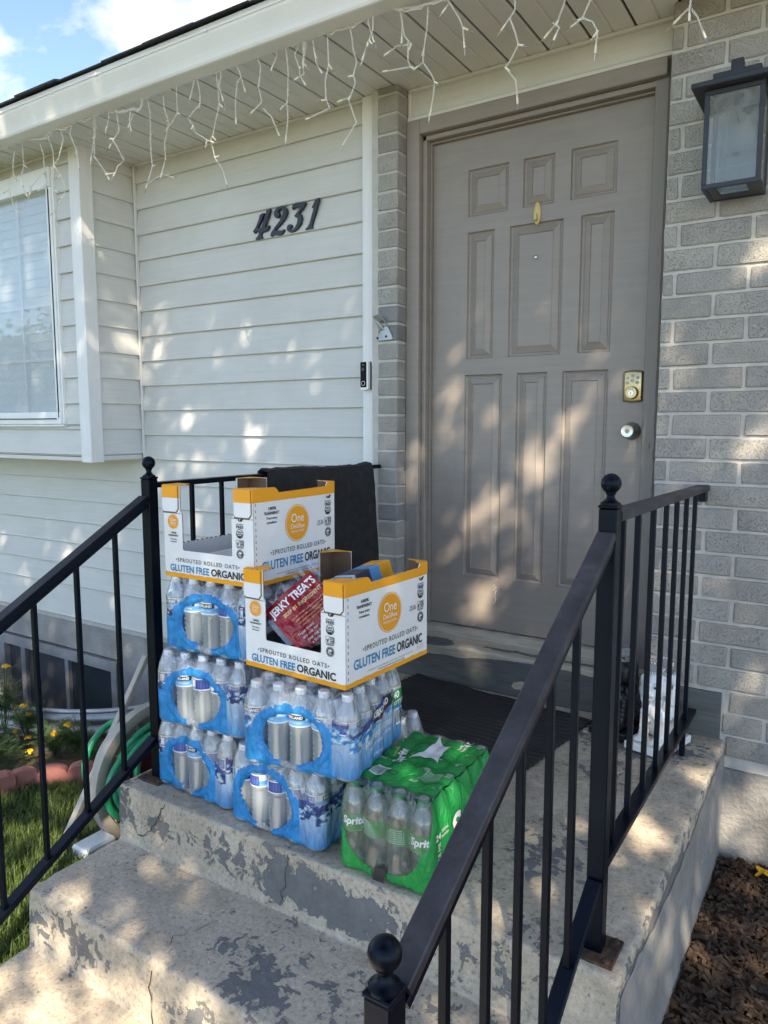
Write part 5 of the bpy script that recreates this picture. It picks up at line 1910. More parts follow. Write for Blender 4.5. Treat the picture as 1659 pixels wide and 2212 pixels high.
def oat_box(label, loc, rz, seed):
    t = thing('oat_box', label, 'cardboard box', loc, 'oat boxes on the water packs', rz)
    w, d, h = BWD, BDP, BHT
    rr = random.Random(seed)
    P = lambda name, mb, mat, **k: part(name, mb, mat, t, local=True, **k)
    # front panel with its cut-out
    fpoly = [(0, 0), (w, 0), (w, h), (.805 * w, h), (.805 * w, .725 * h), (.775 * w, .70 * h), (.775 * w, .315 * h), (.765 * w, .30 * h), (.225 * w, .30 * h), (.215 * w, .315 * h), (.215 * w, .70 * h), (.195 * w, .725 * h), (.195 * w, h), (0, h)]
    P('front_panel', MB().prism(fpoly, 0.0, 0.0022, 1), 'card_white')
    P('front_lining', MB().prism([(min(max(x, .003), w - .003), z - 0.0008 if z > 0.01 else z) for x, z in fpoly], 0.0023, 0.0042, 1), 'card_brown')
    # right panel, full height, dipped along its top
    rpoly = [(0.0045, 0), (d, 0), (d, h), (.90 * d, h), (.885 * d, .955 * h), (.29 * d, .945 * h), (.265 * d, .985 * h), (.25 * d, h), (0.0045, h)]
    P('side_panel', MB().prism(rpoly, w - 0.0022, w, 0), 'card_white')
    P('side_lining', MB().prism([(y, z - .0008) for y, z in rpoly], w - 0.0043, w - 0.0024, 0), 'card_brown')
    lpoly = [(0.0045, 0), (d, 0), (d, h), (.82 * d, h), (.82 * d, .36 * h), (.80 * d, .33 * h), (.16 * d, .33 * h), (.14 * d, .36 * h), (.14 * d, h), (0.0045, h)]
    P('side_panel', MB().prism(lpoly, 0.0, 0.0022, 0), 'card_white')
    P('side_lining', MB().prism([(y, z - .0008) for y, z in lpoly if True], 0.0024, 0.0043, 0), 'card_white')
    bpoly = [(0.0045, 0), (w - .0045, 0), (w - .0045, h), (.83 * w, h), (.83 * w, .36 * h), (.22 * w, .36 * h), (.22 * w, h), (0.0045, h)]
    P('back_panel', MB().prism(bpoly, d - 0.0045, d - 0.0023, 1), 'card_white')
    P('back_lining', MB().prism([(x, z - .0008) for x, z in bpoly], d - 0.0066, d - 0.0047, 1), 'card_brown')
    for ya, yb in ((.825 * d, d - .007), (.0045, .135 * d)):
        P('corner_post', MB().box(0.0046, 0.0062, ya, yb, .02 * h, h - .001), 'card_brown')
    P('bottom_panel', MB().box(0.0045, w - 0.0045, 0.0045, d - 0.007, 0.0005, 0.004), 'card_white')
    # orange bands wrapped round the top and bottom edges
    z0 = .865 * h
    P('top_band', MB().prism([(0.0, z0), (d, z0), (d, h), (.90 * d, h), (.885 * d, .957 * h), (.29 * d, .947 * h), (.265 * d, .987 * h), (.25 * d, h), (0, h)], w + 0.0001, w + 0.0011, 0), 'card_orange')
    for bx_ in ((-.0004, .193 * w, -.0012, 0.0001), (.808 * w, w, -.0012, 0.0001), (-.0012, 0.0002, 0.0012, .14 * d), (-.0012, 0.0002, .82 * d, d)):
        P('top_band', MB().box(*bx_, z0, h), 'card_orange')
    o2 = MB()
    n = 26
    wv = [(w * i / n, 0.0125 + 0.0012 * math.sin(i * 2.4 + seed)) for i in range(n + 1)]
    o2.prism([(0, 0)] + [(w, 0)] + wv[::-1], -.0010, -0.0001, 1)
    wv = [(d * i / n, 0.0125 + 0.0012 * math.sin(i * 2.1 + seed)) for i in range(n + 1)]
    o2.prism([(0, 0), (d, 0)] + wv[::-1], w + 0.0001, w + 0.0010, 0)
    P('bottom_band', o2, 'card_orange')
    # folded top tabs at the corners
    for pts, zz in (([(-.001, -.001), (.193 * w, -.001), (.215 * w, .022), (.17 * w, .030), (.15 * w, .055), (0, .060)], h + .0012),
                    ([(.805 * w, -.001), (w, -.001), (w, .25 * d), (.985 * w, .235 * d), (.955 * w, .16 * d), (.86 * w, .045)], h + .0012),
                    ([(w, d), (w, .895 * d), (.95 * w, .91 * d), (.93 * w, .95 * d), (.80 * w, d)], h + .0012),
                    ([(0, d), (.22 * w, d), (.10 * w, .93 * d), (.03 * w, .82 * d), (0, .82 * d)], h + .0012)):
        P('top_tab', MB().prism(pts, zz - .0011, zz, 2), 'card_orange')
    # outer corner flaps on the front columns
    for xa, xb, xr in ((.0, .178 * w, 1), (.812 * w, .985 * w, -1)):
        q = [(xa, .715 * h + .006), (xa + .006, .715 * h), (xb - .008, .715 * h), (xb, .715 * h + .009), (xb, z0), (xa, z0)]
        P('corner_flap', MB().prism(q, -.0042, -.0014, 1), 'card_white')
        q = [(xa, z0), (xb, z0), (xb, h - .0005), (xa, h - .0005)]
        P('corner_flap', MB().prism(q, -.0046, -.0013, 1), 'card_orange')
        q = [(xa - .001, .715 * h - .004), (xa + .006, .715 * h - .0035), (xb - .007, .715 * h - .0035), (xb + .0022, .715 * h + .008), (xb + .0022, h - .003), (xa - .001, h - .003)]
        P('corner_liner', MB().prism(q, -.0013, -.0005, 1), 'card_brown')
    # lower sleeves beside the opening
    q = [(.055 * w, .30 * h), (.213 * w, .30 * h), (.213 * w, .70 * h), (.20 * w, .715 * h - .006), (.055 * w, .715 * h - .006)]
    P('corner_liner', MB().prism([(.0, .696 * h), (.214 * w, .694 * h), (.214 * w, .6985 * h), (0, .7005 * h)], -.0010, -.0002, 1), 'card_brown')
    P('corner_liner', MB().prism([(.776 * w, .694 * h), (w, .696 * h), (w, .7005 * h), (.776 * w, .6985 * h)], -.0010, -.0002, 1), 'card_brown')
    # perforation marks
    pm = MB()
    z = .02
    while z < .86 * h:
        pm.box(w + .0002, w + .0008, .010, .0114, z, z + .0075)
        z += .0165
    for k in range(10):
        x = .03 * w + k * .016
        if x < .16 * w or x > .83 * w:
            pm.box(x, x + .007, .0, .0012, h + .0012, h + .0017)
    y = .20 * d
    P('perforation', pm, 'ink_black')
    lo = MB()
    y = .18 * d
    while y < .78 * d:
        lo.box(.0006, .0040, y, y + .006, .33 * h - .0015, .33 * h + .0022)
        y += .019
    P('perforation', lo, 'ink_gray')
    # ---------------- printing
    F = lambda x, z: (x * w, -.0012, z * h)
    Sd = lambda y, z: (w + .0012, y * d, z * h)
    ux, uz, uy = (1, 0, 0), (0, 0, 1), (0, 1, 0)
    def line(org, u, body, width, cap, mat, bold=0.0, **k):
        size, xs = fit(body, width, cap, bold, **k)
        mb = MB(); put_text(mb, body, org, u, uz, size, bold=bold, xs=xs, **k)
        P('lettering', mb, mat)
    line(F(.13, .172), ux, '\u2022SPROUTED ROLLED OATS\u2022', .72 * w, .0112, 'ink_gray', .012, spacing=1.25)
    line(F(.062, .066), ux, 'GLUTEN FREE', .455 * w, .0190, 'ink_blue', .022)
    line(F(.538, .066), ux, 'ORGANIC', .375 * w, .0195, 'ink_black', .028)
    line(Sd(.185, .300), uy, '\u2022SPROUTED ROLLED OATS\u2022', .68 * d, .0135, 'ink_gray', .012, spacing=1.25)
    line(Sd(.085, .155), uy, 'GLUTEN FREE', .485 * d, .0245, 'ink_blue', .022)
    line(Sd(.592, .155), uy, 'ORGANIC', .335 * d, .0250, 'ink_black', .028)
    line(Sd(.25, .088), uy, 'Manufactured by: One Degree Organic Foods, PO BOX 128 Stn A, Abbotsford, BC V2T 6Z5, Canada', .55 * d, .0038, 'ink_gray')
    line(Sd(.36, .060), uy, 'Certified Organic by Quality Assurance International (QAI)', .33 * d, .0038, 'ink_gray', .02)
    for k, s in enumerate(('keep in a cool dry place', 'Produit du Canada', 'net wt 24 oz')):
        line(Sd(.855, .125 - .018 * k), uy, s, .095 * d, .0026, 'ink_gray')
    line(Sd(.755, .53), uy, '2536', .085 * d, .0135, 'ink_gray', 0.0, shear=.25)
    def logo(c, u, r, off):
        cv = Vector(c)
        mb = disc(MB(), cv, u, uz, r, 40)
        P('logo_disc', mb, 'card_orange')
        o = Vector(off)
        mb = disc(MB(), cv + o, u, uz, r * .955, 40, r * .925)
        for body, dz, wd, cp in (('One', .06, 1.05, .46), ('DeGRee', -.28, 1.15, .24), ('ORGANIC FOODS', -.50, 1.10, .115)):
            size, xs = fit(body, wd * r, cp * r, .0)
            put_text(mb, body, cv + o - Vector(u) * (wd * r / 2) + Vector(uz) * (dz * r), u, uz, size, xs=xs)
        P('lettering', mb, 'ink_white')
    logo(F(.112, .605), ux, .0215, (0, -.0005, 0))
    logo(Sd(.505, .595), uy, .0535, (.0005, 0, 0))
    def block(org, u, body, wd, cp, mb, bold=.02):
        size, xs = fit(body, wd, cp, bold)
        put_text(mb, body, Vector(org) - Vector(u) * (wd / 2), u, uz, size, bold=bold, xs=xs)
    mb = MB()
    block(F(.112, .475), ux, '100%', .022, .0052, mb, .03); block(F(.112, .445), ux, 'TRANSPARENCY', .042, .0050, mb, .03)
    block(F(.112, .408), ux, 'Trace every', .028, .0045, mb); block(F(.112, .380), ux, 'ingredient.', .026, .0045, mb)
    block(Sd(.205, .775), uy, '100%', .032, .0080, mb, .03); block(Sd(.205, .728), uy, 'TRANSPARENCY', .064, .0078, mb, .03)
    block(Sd(.205, .678), uy, 'Trace every', .046, .0070, mb); block(Sd(.205, .632), uy, 'ingredient.', .042, .0070, mb)
    P('lettering', mb, 'ink_black')
    ic = MB()
    wt = MB()
    for (org, u, s, off) in ((lambda z: F(.862, z), ux, 1.0, (0, -.0005, 0)), (lambda z: Sd(.905, z), uy, 1.15, (.0005, 0, 0))):
        zz = (.655, .545, .44, .335) if u == ux else (.80, .685, .555, .43)
        c = Vector(org(zz[0]))
        leaf_icon(ic, c + Vector(uz) * .004, u, uz, .0165 * s)
        block(c - Vector(uz) * .0055 * s, u, 'GLYPHOSATE', .026 * s, .0034 * s, ic); block(c - Vector(uz) * .0145 * s, u, 'FREE', .026 * s, .0072 * s, ic, .03)
        c = Vector(org(zz[1]))
        r = .0130 * s
        disc(ic, c, u, uz, r, 28, r * .88)
        hd = [c + Vector(u) * (r * .82 * math.cos(a)) + Vector(uz) * (r * .82 * math.sin(a) - r * .05) for a in [PI + PI * k / 14 for k in range(15)]]
        ic.add(hd, [tuple(range(15))])
        block(c + Vector(uz) * (r * .12), u, 'USDA', r * 1.2, r * .42, ic, .03)
        block(c + Vector(off) - Vector(uz) * (r * .42), u, 'ORGANIC', r * 1.2, r * .26, wt, .02)
        c = Vector(org(zz[2]))
        q = .0125 * s
        U, Zv = Vector(u), Vector(uz)
        def rect(m, a0, a1, b0, b1, e=Vector((0, 0, 0))):
            m.add([c + U * (a0 * q) + Zv * (b0 * q) + e, c + U * (a1 * q) + Zv * (b0 * q) + e, c + U * (a1 * q) + Zv * (b1 * q) + e, c + U * (a0 * q) + Zv * (b1 * q) + e], [(0, 1, 2, 3)])
        rect(ic, -1.1, 1.1, -.55, -.48); rect(ic, -1.1, 1.1, .78, .85); rect(ic, -1.1, -1.03, -.48, .78); rect(ic, 1.03, 1.1, -.48, .78)
        rect(ic, 0.05, 1.0, -.40, .70)
        ic.add([c + U * (a * q) + Zv * (b * q) for a, b in ((-.9, .3), (-.72, .35), (-.6, -.1), (-.15, .7), (-.02, .7), (-.55, -.42), (-.68, -.42))], [tuple(range(7))])
        cc = c
        for k, sx in enumerate(('NON', 'GMO', 'Project')):
            block(c + U * (.53 * q) + Zv * ((.40 - .34 * k) * q) + Vector(off), u, sx, .78 * q, .22 * q, wt, .02)
        block(c - Zv * (.95 * q), u, 'VERIFIED', 2.0 * q, .28 * q, ic, .03)
        c = Vector(org(zz[3]))
        r = .0128 * s
        disc(ic, c, u, uz, r, 28, r * .90); disc(ic, c, u, uz, r * .80, 28, r * .62); disc(ic, c, u, uz, r * .56, 24, r * .50)
        leaf_icon(ic, c - Vector(uz) * (r * .3), u, uz, r * .7)
    P('printed_mark', ic, 'ink_black')
    P('lettering', wt, 'ink_white')
    return t
OB1 = oat_box('upper white and orange oat box, empty, on the three-high water stack', (-0.998, -1.400, 0.6455), r5(0.6), 1)
OB2 = oat_box('lower white and orange oat box holding a red treat bag', (-0.674, -1.414, 0.4385), r5(-3.0), 2)
# faint print on the floor of the empty box
# (sheet lying in it)
sh = MB().box(-0.95, -0.73, -1.30, -1.08, 0.6965, 0.6978)
sh.xf(Matrix.Translation((-0.84, -1.19, 0.6972)) @ Matrix.Rotation(0.02, 4, 'Z') @ Matrix.Translation((0.84, 1.19, -0.6972)))
lid = thing('paper_sheet', 'white printed sheet lying inside the upper empty oat box', 'paper', (-0.84, -1.19, 0.651))
part('sheet', sh, 'card_white', lid)
lm = MB()
for k in range(8):
    put_text(lm, 'sprouted oats', (-0.92, -1.28 + k * 0.022, 0.6982), (1, 0, 0), (0, 1, 0), 0.011)
part('lettering', lm, 'ink_gray', lid)
part('backing', MB().box(-0.955, -0.725, -1.305, -1.075, 0.651, 0.6962), 'card_white', lid)

# ------------------------------------------------------------------ things in the lower box
tray = MB()
tray.box(-0.660, -0.36, -1.395, -1.06, 0.4440, 0.4490)
tray.prism([(-1.386, 0.4495), (-1.20, 0.4495), (-1.20, 0.535), (-1.386, 0.505)], -0.655, -0.48, 0)
lone('snack_tray', tray, 'black_plastic', 'black plastic tray lying under the red treat bag', 'tray', (-0.55, -1.25, 0.444))
TB = thing('treat_bag', 'red jerky treats bag with clear edges leaning in the lower oat box', 'treat bag', (-0.56, -1.33, 0.50))
bu = Vector((0.083, 0.096, 0.106)).normalized()        # reading direction of the print
bn = Vector((0.42, -0.78, 0.40)); bn = (bn - bu * bn.dot(bu)).normalized()
bv = bn.cross(bu).normalized()                          # towards the top of the bag
bc_ = Vector((-0.556, -1.335, 0.612))
def bag_pt(u, v, side):
    """u along the print, v up the bag, both in metres from the centre"""
    e = max(0, 1 - (abs(u) / 0.122) ** 4) * max(0, 1 - (abs(v) / 0.145) ** 4)
    th = 0.020 * e ** 0.8 + 0.013 * fbm((u * 15, v * 13, side), 1.0, 4) * e
    crinkle = 0.004 * fbm((u * 9, v * 9, 7), 1.0, 3) + 0.006 * abs(fbm((u * 22, v * 14, 3), 1.0, 3))
    return bc_ + bu * u + bv * v + bn * (side * th + crinkle)
V0, V1, U0, U1 = -0.150, 0.062, -0.098, 0.092
fm = MB().grid(lambda a, b: bag_pt(U0 + .014 + (U1 - U0 - .03) * a, V0 + .03 + (V1 - V0 - .055) * b, 1), 40, 44)
part('printed_front', fm, 'red_foil', TB, smooth='full')
bm_ = MB().grid(lambda a, b: bag_pt(U0 + .014 + (U1 - U0 - .03) * (1 - a), V0 + .03 + (V1 - V0 - .055) * b, -1), 30, 30)
part('back_foil', bm_, 'red_foil', TB, smooth='full')
cf = MB()
cf.grid(lambda a, b: bag_pt(U0 + (U1 - U0) * a, V0 + (V1 - V0) * b, 0.25) + bn * 0.0005, 34, 34)
part('clear_edge', cf, 'clear_bag_edge', TB, smooth='full')
def bag_text(body, u, v, wd, cp, mat, bold=.02, spacing=1.0):
    size, xs = fit(body, wd, cp, bold, spacing=spacing)
    vs, fs = text_mesh(body, size, bold=bold, spacing=spacing)
    mb = MB()
    mb.add([bag_pt(u + x * xs, v + y, 1) + bn * 0.0012 for x, y in vs], fs)
    part('lettering', mb, mat, TB)
bag_text('JERKY TREATS', -0.078, 0.004, 0.150, 0.0215, 'ink_white', .03)
bag_text('BEEF #1 INGREDIENT', -0.055, -0.018, 0.125, 0.0100, 'ink_cream', .015)
for k, s in enumerate(('you can see the real beef in every bite, a', 'protein rich treat with omega-3 and 6, smoked', 'and slow cooked for dogs that love a little', 'delicious jerky treats')):
    bag_text(s, -0.045 + .004 * k, -0.036 - .0095 * k, 0.112, 0.0042, 'ink_cream', 0)
for k, s in enumerate(('These treats', 'are cut for', 'your dog and', 'a little more')):
    bag_text(s, -0.060 + .006 * k, -0.078 - .0125 * k, 0.052, 0.0070, 'ink_white', 0)
tm_ = MB()
rr = random.Random(8)
for k in range(16):
    c = bag_pt(rr.uniform(-.085, -.02), rr.uniform(-.145, -.125), 0.3)
    tm_.bbox(-.024, .024, -.006, .006, -.003, .003, .002, Matrix.Translation(c + bn * rr.uniform(0, .008)) @ Matrix.Rotation(rr.uniform(0, 3), 4, 'Z') @ Matrix.Rotation(rr.uniform(-.7, .7), 4, 'X'))
part('treats', tm_, 'treat', TB, kind='stuff')
nb = MB().grid(lambda a, b: bag_pt(0.015 + .06 * a, -0.118 + .028 * b, 1) + bn * .001, 6, 4)
part('nutrition_panel', nb, 'ink_black', TB)
CB = thing('blue_carton', 'blue carton with an orange end standing inside the lower oat box', 'carton', (-0.45, -1.16, 0.44))
mc = Matrix.Translation((-0.458, -1.145, 0.556)) @ Matrix.Rotation(-0.25, 4, 'Z') @ Matrix.Rotation(0.20, 4, 'X') @ Matrix.Rotation(-0.18, 4, 'Y')
part('carton_body', MB().bbox(-0.052, 0.030, -0.105, 0.100, -0.135, 0.120, .002, mc), 'carton_blue', CB)
part('carton_end', MB().bbox(-0.0525, 0.0305, 0.055, 0.1005, -0.1345, 0.1206, .002, mc), 'card_orange', CB)
part('carton_band', MB().bbox(-0.0524, 0.0304, -0.045, -0.035, -0.1346, 0.1204, .001, mc), 'card_white', CB)
part('carton_window', MB().bbox(-0.045, 0.0305, -0.033, 0.020, -0.1, 0.1203, .001, mc), 'carton_dark', CB)
mb = MB(); put_text(mb, 'MADE OATS', (0, 0, 0), (0, 1, 0), (-1, 0, 0), 0.011); mb.xf(mc @ Matrix.Translation((0.012, 0.022, 0.1212)) @ Matrix.Rotation(0, 4, 'Z'))
part('lettering', mb, 'ink_black', CB)

# traced outlines on the wall plane and the light string's path (metres: x, z)
DIGITS = [('4', [(-1.721, 2.0801), (-1.6978, 2.0817), (-1.7004, 2.0703), (-1.7322, 2.0039), (-1.7191, 2.0048), (-1.7134, 2.0097), (-1.7065, 2.0077), (-1.7091, 1.9946), (-1.721, 1.9837), (-1.7421, 1.9814), (-1.7525, 1.9811), (-1.7575, 1.9691), (-1.751, 1.9638), (-1.7503, 1.9535), (-1.793, 1.9522), (-1.7957, 1.9577), (-1.7778, 1.9708), (-1.7711, 1.9895), (-1.7867, 1.9902), (-1.8012, 1.9826), (-1.8105, 1.9934), (-1.7909, 2.012), (-1.7726, 2.0419), (-1.7649, 2.063), (-1.7483, 2.069), (-1.7362, 2.0672), (-1.7416, 2.0561), (-1.7548, 2.036), (-1.7792, 2.0049), (-1.7556, 2.0054)]), ('2', [(-1.6779, 2.0501), (-1.6752, 2.0665), (-1.6589, 2.0808), (-1.6339, 2.0836), (-1.6115, 2.0785), (-1.6005, 2.0653), (-1.5995, 2.0485), (-1.608, 2.0266), (-1.631, 2.0065), (-1.6563, 1.99), (-1.6726, 1.9804), (-1.6543, 1.9796), (-1.6339, 1.9751), (-1.6225, 1.9786), (-1.6158, 1.9777), (-1.6173, 1.9678), (-1.6298, 1.9561), (-1.6457, 1.9526), (-1.6639, 1.9557), (-1.6776, 1.9592), (-1.6939, 1.9529), (-1.7039, 1.961), (-1.6957, 1.9751), (-1.6722, 1.9972), (-1.6443, 2.0201), (-1.628, 2.0395), (-1.6231, 2.0587), (-1.6296, 2.0697), (-1.641, 2.0681), (-1.6525, 2.0614), (-1.6458, 2.0538), (-1.6428, 2.045), (-1.6485, 2.0358), (-1.6622, 2.0328), (-1.6736, 2.0378)]), ('3', [(-1.5716, 2.0642), (-1.5624, 2.0809), (-1.547, 2.0834), (-1.5272, 2.083), (-1.5099, 2.0777), (-1.4968, 2.0812), (-1.4891, 2.0777), (-1.4905, 2.0698), (-1.5104, 2.0484), (-1.528, 2.0363), (-1.5151, 2.0262), (-1.511, 2.0092), (-1.5179, 1.9872), (-1.538, 1.967), (-1.5603, 1.9568), (-1.5825, 1.9571), (-1.598, 1.9669), (-1.6031, 1.9793), (-1.5975, 1.9918), (-1.5818, 1.9969), (-1.5721, 1.9915), (-1.5723, 1.98), (-1.5822, 1.9747), (-1.5689, 1.9696), (-1.5555, 1.976), (-1.5419, 1.9939), (-1.5372, 2.0113), (-1.5437, 2.0189), (-1.5547, 2.0221), (-1.5568, 2.029), (-1.5389, 2.0428), (-1.5211, 2.0582), (-1.5407, 2.0628), (-1.5562, 2.0618), (-1.5651, 2.055)]), ('1', [(-1.4564, 2.0499), (-1.4499, 2.0586), (-1.4347, 2.0821), (-1.4135, 2.0842), (-1.4137, 2.0756), (-1.4334, 2.0238), (-1.451, 1.981), (-1.4533, 1.97), (-1.4514, 1.9583), (-1.4923, 1.9564), (-1.4944, 1.961), (-1.4791, 1.9703), (-1.4681, 1.9867), (-1.4459, 2.0419), (-1.4544, 2.0464)])]
LIGHT_MAIN = [(-3.035, 2.432), (-2.954, 2.422), (-2.836, 2.415), (-2.74, 2.423), (-2.595, 2.399), (-2.513, 2.423), (-2.401, 2.415), (-2.333, 2.43), (-2.252, 2.418), (-2.14, 2.428), (-2.065, 2.4), (-1.991, 2.395), (-1.918, 2.384), (-1.895, 2.424), (-1.789, 2.423), (-1.708, 2.426), (-1.635, 2.435), (-1.577, 2.429), (-1.483, 2.428), (-1.441, 2.43), (-1.381, 2.436), (-1.277, 2.422), (-1.254, 2.424), (-1.198, 2.438), (-1.133, 2.429), (-1.07, 2.424), (-1.038, 2.438), (-0.987, 2.436), (-0.952, 2.416), (-0.928, 2.42), (-0.86, 2.413), (-0.812, 2.418), (-0.761, 2.44), (-0.721, 2.44), (-0.661, 2.414), (-0.601, 2.4), (-0.547, 2.4), (-0.481, 2.388), (-0.384, 2.385), (-0.263, 2.343), (-0.18, 2.345), (-0.112, 2.305), (-0.037, 2.293), (0.075, 2.282), (0.236, 2.198)]
LIGHT_DROPS = [[(-2.848, 2.396), (-2.865, 2.325), (-2.859, 2.291), (-2.902, 2.256), (-2.918, 2.231), (-2.882, 2.155), (-2.872, 2.119), (-2.778, 2.123), (-2.748, 2.177)], [(-2.761, 2.406), (-2.763, 2.338), (-2.751, 2.309), (-2.784, 2.268), (-2.788, 2.226), (-2.754, 2.18)], [(-2.641, 2.388), (-2.618, 2.337), (-2.622, 2.26), (-2.703, 2.222)], [(-2.575, 2.416), (-2.543, 2.338), (-2.543, 2.277), (-2.557, 2.218), (-2.659, 2.189)], [(-2.659, 2.189), (-2.596, 2.185), (-2.544, 2.164)], [(-2.461, 2.413), (-2.439, 2.368), (-2.48, 2.286), (-2.517, 2.267), (-2.469, 2.213), (-2.447, 2.169), (-2.459, 2.12), (-2.525, 2.069)], [(-2.371, 2.409), (-2.39, 2.379), (-2.351, 2.302), (-2.342, 2.241)], [(-2.237, 2.405), (-2.23, 2.327), (-2.239, 2.256), (-2.18, 2.187), (-2.151, 2.153)], [(-2.081, 2.401), (-2.067, 2.332), (-2.102, 2.302), (-2.127, 2.283)], [(-2.102, 2.302), (-2.067, 2.257), (-2.033, 2.199), (-2.076, 2.183), (-2.088, 2.159), (-2.127, 2.159)], [(-1.963, 2.375), (-1.994, 2.341)], [(-1.881, 2.417), (-1.866, 2.346), (-1.871, 2.256), (-1.871, 2.201), (-1.867, 2.15), (-1.909, 2.084)], [(-1.909, 2.084), (-1.812, 2.109), (-1.765, 2.091)], [(-1.79, 2.418), (-1.786, 2.364), (-1.768, 2.303), (-1.793, 2.223), (-1.795, 2.169), (-1.812, 2.113)], [(-1.695, 2.418), (-1.695, 2.362), (-1.689, 2.312), (-1.756, 2.273)], [(-1.584, 2.423), (-1.569, 2.368), (-1.571, 2.326), (-1.641, 2.289), (-1.61, 2.252), (-1.598, 2.224), (-1.542, 2.187), (-1.511, 2.172)], [(-1.484, 2.424), (-1.473, 2.363), (-1.469, 2.303), (-1.49, 2.249), (-1.511, 2.193), (-1.521, 2.187), (-1.507, 2.116), (-1.465, 2.065), (-1.448, 2.019)], [(-1.381, 2.432), (-1.353, 2.376), (-1.371, 2.356), (-1.385, 2.301), (-1.378, 2.225)], [(-1.271, 2.421), (-1.253, 2.384), (-1.266, 2.323), (-1.258, 2.265), (-1.293, 2.244)], [(-1.259, 2.245), (-1.22, 2.208), (-1.193, 2.15)], [(-1.138, 2.426), (-1.132, 2.347), (-1.134, 2.277), (-1.131, 2.237), (-1.153, 2.226)], [(-1.131, 2.237), (-1.127, 2.18), (-1.134, 2.114)], [(-1.049, 2.43), (-1.047, 2.38), (-1.06, 2.352), (-1.056, 2.313), (-1.082, 2.307)], [(-0.952, 2.416), (-0.948, 2.362), (-0.948, 2.317), (-0.964, 2.268), (-0.96, 2.206), (-0.945, 2.176), (-1.032, 2.16)], [(-0.855, 2.419), (-0.841, 2.371), (-0.841, 2.339), (-0.827, 2.295), (-0.841, 2.254), (-0.827, 2.228), (-0.856, 2.191), (-0.89, 2.187)], [(-0.861, 2.184), (-0.828, 2.102), (-0.872, 2.051)], [(-0.761, 2.437), (-0.761, 2.379), (-0.784, 2.346), (-0.796, 2.309)], [(-0.761, 2.438), (-0.761, 2.381), (-0.776, 2.35), (-0.796, 2.313)], [(-0.661, 2.41), (-0.647, 2.335), (-0.623, 2.303), (-0.675, 2.309), (-0.703, 2.297)], [(-0.623, 2.303), (-0.623, 2.247), (-0.614, 2.226), (-0.703, 2.235)], [(-0.556, 2.399), (-0.563, 2.328), (-0.573, 2.271), (-0.573, 2.231), (-0.595, 2.225)], [(-0.573, 2.231), (-0.545, 2.191), (-0.532, 2.165), (-0.536, 2.129), (-0.549, 2.087)], [(-0.481, 2.388), (-0.494, 2.374)], [(-0.481, 2.388), (-0.442, 2.327), (-0.429, 2.295), (-0.427, 2.255)], [(-0.263, 2.343), (-0.262, 2.302), (-0.293, 2.269)], [(-0.274, 2.281), (-0.253, 2.231), (-0.245, 2.198), (-0.267, 2.166), (-0.283, 2.142), (-0.25, 2.099), (-0.245, 2.049)], [(-0.112, 2.305), (-0.112, 2.285), (-0.132, 2.238), (-0.157, 2.212)], [(-0.139, 2.23), (-0.12, 2.212), (-0.127, 2.191)], [(-0.037, 2.293), (-0.036, 2.264), (-0.056, 2.221), (-0.074, 2.216)], [(-0.056, 2.221), (-0.024, 2.202), (-0.009, 2.172), (-0.013, 2.135)], [(0.236, 2.198), (0.235, 2.168), (0.208, 2.148)], [(0.235, 2.168), (0.236, 2.143)], [(0.235, 2.168), (0.251, 2.145), (0.268, 2.101)]]
PLATE = [(-1.0665, 1.4354), (-1.0014, 1.4377), (-0.9972, 1.4416), (-0.9995, 1.4483), (-1.0183, 1.4848), (-1.0239, 1.491), (-1.0338, 1.4929), (-1.0423, 1.49), (-1.0479, 1.4787), (-1.0565, 1.4781), (-1.0693, 1.4555)]
TONG = [(-1.0616, 1.477), (-1.0815, 1.5286), (-1.0786, 1.5354), (-1.0474, 1.541), (-1.0403, 1.5382), (-1.0108, 1.4863), (-1.022, 1.4905), (-1.0361, 1.5182), (-1.0531, 1.5171), (-1.0559, 1.5045), (-1.0389, 1.4766)]
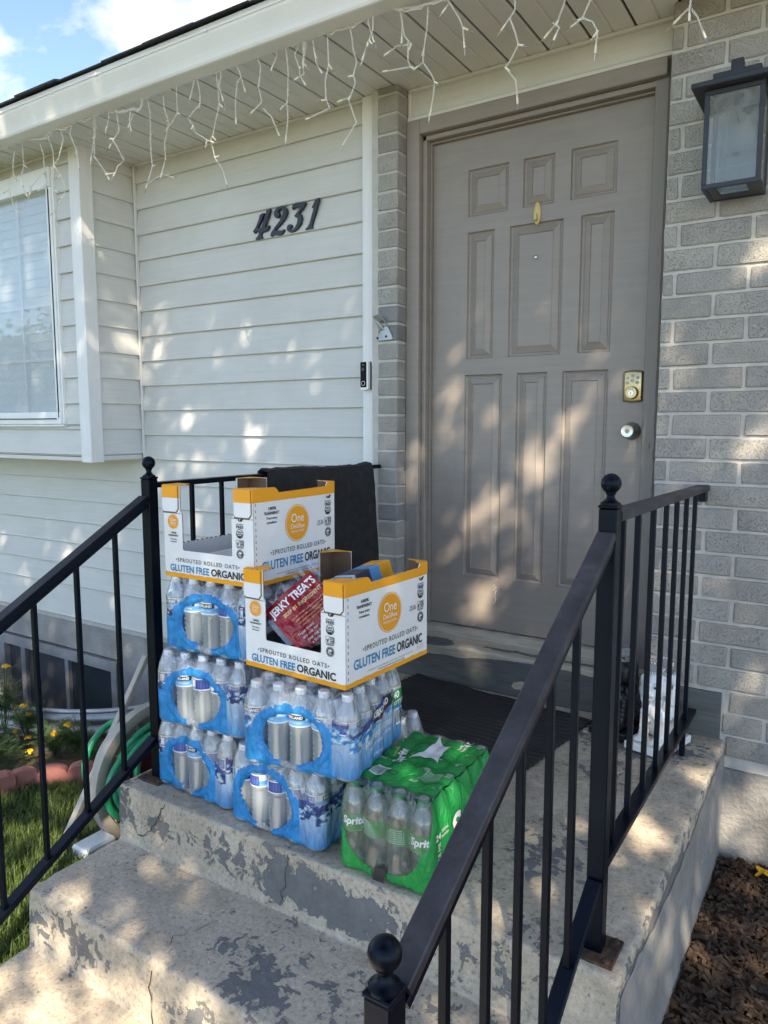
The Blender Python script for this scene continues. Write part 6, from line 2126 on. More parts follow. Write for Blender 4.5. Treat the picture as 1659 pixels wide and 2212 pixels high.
# crown openings cut so sun lands on these spots: point on the house, radius
GAPS = [(-0.78, 0.0, 1.28, 0.05), (-0.81, 0.0, 1.21, 0.05), (-0.62, 0.0, 1.13, 0.03), (-0.56, 0.0, 1.11, 0.05), (-0.65, 0.0, 1.15, 0.03), (-0.25, 0.0, 1.15, 0.06), (-0.29, 0.0, 1.09, 0.07), (-0.34, 0.0, 1.02, 0.05), (-0.43, 0.0, 0.98, 0.06), (-0.4, 0.0, 0.89, 0.06), (-0.8, 0.0, 1.03, 0.04), (-0.64, 0.0, 0.78, 0.07), (-0.58, 0.0, 0.83, 0.05), (-0.49, 0.0, 0.81, 0.04), (-0.56, 0.0, 0.67, 0.05), (-0.74, 0.0, 0.62, 0.05), (-0.67, -0.0, 0.3, 0.1), (-0.6, 0.0, 0.39, 0.06), (-0.85, -0.0, 0.47, 0.06), (-0.91, -0.08, 1.06, 0.06), (-0.92, -0.08, 0.94, 0.05), (-0.95, -0.08, 0.82, 0.05), (-0.6, -0.14, 0.15, 0.06), (-1.4, -0.1, 1.64, 0.04), (-1.23, -0.1, 1.61, 0.04), (-1.86, -0.1, 1.59, 0.04), (-1.96, -0.1, 1.58, 0.03), (-1.91, -0.1, 1.49, 0.04), (-2.25, -0.1, 1.49, 0.04), (-2.57, -0.1, 1.63, 0.02), (-1.56, -0.1, 1.46, 0.03), (-2.42, -0.1, 1.35, 0.03), (-2.14, -0.1, 1.32, 0.03), (-1.68, -0.1, 1.33, 0.03), (-1.43, -0.1, 1.25, 0.03), (-2.39, -0.1, 1.08, 0.06), (-2.29, -0.1, 1.13, 0.05), (-1.93, -0.1, 1.1, 0.05), (-1.8, -0.1, 1.05, 0.06), (-1.87, -0.1, 0.97, 0.07), (-2.06, -0.1, 0.96, 0.06), (-1.8, -0.1, 1.12, 0.04), (-2.23, -0.1, 0.88, 0.06), (-2.44, -0.1, 0.87, 0.07), (-1.69, -0.1, 0.93, 0.04), (-2.59, -0.1, 0.77, 0.05), (-1.35, -0.1, 0.97, 0.04), (-1.69, -0.1, 0.72, 0.1), (-2.24, -0.1, 0.64, 0.08), (-2.93, -0.1, 0.46, 0.08), (-3.38, -0.1, 0.28, 0.1), (-3.84, -0.1, 0.09, 0.1), (-2.96, -0.1, 0.05, 0.07), (-2.89, -0.1, -0.22, 0.06), (-3.6, -0.1, 0.47, 0.06), (-2.66, -0.31, 1.74, 0.03), (-2.66, -0.2, 1.64, 0.03), (-2.66, -0.17, 1.49, 0.035), (-2.66, -0.3, 1.22, 0.03), (-2.66, -0.4, 1.45, 0.02), (0.38, -0.15, 1.01, 0.05), (0.39, -0.15, 1.61, 0.04), (0.1, -0.15, 1.33, 0.035), (0.41, -0.15, 1.06, 0.03), (0.4, -0.15, 0.15, 0.05), (0.38, -0.15, 0.08, 0.03), (0.12, -0.15, 0.56, 0.04), (0.46, -0.15, 0.27, 0.03), (0.42, -0.16, -0.21, 0.08), (0.37, -0.16, -0.26, 0.06), (0.48, -0.16, -0.13, 0.05), (0.31, -0.45, 0.0, 0.05), (0.29, -0.51, 0.0, 0.04), (0.25, -0.85, 0.0, 0.06), (0.18, -0.8, 0.0, 0.03), (0.17, -0.85, 0.0, 0.04), (0.04, -1.39, 0.0, 0.05), (0.08, -1.15, 0.0, 0.06), (0.35, -0.41, -0.06, 0.03), (0.35, -0.51, -0.13, 0.05), (0.35, -1.03, -0.13, 0.05), (0.35, -1.22, -0.09, 0.06), (-1.1, -1.75, -0.34, 0.04), (-0.96, -1.95, -0.34, 0.08), (-0.95, -1.88, -0.34, 0.05), (-0.7, -1.71, -0.34, 0.06), (-0.92, -1.59, -0.17, 0.08), (-0.64, -1.53, -0.17, 0.07), (-0.65, -1.65, -0.17, 0.05), (-0.37, -1.62, -0.17, 0.08), (-1.01, -1.72, -0.17, 0.06), (-0.58, -1.42, 0.07, 0.06), (-0.63, -1.42, 0.11, 0.04), (-0.5, -1.42, 0.27, 0.05), (-0.83, -1.42, 0.32, 0.05), (-0.86, -1.42, 0.55, 0.05), (-0.44, -1.25, 0.27, 0.05), (-0.24, -1.25, 0.14, 0.08), (-0.13, -1.25, 0.23, 0.06), (-0.34, -1.25, 0.58, 0.08), (-0.5, -1.42, 0.53, 0.06), (-0.8, -1.42, 0.75, 0.05), (-0.49, -1.42, 0.84, 0.06), (-0.28, -1.25, 0.47, 0.05), (-0.27, -1.42, -0.01, 0.05), (-0.16, -1.25, 0.04, 0.06), (-1.56, -1.49, -0.45, 0.15), (-1.42, -1.68, -0.45, 0.12), (-1.75, -1.27, -0.45, 0.1), (-2.0, -1.27, -0.45, 0.1), (-2.58, -0.82, -0.45, 0.15), (-3.48, -0.47, -0.45, 0.1), (-2.54, -0.53, -0.45, 0.1)]

# ------------------------------------------------------------------ fittings on the wall
LN = thing('wall_lantern', 'black box wall lantern with clear glass on the gray brick', 'lantern', (0.305, -0.15, 1.79))
lx0, lx1, ly0, ly1, lz0, lz1 = 0.224, 0.386, -0.345, -0.185, 1.79, 2.072
fmb = MB()
b_ = 0.013
for x in (lx0, lx1 - b_):
    for y in (ly0, ly1 - b_):
        fmb.bbox(x, x + b_, y, y + b_, lz0 + b_, lz1 - b_, 0.001)
for z in (lz0, lz1 - b_):
    fmb.bbox(lx0, lx1, ly0, ly0 + b_, z, z + b_, 0.001); fmb.bbox(lx0, lx1, ly1 - b_, ly1, z, z + b_, 0.001)
    fmb.bbox(lx0, lx0 + b_, ly0 + b_, ly1 - b_, z, z + b_, 0.001); fmb.bbox(lx1 - b_, lx1, ly0 + b_, ly1 - b_, z, z + b_, 0.001)
fmb.box(lx0 + b_, lx0 + 0.040, ly0 + b_, ly1 - b_, lz0 + 0.002, lz0 + 0.006); fmb.box(lx1 - 0.040, lx1 - b_, ly0 + b_, ly1 - b_, lz0 + 0.002, lz0 + 0.006)
fmb.box(lx0 + .04, lx1 - .04, ly1 - 0.055, ly1 - b_, lz0 + 0.002, lz0 + 0.006)
part('frame', fmb, 'black_metal', LN)
rfm = MB()
rfm.bbox(0.190, 0.420, -0.382, -0.155, 2.0725, 2.088, 0.002)
rfm.bbox(0.240, 0.372, -0.326, -0.21, 2.0885, 2.126, 0.002)
rfm.bbox(0.283, 0.317, -0.290, -0.250, 2.1265, 2.170, 0.002)
part('roof', rfm, 'black_metal', LN)
pn = MB()
pn.box(lx0 + b_, lx1 - b_, ly0 + 0.005, ly0 + 0.008, lz0 + b_, lz1 - b_); pn.box(lx0 + b_, lx1 - b_, ly1 - 0.008, ly1 - 0.005, lz0 + b_, lz1 - b_)
pn.box(lx1 - 0.008, lx1 - 0.005, ly0 + b_, ly1 - b_, lz0 + b_, lz1 - b_)
part('pane', pn, 'lamp_glass', LN)
part('lamp_holder', MB().lathe([(0.012, 2.04), (0.012, 2.06), (0.016, 2.0725)], 14, (0.305, -0.265, 0)), 'black_metal', LN, smooth=True)
part('wall_plate', MB().bbox(0.262, 0.348, -0.165, -0.1515, 1.93, 2.07, 0.003).bar((0.305, -0.19, 2.062), (0.305, -0.164, 2.03), 0.02, 0.02), 'black_metal', LN)

for ch, poly in DIGITS:
    xs0 = [p[0] for p in poly]; zs0 = [p[1] for p in poly]
    cx, cz = sum(xs0) / len(poly), sum(zs0) / len(poly)
    mb = MB()
    n = len(poly)
    area = sum(poly[i][0] * poly[(i + 1) % n][1] - poly[(i + 1) % n][0] * poly[i][1] for i in range(n))
    sg = 1 if area > 0 else -1
    ins = []
    for i in range(n):
        a, b, c = Vector(poly[i - 1]), Vector(poly[i]), Vector(poly[(i + 1) % n])
        d = ((b - a).normalized() + (c - b).normalized())
        d = d.normalized() if d.length > 1e-6 else Vector((1, 0))
        ins.append((b.x - d.y * sg * 0.0014, b.y + d.x * sg * 0.0014))
    poly = [(bx * 0.45 + ix * 0.55, bz * 0.45 + iz * 0.55) for (bx, bz), (ix, iz) in zip(poly, ins)]
    rings = [(poly, -0.0995), (poly, -0.1085), (ins, -0.112)]
    vs = [(x, y, z) for ring, y in rings for x, z in ring]
    fs = [(r * n + k, r * n + (k + 1) % n, (r + 1) * n + (k + 1) % n, (r + 1) * n + k) for r in range(2) for k in range(n)] + [tuple(range(2 * n, 3 * n))]
    mb.add(vs, fs)
    o = lone('house_number', mb, 'number', 'black raised metal house number %s on the pale siding' % {'4': 'four', '2': 'two', '3': 'three', '1': 'one'}[ch], 'house number', (cx, -0.10, cz), group='house numbers 4231')

MAT['matte_black'] = M('matte_black', (0.008, 0.008, 0.009), 0.6, 0.0, spec=0.15)
DB = thing('doorbell_camera', 'slim white doorbell camera with black face on the white trim', 'doorbell', (-1.148, -0.122, 1.29))
def rrect(x0, x1, z0, z1, r, n=4):
    out = []
    for cx, cz, a0 in ((x1 - r, z0 + r, -PI / 2), (x1 - r, z1 - r, 0), (x0 + r, z1 - r, PI / 2), (x0 + r, z0 + r, PI)):
        for k in range(n + 1):
            a = a0 + PI / 2 * k / n
            out.append((cx + r * math.cos(a), cz + r * math.sin(a)))
    return out
part('mount', MB().prism(rrect(-1.1685, -1.1270, 1.2335, 1.3535, .006), -0.132, -0.1225, 1), 'ink_black', DB)
part('body', MB().prism(rrect(-1.1690, -1.1275, 1.233, 1.354, .007), -0.150, -0.1322, 1), 'white', DB)
part('face', MB().prism(rrect(-1.1668, -1.1355, 1.243, 1.3515, .003), -0.1512, -0.1495, 1), 'matte_black', DB)
part('button', disc(MB(), (-1.152, -0.1516, 1.2605), (1, 0, 0), (0, 0, 1), 0.0098, 28, 0.0085), 'ink_white', DB)
part('lens', MB().lathe([(0.0085, -0.1513), (0.0078, -0.1535), (0.003, -0.1540), (0.0003, -0.1540)], 20, (-1.152, 0, 1.319), 1), 'black_plastic', DB, smooth=True)
part('lettering', put_text(MB(), 'vivint', (-1.152, -0.1515, 1.338), (1, 0, 0), (0, 0, 1), 0.0048, align='CENTER'), 'ink_white', DB)

FB = thing('pole_bracket', 'bent galvanized metal flag bracket screwed to the brick pier', 'bracket', (-1.04, -0.15, 1.44))
part('plate', MB().prism(PLATE, -0.157, -0.1535, 1), 'galv', FB)
tg = MB()
n = len(TONG)
zc0, zc1 = min(p[1] for p in TONG), max(p[1] for p in TONG)
yo = lambda z: -0.157 - 0.030 * ((z - zc0) / (zc1 - zc0)) ** 1.5
tg.add([(x, yo(z), z) for x, z in TONG] + [(x, yo(z) + .003, z) for x, z in TONG], [tuple(range(n)), tuple(range(n, 2 * n))[::-1]] + [(k, n + k, n + (k + 1) % n, (k + 1) % n) for k in range(n)])
part('tongue', tg, 'galv', FB)
for x, z in ((-1.0735, 1.4475), (-1.0305, 1.4515), (-1.054, 1.482)):
    part('screw', MB().lathe([(0.0055, -0.1572), (0.0045, -0.1590), (0.0005, -0.1592)], 12, (x, 0, z), 1), 'dark', FB)

# ------------------------------------------------------------------ string of icicle lights
SL = thing('string_lights', 'white icicle string lights hanging along the gutter and soffit', 'string lights', (-1.4, -0.655, 2.42))
rr = random.Random(21)
def twist(pts, r, amp, pitch):
    """two strands twisted along a path"""
    P = [Vector(p) for p in pts]
    dense = []
    for a, b in zip(P[:-1], P[1:]):
        n = max(2, int((b - a).length / (pitch / 5)))
        for k in range(n):
            dense.append(a.lerp(b, k / n))
    dense.append(P[-1])
    out = []
    for s in (0, PI):
        L = 0.0
        q = []
        for i, p in enumerate(dense):
            if i:
                L += (p - dense[i - 1]).length
            d = (dense[min(i + 1, len(dense) - 1)] - dense[max(0, i - 1)]).normalized()
            u = d.cross(Vector((0.3, 1, 0.1))).normalized(); w = d.cross(u)
            a = s + L / pitch * 2 * PI
            q.append(p + u * math.cos(a) * amp + w * math.sin(a) * amp)
        out.append(q)
    return out
wm = MB()
mp = [(x, -0.660 + rr.uniform(-.004, .002), z + rr.uniform(-.004, .004)) for x, z in LIGHT_MAIN]
for q in twist(mp, 0.0015, 0.0032, 0.022):
    wm.tube(q, 0.0014, 4, False)
# loose loops of the same wire along the run
mp2 = []
for a, b in zip(mp[:-1], mp[1:]):
    for f in (0.0, 0.33, 0.66):
        mp2.append((a[0] + (b[0] - a[0]) * f + rr.uniform(-.012, .012), -0.663 + rr.uniform(-.006, .002), a[2] + (b[2] - a[2]) * f + rr.uniform(-.014, .006)))
for q in twist(mp2, 0.0012, 0.0018, 0.020):
    wm.tube(q, 0.0011, 4, False)
part('main_wire', wm, 'wire', SL)
so = MB().lathe([(0.0013, -0.003), (0.0031, -0.002), (0.0033, 0.017), (0.0027, 0.018)], 8)
so_me = so.mesh('bulb_socket', (0, 0, 0), True); so_me.materials.append(MAT['socket'])
bu_me = MB().lathe([(0.0024, 0.018), (0.0024, 0.028), (0.0014, 0.034), (0.0004, 0.040)], 7).mesh('bulb', (0, 0, 0), True); bu_me.materials.append(MAT['bulb'])
def bulb(p, d):
    o = bpy.data.objects.new('bulb_socket', so_me); COL.objects.link(o); o.parent = SL
    L = ORG[SL]
    o.location = (p[0] - L[0], p[1] - L[1], p[2] - L[2])
    o.rotation_mode = 'QUATERNION'
    o.rotation_quaternion = Vector(d).to_track_quat('Z', 'Y')
    b = bpy.data.objects.new('bulb', bu_me); COL.objects.link(b); b.parent = o
extra = []
for k in range(13):
    i = rr.randint(2, len(LIGHT_MAIN) - 4)
    f = rr.random()
    x, z = (LIGHT_MAIN[i][0] * (1 - f) + LIGHT_MAIN[i + 1][0] * f, LIGHT_MAIN[i][1] * (1 - f) + LIGHT_MAIN[i + 1][1] * f)
    d = [(x, z)]
    for j in range(rr.choice((2, 2, 3, 4))):
        x += rr.uniform(-.022, .022); z -= rr.uniform(.025, .05)
        d.append((x, z))
    extra.append(d)
for dr_ in LIGHT_DROPS + extra:
    yb_ = -0.656 + rr.uniform(-0.012, 0.012)
    pts = [(x, yb_ + rr.uniform(-.005, .005) * min(1, i), z) for i, (x, z) in enumerate(dr_)]
    if len(pts) == 2:
        pts.insert(1, tuple((Vector(pts[0]) + Vector(pts[1])) / 2))
    m_ = MB()
    for q in twist(pts, 0.0013, 0.0020, 0.020):
        m_.tube(q, 0.0011, 4, False)
    part('drop_wire', m_, 'wire', SL)
    d = (Vector(pts[-1]) - Vector(pts[-2])).normalized()
    bulb(pts[-1], d)
    for i in range(2, len(pts) - 1, 2):
        bulb(pts[i], Vector((rr.uniform(-1, 1), rr.uniform(-.6, .6), rr.uniform(-1, .2))).normalized())

# ------------------------------------------------------------------ garden: window well, edging, reel, hose
def well_pt(a, r=1.0):
    ca, sa = math.cos(a), math.sin(a)
    e = 2 / 2.5
    return (-3.62 + 1.38 * r * math.copysign(abs(ca) ** e, ca), -0.075 - 0.80 * r * abs(sa) ** e)
ww = MB()
def _ww(u, v):
    x, y = well_pt(PI * u)
    z = -0.75 + 0.40 * v
    c = 0.010 * math.sin(z * 2 * PI / 0.068)
    cx, cy = x + 3.62, y + 0.075
    L = math.hypot(cx, cy)
    return (x + cx / L * c, y + cy / L * c, z)
ww.grid(_ww, 90, 40)
WW = thing('window_well', 'curved corrugated steel window well in front of the basement window', 'window well', (-3.62, -0.4, -0.5))
part('corrugated_wall', ww, 'galv', WW, smooth='full')
part('rolled_rim', MB().tube([(*well_pt(PI * k / 60), -0.348) for k in range(61)], 0.013, 8), 'galv', WW, smooth='full')

ec = 0
epath = [(-2.36, -1.62), (-2.33, -1.50), (-2.31, -1.38), (-2.285, -1.255), (-2.255, -1.135), (-2.175, -1.045), (-2.095, -0.955), (-2.005, -0.875), (-1.915, -0.80)]
elab = ['red scalloped edging block at the near lawn edge, first of the row', 'red scalloped edging block second from the lawn end of the row', 'red scalloped edging block third from the lawn end of the row', 'large red edging block seen end-on beside the marigolds',
        'red scalloped edging block just behind the big end-on block', 'red scalloped edging block in the middle of the curved row', 'red scalloped edging block three before the hose reel', 'red scalloped edging block two before the hose reel', 'red scalloped edging block nearest the hose reel']
for i, (x, y) in enumerate(epath):
    a, b = epath[max(0, i - 1)], epath[min(len(epath) - 1, i + 1)]
    ang_ = math.atan2(b[1] - a[1], b[0] - a[0])
    hw_ = 0.060
    prof = [(-hw_, -0.06), (hw_, -0.06)]
    for k in range(11):
        t = PI * k / 10
        prof.append((hw_ * math.cos(t), 0.058 + 0.034 * math.sin(t)))
    mb = MB().prism(prof, -0.026, 0.026, 1)
    tilt = R_.uniform(-.06, .06)
    M4 = Matrix.Translation((x, y, -0.475)) @ Matrix.Rotation(ang_, 4, 'Z') @ Matrix.Rotation(tilt, 4, 'X')
    if i == 3:
        M4 = Matrix.Translation((x - .01, y + .02, -0.470)) @ Matrix.Rotation(ang_ - 0.15, 4, 'Z') @ Matrix.Rotation(0.04, 4, 'X')
        mb = MB().prism([(-.075, -.06), (.075, -.06), (.075, .075), (.05, .088), (-.05, .088), (-.075, .075)], -.035, .035, 1)
    mb.xf(M4)
    lone('edging_block', mb, 'edging', elab[i], 'edging block', (x, y, -0.5), group='red edging blocks round the flower bed')

HR = thing('hose_reel', 'beige plastic hose reel cart leaning against the porch', 'hose reel', (-1.6, -1.05, -0.48))
RX, RYc, RZc = -1.60, -0.985, -0.275
def ring_pts(cx, cy, cz, r, n=48, tilt=0.0):
    return [(cx + tilt * r * math.sin(2 * PI * k / n), cy + r * math.cos(2 * PI * k / n), cz + r * math.sin(2 * PI * k / n)) for k in range(n + 1)]
for xx, k_ in ((RX, 1.0), (RX - 0.10, 0.70)):
    mb = MB()
    mb.lathe([(0.272 * k_, -0.018), (0.272 * k_, 0.018), (0.262 * k_, 0.022), (0.232 * k_, 0.018), (0.224 * k_, 0.008), (0.224 * k_, -0.012), (0.232 * k_, -0.018), (0.272 * k_, -0.018)], 56, (xx, RYc, RZc), 0, cap=False)
    part('reel_rim', mb, 'beige', HR, smooth=True)
    mb = MB().lathe([(0.228 * k_, -0.006), (0.228 * k_, -0.002), (0.16 * k_, -0.012), (0.085, -0.012), (0.03, -0.010), (0.0305, -0.016)], 48, (xx, RYc, RZc), 0, cap=False)
    for k in range(10):
        a = 2 * PI * k / 10
        mb.bar((xx - 0.004, RYc + 0.09 * math.cos(a), RZc + 0.09 * math.sin(a)), (xx - 0.004, RYc + 0.226 * k_ * math.cos(a), RZc + 0.226 * k_ * math.sin(a)), 0.010, 0.022, (1, 0, 0))
    part('reel_disc', mb, 'beige', HR, smooth=True)
part('hub', MB().lathe([(0.10, -0.15), (0.10, 0.03)], 28, (RX, RYc, RZc), 0), 'red_hub', HR, smooth=True)
part('crank', MB().tube([(RX + .04, RYc, RZc), (RX + .05, RYc - .10, RZc + .03), (RX + .055, RYc - .16, RZc + .13), (RX + .10, RYc - .16, RZc + .13)], 0.008, 8), 'beige', HR, smooth='full')
for xx in (RX - 0.06,):
    mb = MB().bar((xx, -0.945, 0.165), (xx, -1.375, -0.475), 0.022, 0.026, (1, 0, 0))
    part('side_frame', mb, 'beige', HR)
part('axle_panel', MB().bbox(RX - 0.03, RX + 0.06, -1.335, -1.205, -0.470, -0.425, 0.008), 'white', HR)
hs = MB()
hp = []
loops = [(-1.005, -0.290, 0.243, 0.190), (-0.985, -0.232, 0.205, 0.168), (-1.005, -0.262, 0.225, 0.178), (-0.965, -0.215, 0.165, 0.135)]
for k in range(200):
    t = k / 199 * (len(loops) - 0.3)
    i = min(int(t), len(loops) - 1); f = t - i
    A = loops[i]; B = loops[min(i + 1, len(loops) - 1)]
    q = [A[j] * (1 - f) + B[j] * f for j in range(4)]
    a = 2.2 - t * 2 * PI
    hp.append((RX + 0.040 + 0.016 * i + 0.012 * f + 0.012 * math.sin(a * 1.5), q[0] - q[2] * math.cos(a), q[1] + q[3] * math.sin(a)))
hs.tube(hp, 0.0135, 10)
h0 = Vector(hp[0])
for j in range(4):
    hs.tube(ring_pts(RX - 0.06 - 0.05 * j, RYc, RZc, 0.135 + 0.02 * (j % 2), 36), 0.0135, 8)
lone('garden_hose', hs, 'hose', 'green garden hose looped loosely over the beige reel', 'hose', (RX, RYc, -0.48), smooth='full')

# ------------------------------------------------------------------ marigolds
def petal_ball(mb, c, r, rr):
    for k in range(46):
        th = rr.uniform(0, 2 * PI); ph = rr.uniform(0.0, 1.15)
        d = Vector((math.sin(ph) * math.cos(th), math.sin(ph) * math.sin(th), math.cos(ph) * 0.75))
        t = d.cross(Vector((rr.uniform(-1, 1), rr.uniform(-1, 1), rr.uniform(-1, 1)))).normalized()
        n_ = d.cross(t)
        p = Vector(c) + d * r * rr.uniform(.55, 1.0)
        w, l = r * .30, r * .42
        mb.add([p - t * w, p + n_ * l * .3 + d * r * .1 - t * w * .9 + n_ * l, p + t * w * .9 + n_ * l + d * r * .1, p + t * w], [(0, 1, 2, 3)])
def marigold(x, y, hgt, flowers, label, seed, spread=0.12):
    rr = random.Random(seed)
    t = thing('marigold_plant', label, 'marigold plant', (x, y, -0.48), 'marigolds in the flower bed')
    stm = MB(); fol = MB()
    tips = []
    for k in range(11):
        a = rr.uniform(0, 2 * PI); R1 = rr.uniform(.02, spread)
        tip = Vector((x + R1 * math.cos(a), y + R1 * math.sin(a), -0.48 + hgt * rr.uniform(.55, .95)))
        mid_ = Vector((x + R1 * .4 * math.cos(a), y + R1 * .4 * math.sin(a), -0.48 + hgt * .45))
        tips.append((mid_, tip))
        stm.tube([(x, y, -0.49), mid_, tip], 0.0022, 4, False)
    for fx, fy, fz in flowers:
        stm.tube([(x, y, -0.49), ((x + fx) / 2, (y + fy) / 2, -0.48 + (fz + .48) * .55), (fx, fy, fz - .012)], 0.0022, 4, False)
        tips.append((Vector(((x + fx) / 2, (y + fy) / 2, -0.48 + (fz + .48) * .55)), Vector((fx, fy, fz - .02))))
    for a_, b_2 in tips:
        for k in range(30):
            p = a_.lerp(b_2, rr.uniform(-.3, 1.0)) + Vector((rr.gauss(0, .018), rr.gauss(0, .018), rr.gauss(0, .012)))
            d = Vector((rr.uniform(-1, 1), rr.uniform(-1, 1), rr.uniform(-.3, .8))).normalized()
            s = d.cross(Vector((0, 0, 1)))
            s = s.normalized() if s.length > .1 else Vector((1, 0, 0))
            L = rr.uniform(.022, .045)
            for q in range(4):
                for sg in (-1, 1):
                    b0 = p + d * (L * q / 4)
                    e = b0 + (s * sg * .8 + d * .7).normalized() * rr.uniform(.010, .016)
                    m0 = (b0 + e) / 2
                    w = d * 0.0028
                    fol.add([b0, m0 - w, e, m0 + w], [(0, 1, 2, 3)])
    part('stem', stm, 'marigold', t)
    part('foliage', fol, 'marigold', t, kind='stuff')
    for f in flowers:
        fb = MB(); petal_ball(fb, f, rr.uniform(.016, .021), rr)
        part('flower', fb, 'petal', t)
marigold(-2.86, -0.86, 0.38, [(-2.831, -.85, -.118)], 'tall marigold with one raised bloom at the bed\'s far end', 31, .10)
marigold(-2.70, -0.84, 0.22, [(-2.703, -.85, -.295), (-2.668, -.85, -.332), (-2.83, -.82, -.34)], 'marigold with two blooms just before the steel well', 32)
marigold(-2.72, -1.02, 0.16, [(-2.745, -.87, -.428), (-2.66, -.86, -.445), (-2.86, -.9, -.52)], 'low marigold with orange blooms in the middle of the bed', 33, .14)
marigold(-2.46, -0.85, 0.17, [(-2.455, -.85, -.378), (-2.440, -.86, -.382), (-2.53, -.82, -.42)], 'marigold with paired blooms between the edging and the well', 34)
marigold(-2.36, -0.80, 0.18, [(-2.347, -.85, -.312)], 'marigold with a single bloom closest to the hose reel', 35, .09)
marigold(-2.55, -1.08, 0.15, [(-2.50, -.95, -.44)], 'leafy marigold with one low bloom behind the red end block', 36, .13)
marigold(-2.95, -1.05, 0.24, [(-2.95, -1.0, -.36)], 'bushy marigold at the left end of the red edging', 37, .15)
marigold(-2.20, -0.78, 0.07, [], 'small green marigold seedling without blooms by the reel', 38, .06)

# ------------------------------------------------------------------ lion statues
def blob_mesh(parts, voxel, name):
    mb = MB()
    for c, r, sc in parts:
        mb.ball(c, r, 16, 10, sc)
    me = mb.mesh(name)
    ob = bpy.data.objects.new('tmp_blob', me)
    COL.objects.link(ob)
    rm = ob.modifiers.new('r', 'REMESH'); rm.mode = 'VOXEL'; rm.voxel_size = voxel
    sm_ = ob.modifiers.new('s', 'SMOOTH'); sm_.factor = 0.5; sm_.iterations = 3
    dg = bpy.context.evaluated_depsgraph_get()
    res = bpy.data.meshes.new_from_object(ob.evaluated_get(dg))
    bpy.data.objects.remove(ob); bpy.data.meshes.remove(me)
    res.name = name
    res.polygons.foreach_set('use_smooth', [True] * len(res.polygons))
    return res
rr = random.Random(17)
lion = []
A_ = lambda x, y, z, r, sx=1, sy=1, sz=1: lion.append(((x, y, z), r, (sx, sy, sz)))
A_(0, 0.035, 0.075, 0.055, 0.95, 1.05, 1.1); A_(0, 0.01, 0.125, 0.050, 0.92, 0.9, 1.25)          # haunch, chest
for s in (-1, 1):
    A_(s * 0.045, 0.045, 0.058, 0.036, .7, 1.15, 1.0); A_(s * 0.042, -0.012, 0.037, 0.016, 1, 1.5, .8)      # hind legs
    for k in range(6):
        A_(s * (0.026 + 0.001 * k), -0.042 + 0.002 * k, 0.040 + 0.016 * k, 0.0165 - 0.0003 * k, 1, 1, 1.1)  # fore legs
    A_(s * 0.027, -0.055, 0.036, 0.019, 1, 1.25, .65)                                                     # paws
    for k in range(3):
        A_(s * 0.027 + (k - 1) * 0.010, -0.074, 0.035, 0.0075, 1, 1.2, .9)
    A_(s * 0.037, 0.0, 0.248, 0.012, 1, .6, 1.1)                                                          # ears
A_(0, -0.022, 0.215, 0.043, .92, .95, 1.08)                                                                # head
A_(0, -0.062, 0.200, 0.022, 1.0, 1.0, .8); A_(0, -0.062, 0.184, 0.017, .9, .9, .8)                          # muzzle, jaw
A_(0, -0.077, 0.208, 0.0085, 1.2, .8, .8); A_(0, -0.058, 0.222, 0.011, .8, 1.2, 1.2)                        # nose, bridge
for s in (-1, 1):
    A_(s * 0.019, -0.060, 0.229, 0.0085, 1.2, .8, .7); A_(s * 0.012, -0.075, 0.197, 0.010, 1, .8, .8)         # brow, cheek pads
for k in range(110):                                                                                       # mane locks
    a = rr.uniform(0, 2 * PI); v = rr.uniform(0, 1)
    z = 0.245 - 0.145 * v
    Rm_ = 0.052 + 0.006 * math.sin(PI * v) - 0.012 * v
    x = Rm_ * math.cos(a) * 1.0; y = 0.005 + Rm_ * math.sin(a) * 0.92
    if y < -0.03 and abs(x) < 0.030 and z > 0.175:
        continue
    A_(x, y, z, rr.uniform(.010, .015), .8, .8, 1.7)
A_(0, 0.095, 0.05, 0.012, .9, 2.2, .9)
lion_me = blob_mesh(lion, 0.0032, 'lion_body')
cr = MB()
for k in range(26):
    a = 2 * PI * k / 26
    h = 0.012 + 0.020 * (0.5 + 0.5 * math.cos(a * 4))
    x, y = 0.037 * math.cos(a), -0.004 + 0.035 * math.sin(a)
    cr.ball((x * 1.00, y * 1.0, 0.262), 0.0032, 6, 4); 
    cr.ball((x * (1.05 + h * 5), y * (1.05 + h * 5), 0.266 + h), 0.0030, 6, 4)
band = MB()
band.grid(lambda u, v: ((0.037 + 0.010 * v) * math.cos(2 * PI * u), -0.004 + (0.035 + .010 * v) * math.sin(2 * PI * u), 0.258 + (0.012 + 0.020 * (0.5 + 0.5 * math.cos(2 * PI * u * 4))) * v), 64, 4)
MAT['crown_clear'] = _bottle('frosted_crown', (0.8, 0.82, 0.8), (0.6, 0.62, 0.6), 0.45)
def lion_statue(label, loc, rz, mat):
    t = thing('lion_statue', label, 'lion statue', loc, None, rz)
    bme = lion_me.copy()
    part('lion_body', bme, mat, t, local=True)
    part('base', MB().bbox(-0.068, 0.068, -0.095, 0.112, 0.0, 0.026, 0.003), mat, t, local=True)
    c1 = part('crown', band, 'crown_clear', t, local=True, smooth='full')
    c2 = bpy.data.objects.new('crown_beads', cr.mesh('crown_beads', (0, 0, 0), 'full')); c2.data.materials.append(MAT['ink_white'] if mat == 'statue_white' else MAT['crown_clear'])
    COL.objects.link(c2); c2.parent = c1
    part('eye', MB().ball((-0.018, -0.064, 0.220), 0.0038, 8, 6).ball((0.018, -0.064, 0.220), 0.0038, 8, 6), 'ink_black' if mat == 'statue_white' else 'ink_gray', t, local=True)
    return t
lion_statue('white crowned lion statue on the porch corner by the railing', (0.165, -0.335, 0.006), r5(-14), 'statue_white')
lion_statue('black crowned lion statue behind the railing against the door sill', (0.020, -0.268, 0.006), r5(-10), 'statue_black')

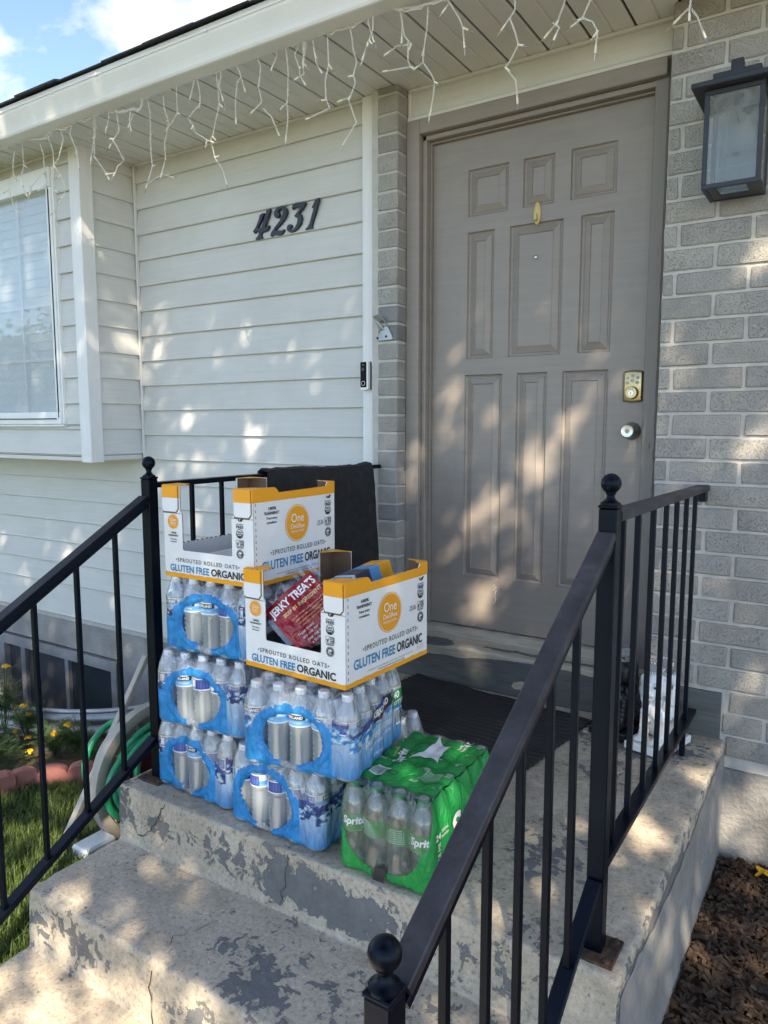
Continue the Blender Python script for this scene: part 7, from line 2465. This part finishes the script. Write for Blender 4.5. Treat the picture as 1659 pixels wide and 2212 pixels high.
# ------------------------------------------------------------------ mulch chips, fallen leaf, grass
def chip_field(n, x0, x1, y0, y1, zf, seed, lmin, lmax):
    rs = np.random.RandomState(seed)
    V, F = [], []
    cx = rs.uniform(x0, x1, n); cyy = rs.uniform(y0, y1, n)
    L = rs.uniform(lmin, lmax, n) * rs.uniform(.5, 1, n); Wd = L * rs.uniform(.18, .40, n); T = rs.uniform(.0015, .005, n)
    base = np.array([(-1, -1, -1), (1, -1, -1), (1, 1, -1), (-1, 1, -1), (-.8, -.7, 1), (.7, -.8, 1), (.8, .7, 1), (-.7, .8, 1)], float)
    faces = np.array([(0, 3, 2, 1), (4, 5, 6, 7), (0, 1, 5, 4), (1, 2, 6, 5), (2, 3, 7, 6), (3, 0, 4, 7)])
    for i in range(n):
        e = Matrix.Rotation(rs.uniform(0, 2 * PI), 3, 'Z') @ Matrix.Rotation(rs.normal(0, .35), 3, 'X') @ Matrix.Rotation(rs.normal(0, .28), 3, 'Y')
        b = base * np.array([L[i] / 2, Wd[i] / 2, T[i]])
        b = b @ np.array(e).T + np.array([cx[i], cyy[i], zf(cx[i], cyy[i]) + rs.uniform(0, .016)])
        V.append(b); F.append(faces + 8 * i)
    me = bpy.data.meshes.new('mulch')
    me.from_pydata(np.concatenate(V).tolist(), [], np.concatenate(F).tolist())
    return me
cm = chip_field(9000, 0.358, 1.35, -1.75, -0.165, lambda x, y: -0.418, 3, .018, .060)
lone('mulch', cm, 'mulch', kind='stuff')
YL = MB()
lobes = []
for k in range(24):
    a = 2 * PI * k / 24
    r = 0.028 * (0.55 + 0.45 * abs(math.cos(a * 2.5)) ** 0.7)
    lobes.append((0.505 + r * 1.2 * math.cos(a), -0.245 + r * math.sin(a), -0.385 + 0.012 * math.sin(a * 3)))
YL.add(lobes + [(0.505, -0.245, -0.372)], [(k, (k + 1) % 24, 24) for k in range(24)])
YL.tube([(0.505, -0.245, -0.372), (0.535, -0.262, -0.380), (0.55, -0.28, -0.390)], 0.0012, 4)
lone('fallen_leaf', YL, 'yellow_leaf', 'curled yellow leaf lying on the dark mulch', 'leaf', (0.505, -0.245, -0.39))
def grass(n, seed, region, hmin, hmax):
    rs = np.random.RandomState(seed)
    V, F = [], []
    k = 0
    while k < n:
        x, y = region(rs)
        if x is None:
            continue
        h = rs.uniform(hmin, hmax); a = rs.uniform(0, 2 * PI); w = rs.uniform(.0012, .0026)
        lean = abs(rs.normal(0, .55)) * h
        dx, dy = math.cos(a) * lean, math.sin(a) * lean
        px, py = -math.sin(a) * w, math.cos(a) * w
        V += [(x - px, y - py, -.495), (x + px, y + py, -.495), (x + dx * .35 + px * .8, y + dy * .35 + py * .8, -.495 + h * .6), (x + dx * .35 - px * .8, y + dy * .35 - py * .8, -.495 + h * .6), (x + dx, y + dy, -.495 + h * .95)]
        o = 5 * k
        F += [(o, o + 1, o + 2, o + 3), (o + 3, o + 2, o + 4)]
        k += 1
    me = bpy.data.meshes.new('grass')
    me.from_pydata(V, [], F)
    return me
def near_lawn(rs):
    x, y = rs.uniform(-2.55, -1.16), rs.uniform(-2.5, -1.0)
    # behind the edging is soil; the reel stands on bare ground
    ex = -2.30 + 0.45 * max(0.0, (y + 1.2)) * 1.25
    if x < ex or y > -1.12 + 0.25 * math.sin(x * 4) * 0.3 and x > -1.9:
        return None, None
    if x > -1.75 and y > -1.30 and rs.rand() < .93:
        return None, None
    d = fbm((x, y, 0), 3.5, 3)
    if rs.rand() > 0.78 + d * 0.6:
        return None, None
    return x, y
gm_ = grass(34000, 5, near_lawn, .035, .085)
lone('lawn_grass', gm_, 'grass', kind='stuff')

# ------------------------------------------------------------------ trees out in the yard
def leaf_cloud(n, clumps, radii, centre, seed, lsize, keep=None, squash=1.0):
    """many small leaf faces spread through clumps of the crown"""
    rs = np.random.RandomState(seed)
    cs = []
    while len(cs) < clumps:
        p = rs.uniform(-1, 1, 3)
        r = np.linalg.norm(p)
        if r < 1:
            cs.append((p * np.array(radii), rs.uniform(.28, .62)))
    V, F = [], []
    k = 0
    tries = 0
    while k < n and tries < n * 6:
        tries += 1
        if rs.rand() < 0.72:
            c, r = cs[rs.randint(len(cs))]
            p = c + rs.normal(0, r * .55, 3)
        else:
            p = rs.uniform(-1, 1, 3)
            if np.linalg.norm(p) > 1:
                continue
            p = p * np.array(radii)
        p = p + np.array(centre)
        L = lsize * rs.uniform(.6, 1.25)
        if keep is not None and not keep(p, L, rs):
            continue
        d = rs.normal(0, 1, 3); d[2] -= .35; d /= np.linalg.norm(d)
        s = np.cross(d, rs.normal(0, 1, 3)); s /= max(1e-6, np.linalg.norm(s))
        V += [tuple(p), tuple(p + d * L * .45 + s * L * .30), tuple(p + d * L), tuple(p + d * L * .45 - s * L * .30)]
        F.append((4 * k, 4 * k + 1, 4 * k + 2, 4 * k + 3))
        k += 1
    me = bpy.data.meshes.new('crown')
    me.from_pydata(V, [], F)
    return me, [tuple(c[0] + np.array(centre)) for c in cs]
def tree(label, base, h_trunk, centre, radii, n, clumps, seed, lsize, keep=None, r0=0.16, group='yard trees across from the porch'):
    t = thing('yard_tree', label, 'tree', base, group)
    me, cs = leaf_cloud(n, clumps, radii, centre, seed, lsize, keep)
    rs = random.Random(seed)
    b = Vector(base); top_ = Vector((centre[0] + rs.uniform(-.2, .2), centre[1], centre[2] - radii[2] * .35))
    pts = [b, b.lerp(top_, .35) + Vector((.08, -.05, 0)), b.lerp(top_, .7) + Vector((-.05, .06, 0)), top_]
    part('trunk', MB().tube(pts, r0, 10, radii=[r0 * 1.3, r0, r0 * .8, r0 * .55]), 'bark', t, smooth='full')
    lm_ = MB()
    for c in rs.sample(cs, min(16, len(cs))):
        c = Vector(c); s0 = pts[2].lerp(top_, rs.random())
        lm_.tube([s0, s0.lerp(c, .5) + Vector((0, 0, .12)), c], .04, 6, radii=[r0 * .4, r0 * .22, .012])
    part('branch', lm_, 'bark', t, smooth='full')
    for v in me.vertices:
        v.co = v.co - Vector(base)
    part('crown', me, 'tree_leaf', t, kind='stuff')
    return t
_S = np.array(SUN_DIR)
_e1 = np.cross(_S, (0, 0, 1)); _e1 /= np.linalg.norm(_e1)
_e2 = np.cross(_S, _e1)
_G = np.array([g[:3] for g in GAPS]); _Gr = np.array([g[3] for g in GAPS])
_Gr = np.where(np.abs(_G[:, 1]) < 0.02, _Gr * 0.72, np.where(_G[:, 1] > -0.12, _Gr * 0.72, np.where(_G[:, 2] < -0.1, _Gr * 0.62, _Gr)))
_Ga, _Gb = _G @ _e1, _G @ _e2
def keep_leaf(p, L, rs):
    """drop leaves whose shade would fall on the chosen sun patches"""
    a, b = p @ _e1, p @ _e2
    wob = 0.72 + 0.75 * mnoise.noise(Vector((a * 9, b * 9, 1.7))) + 0.35 * mnoise.noise(Vector((a * 24, b * 24, 5.1)))
    d = np.hypot((_Ga - a) * 1.25, (_Gb - b) * 0.85) / (np.minimum(_Gr, 0.085) * GAP_SCALE * max(0.3, wob) + L * .27)
    return d.min() > 1.0
GAP_SCALE = 1.05
tree('broad leafy tree in the front yard that shades the porch', (3.6, -6.7, -0.5), 3.0, (1.78, -4.60, 5.50), (3.5, 1.6, 2.05), 46000, 300, 41, 0.105, keep_leaf, 0.17)
for i, (x, y, h, rx, s) in enumerate(((-21.0, -11.5, 3.6, 2.4, 51), (-29, -19.0, 5.6, 3.6, 52), (-20.0, -18.5, 3.4, 2.2, 53), (-33.0, -14.0, 5.0, 3.2, 54))):
    tree(('rounded shrub-like tree across the lawn', 'tall spreading tree beyond the lawn', 'small leafy tree near the street', 'wide tree at the far side of the yard')[i], (x, y, -0.5), 1.2, (x, y, h * .55), (rx, rx, h * .5), 5200, 60, s, 0.26, None, 0.14)
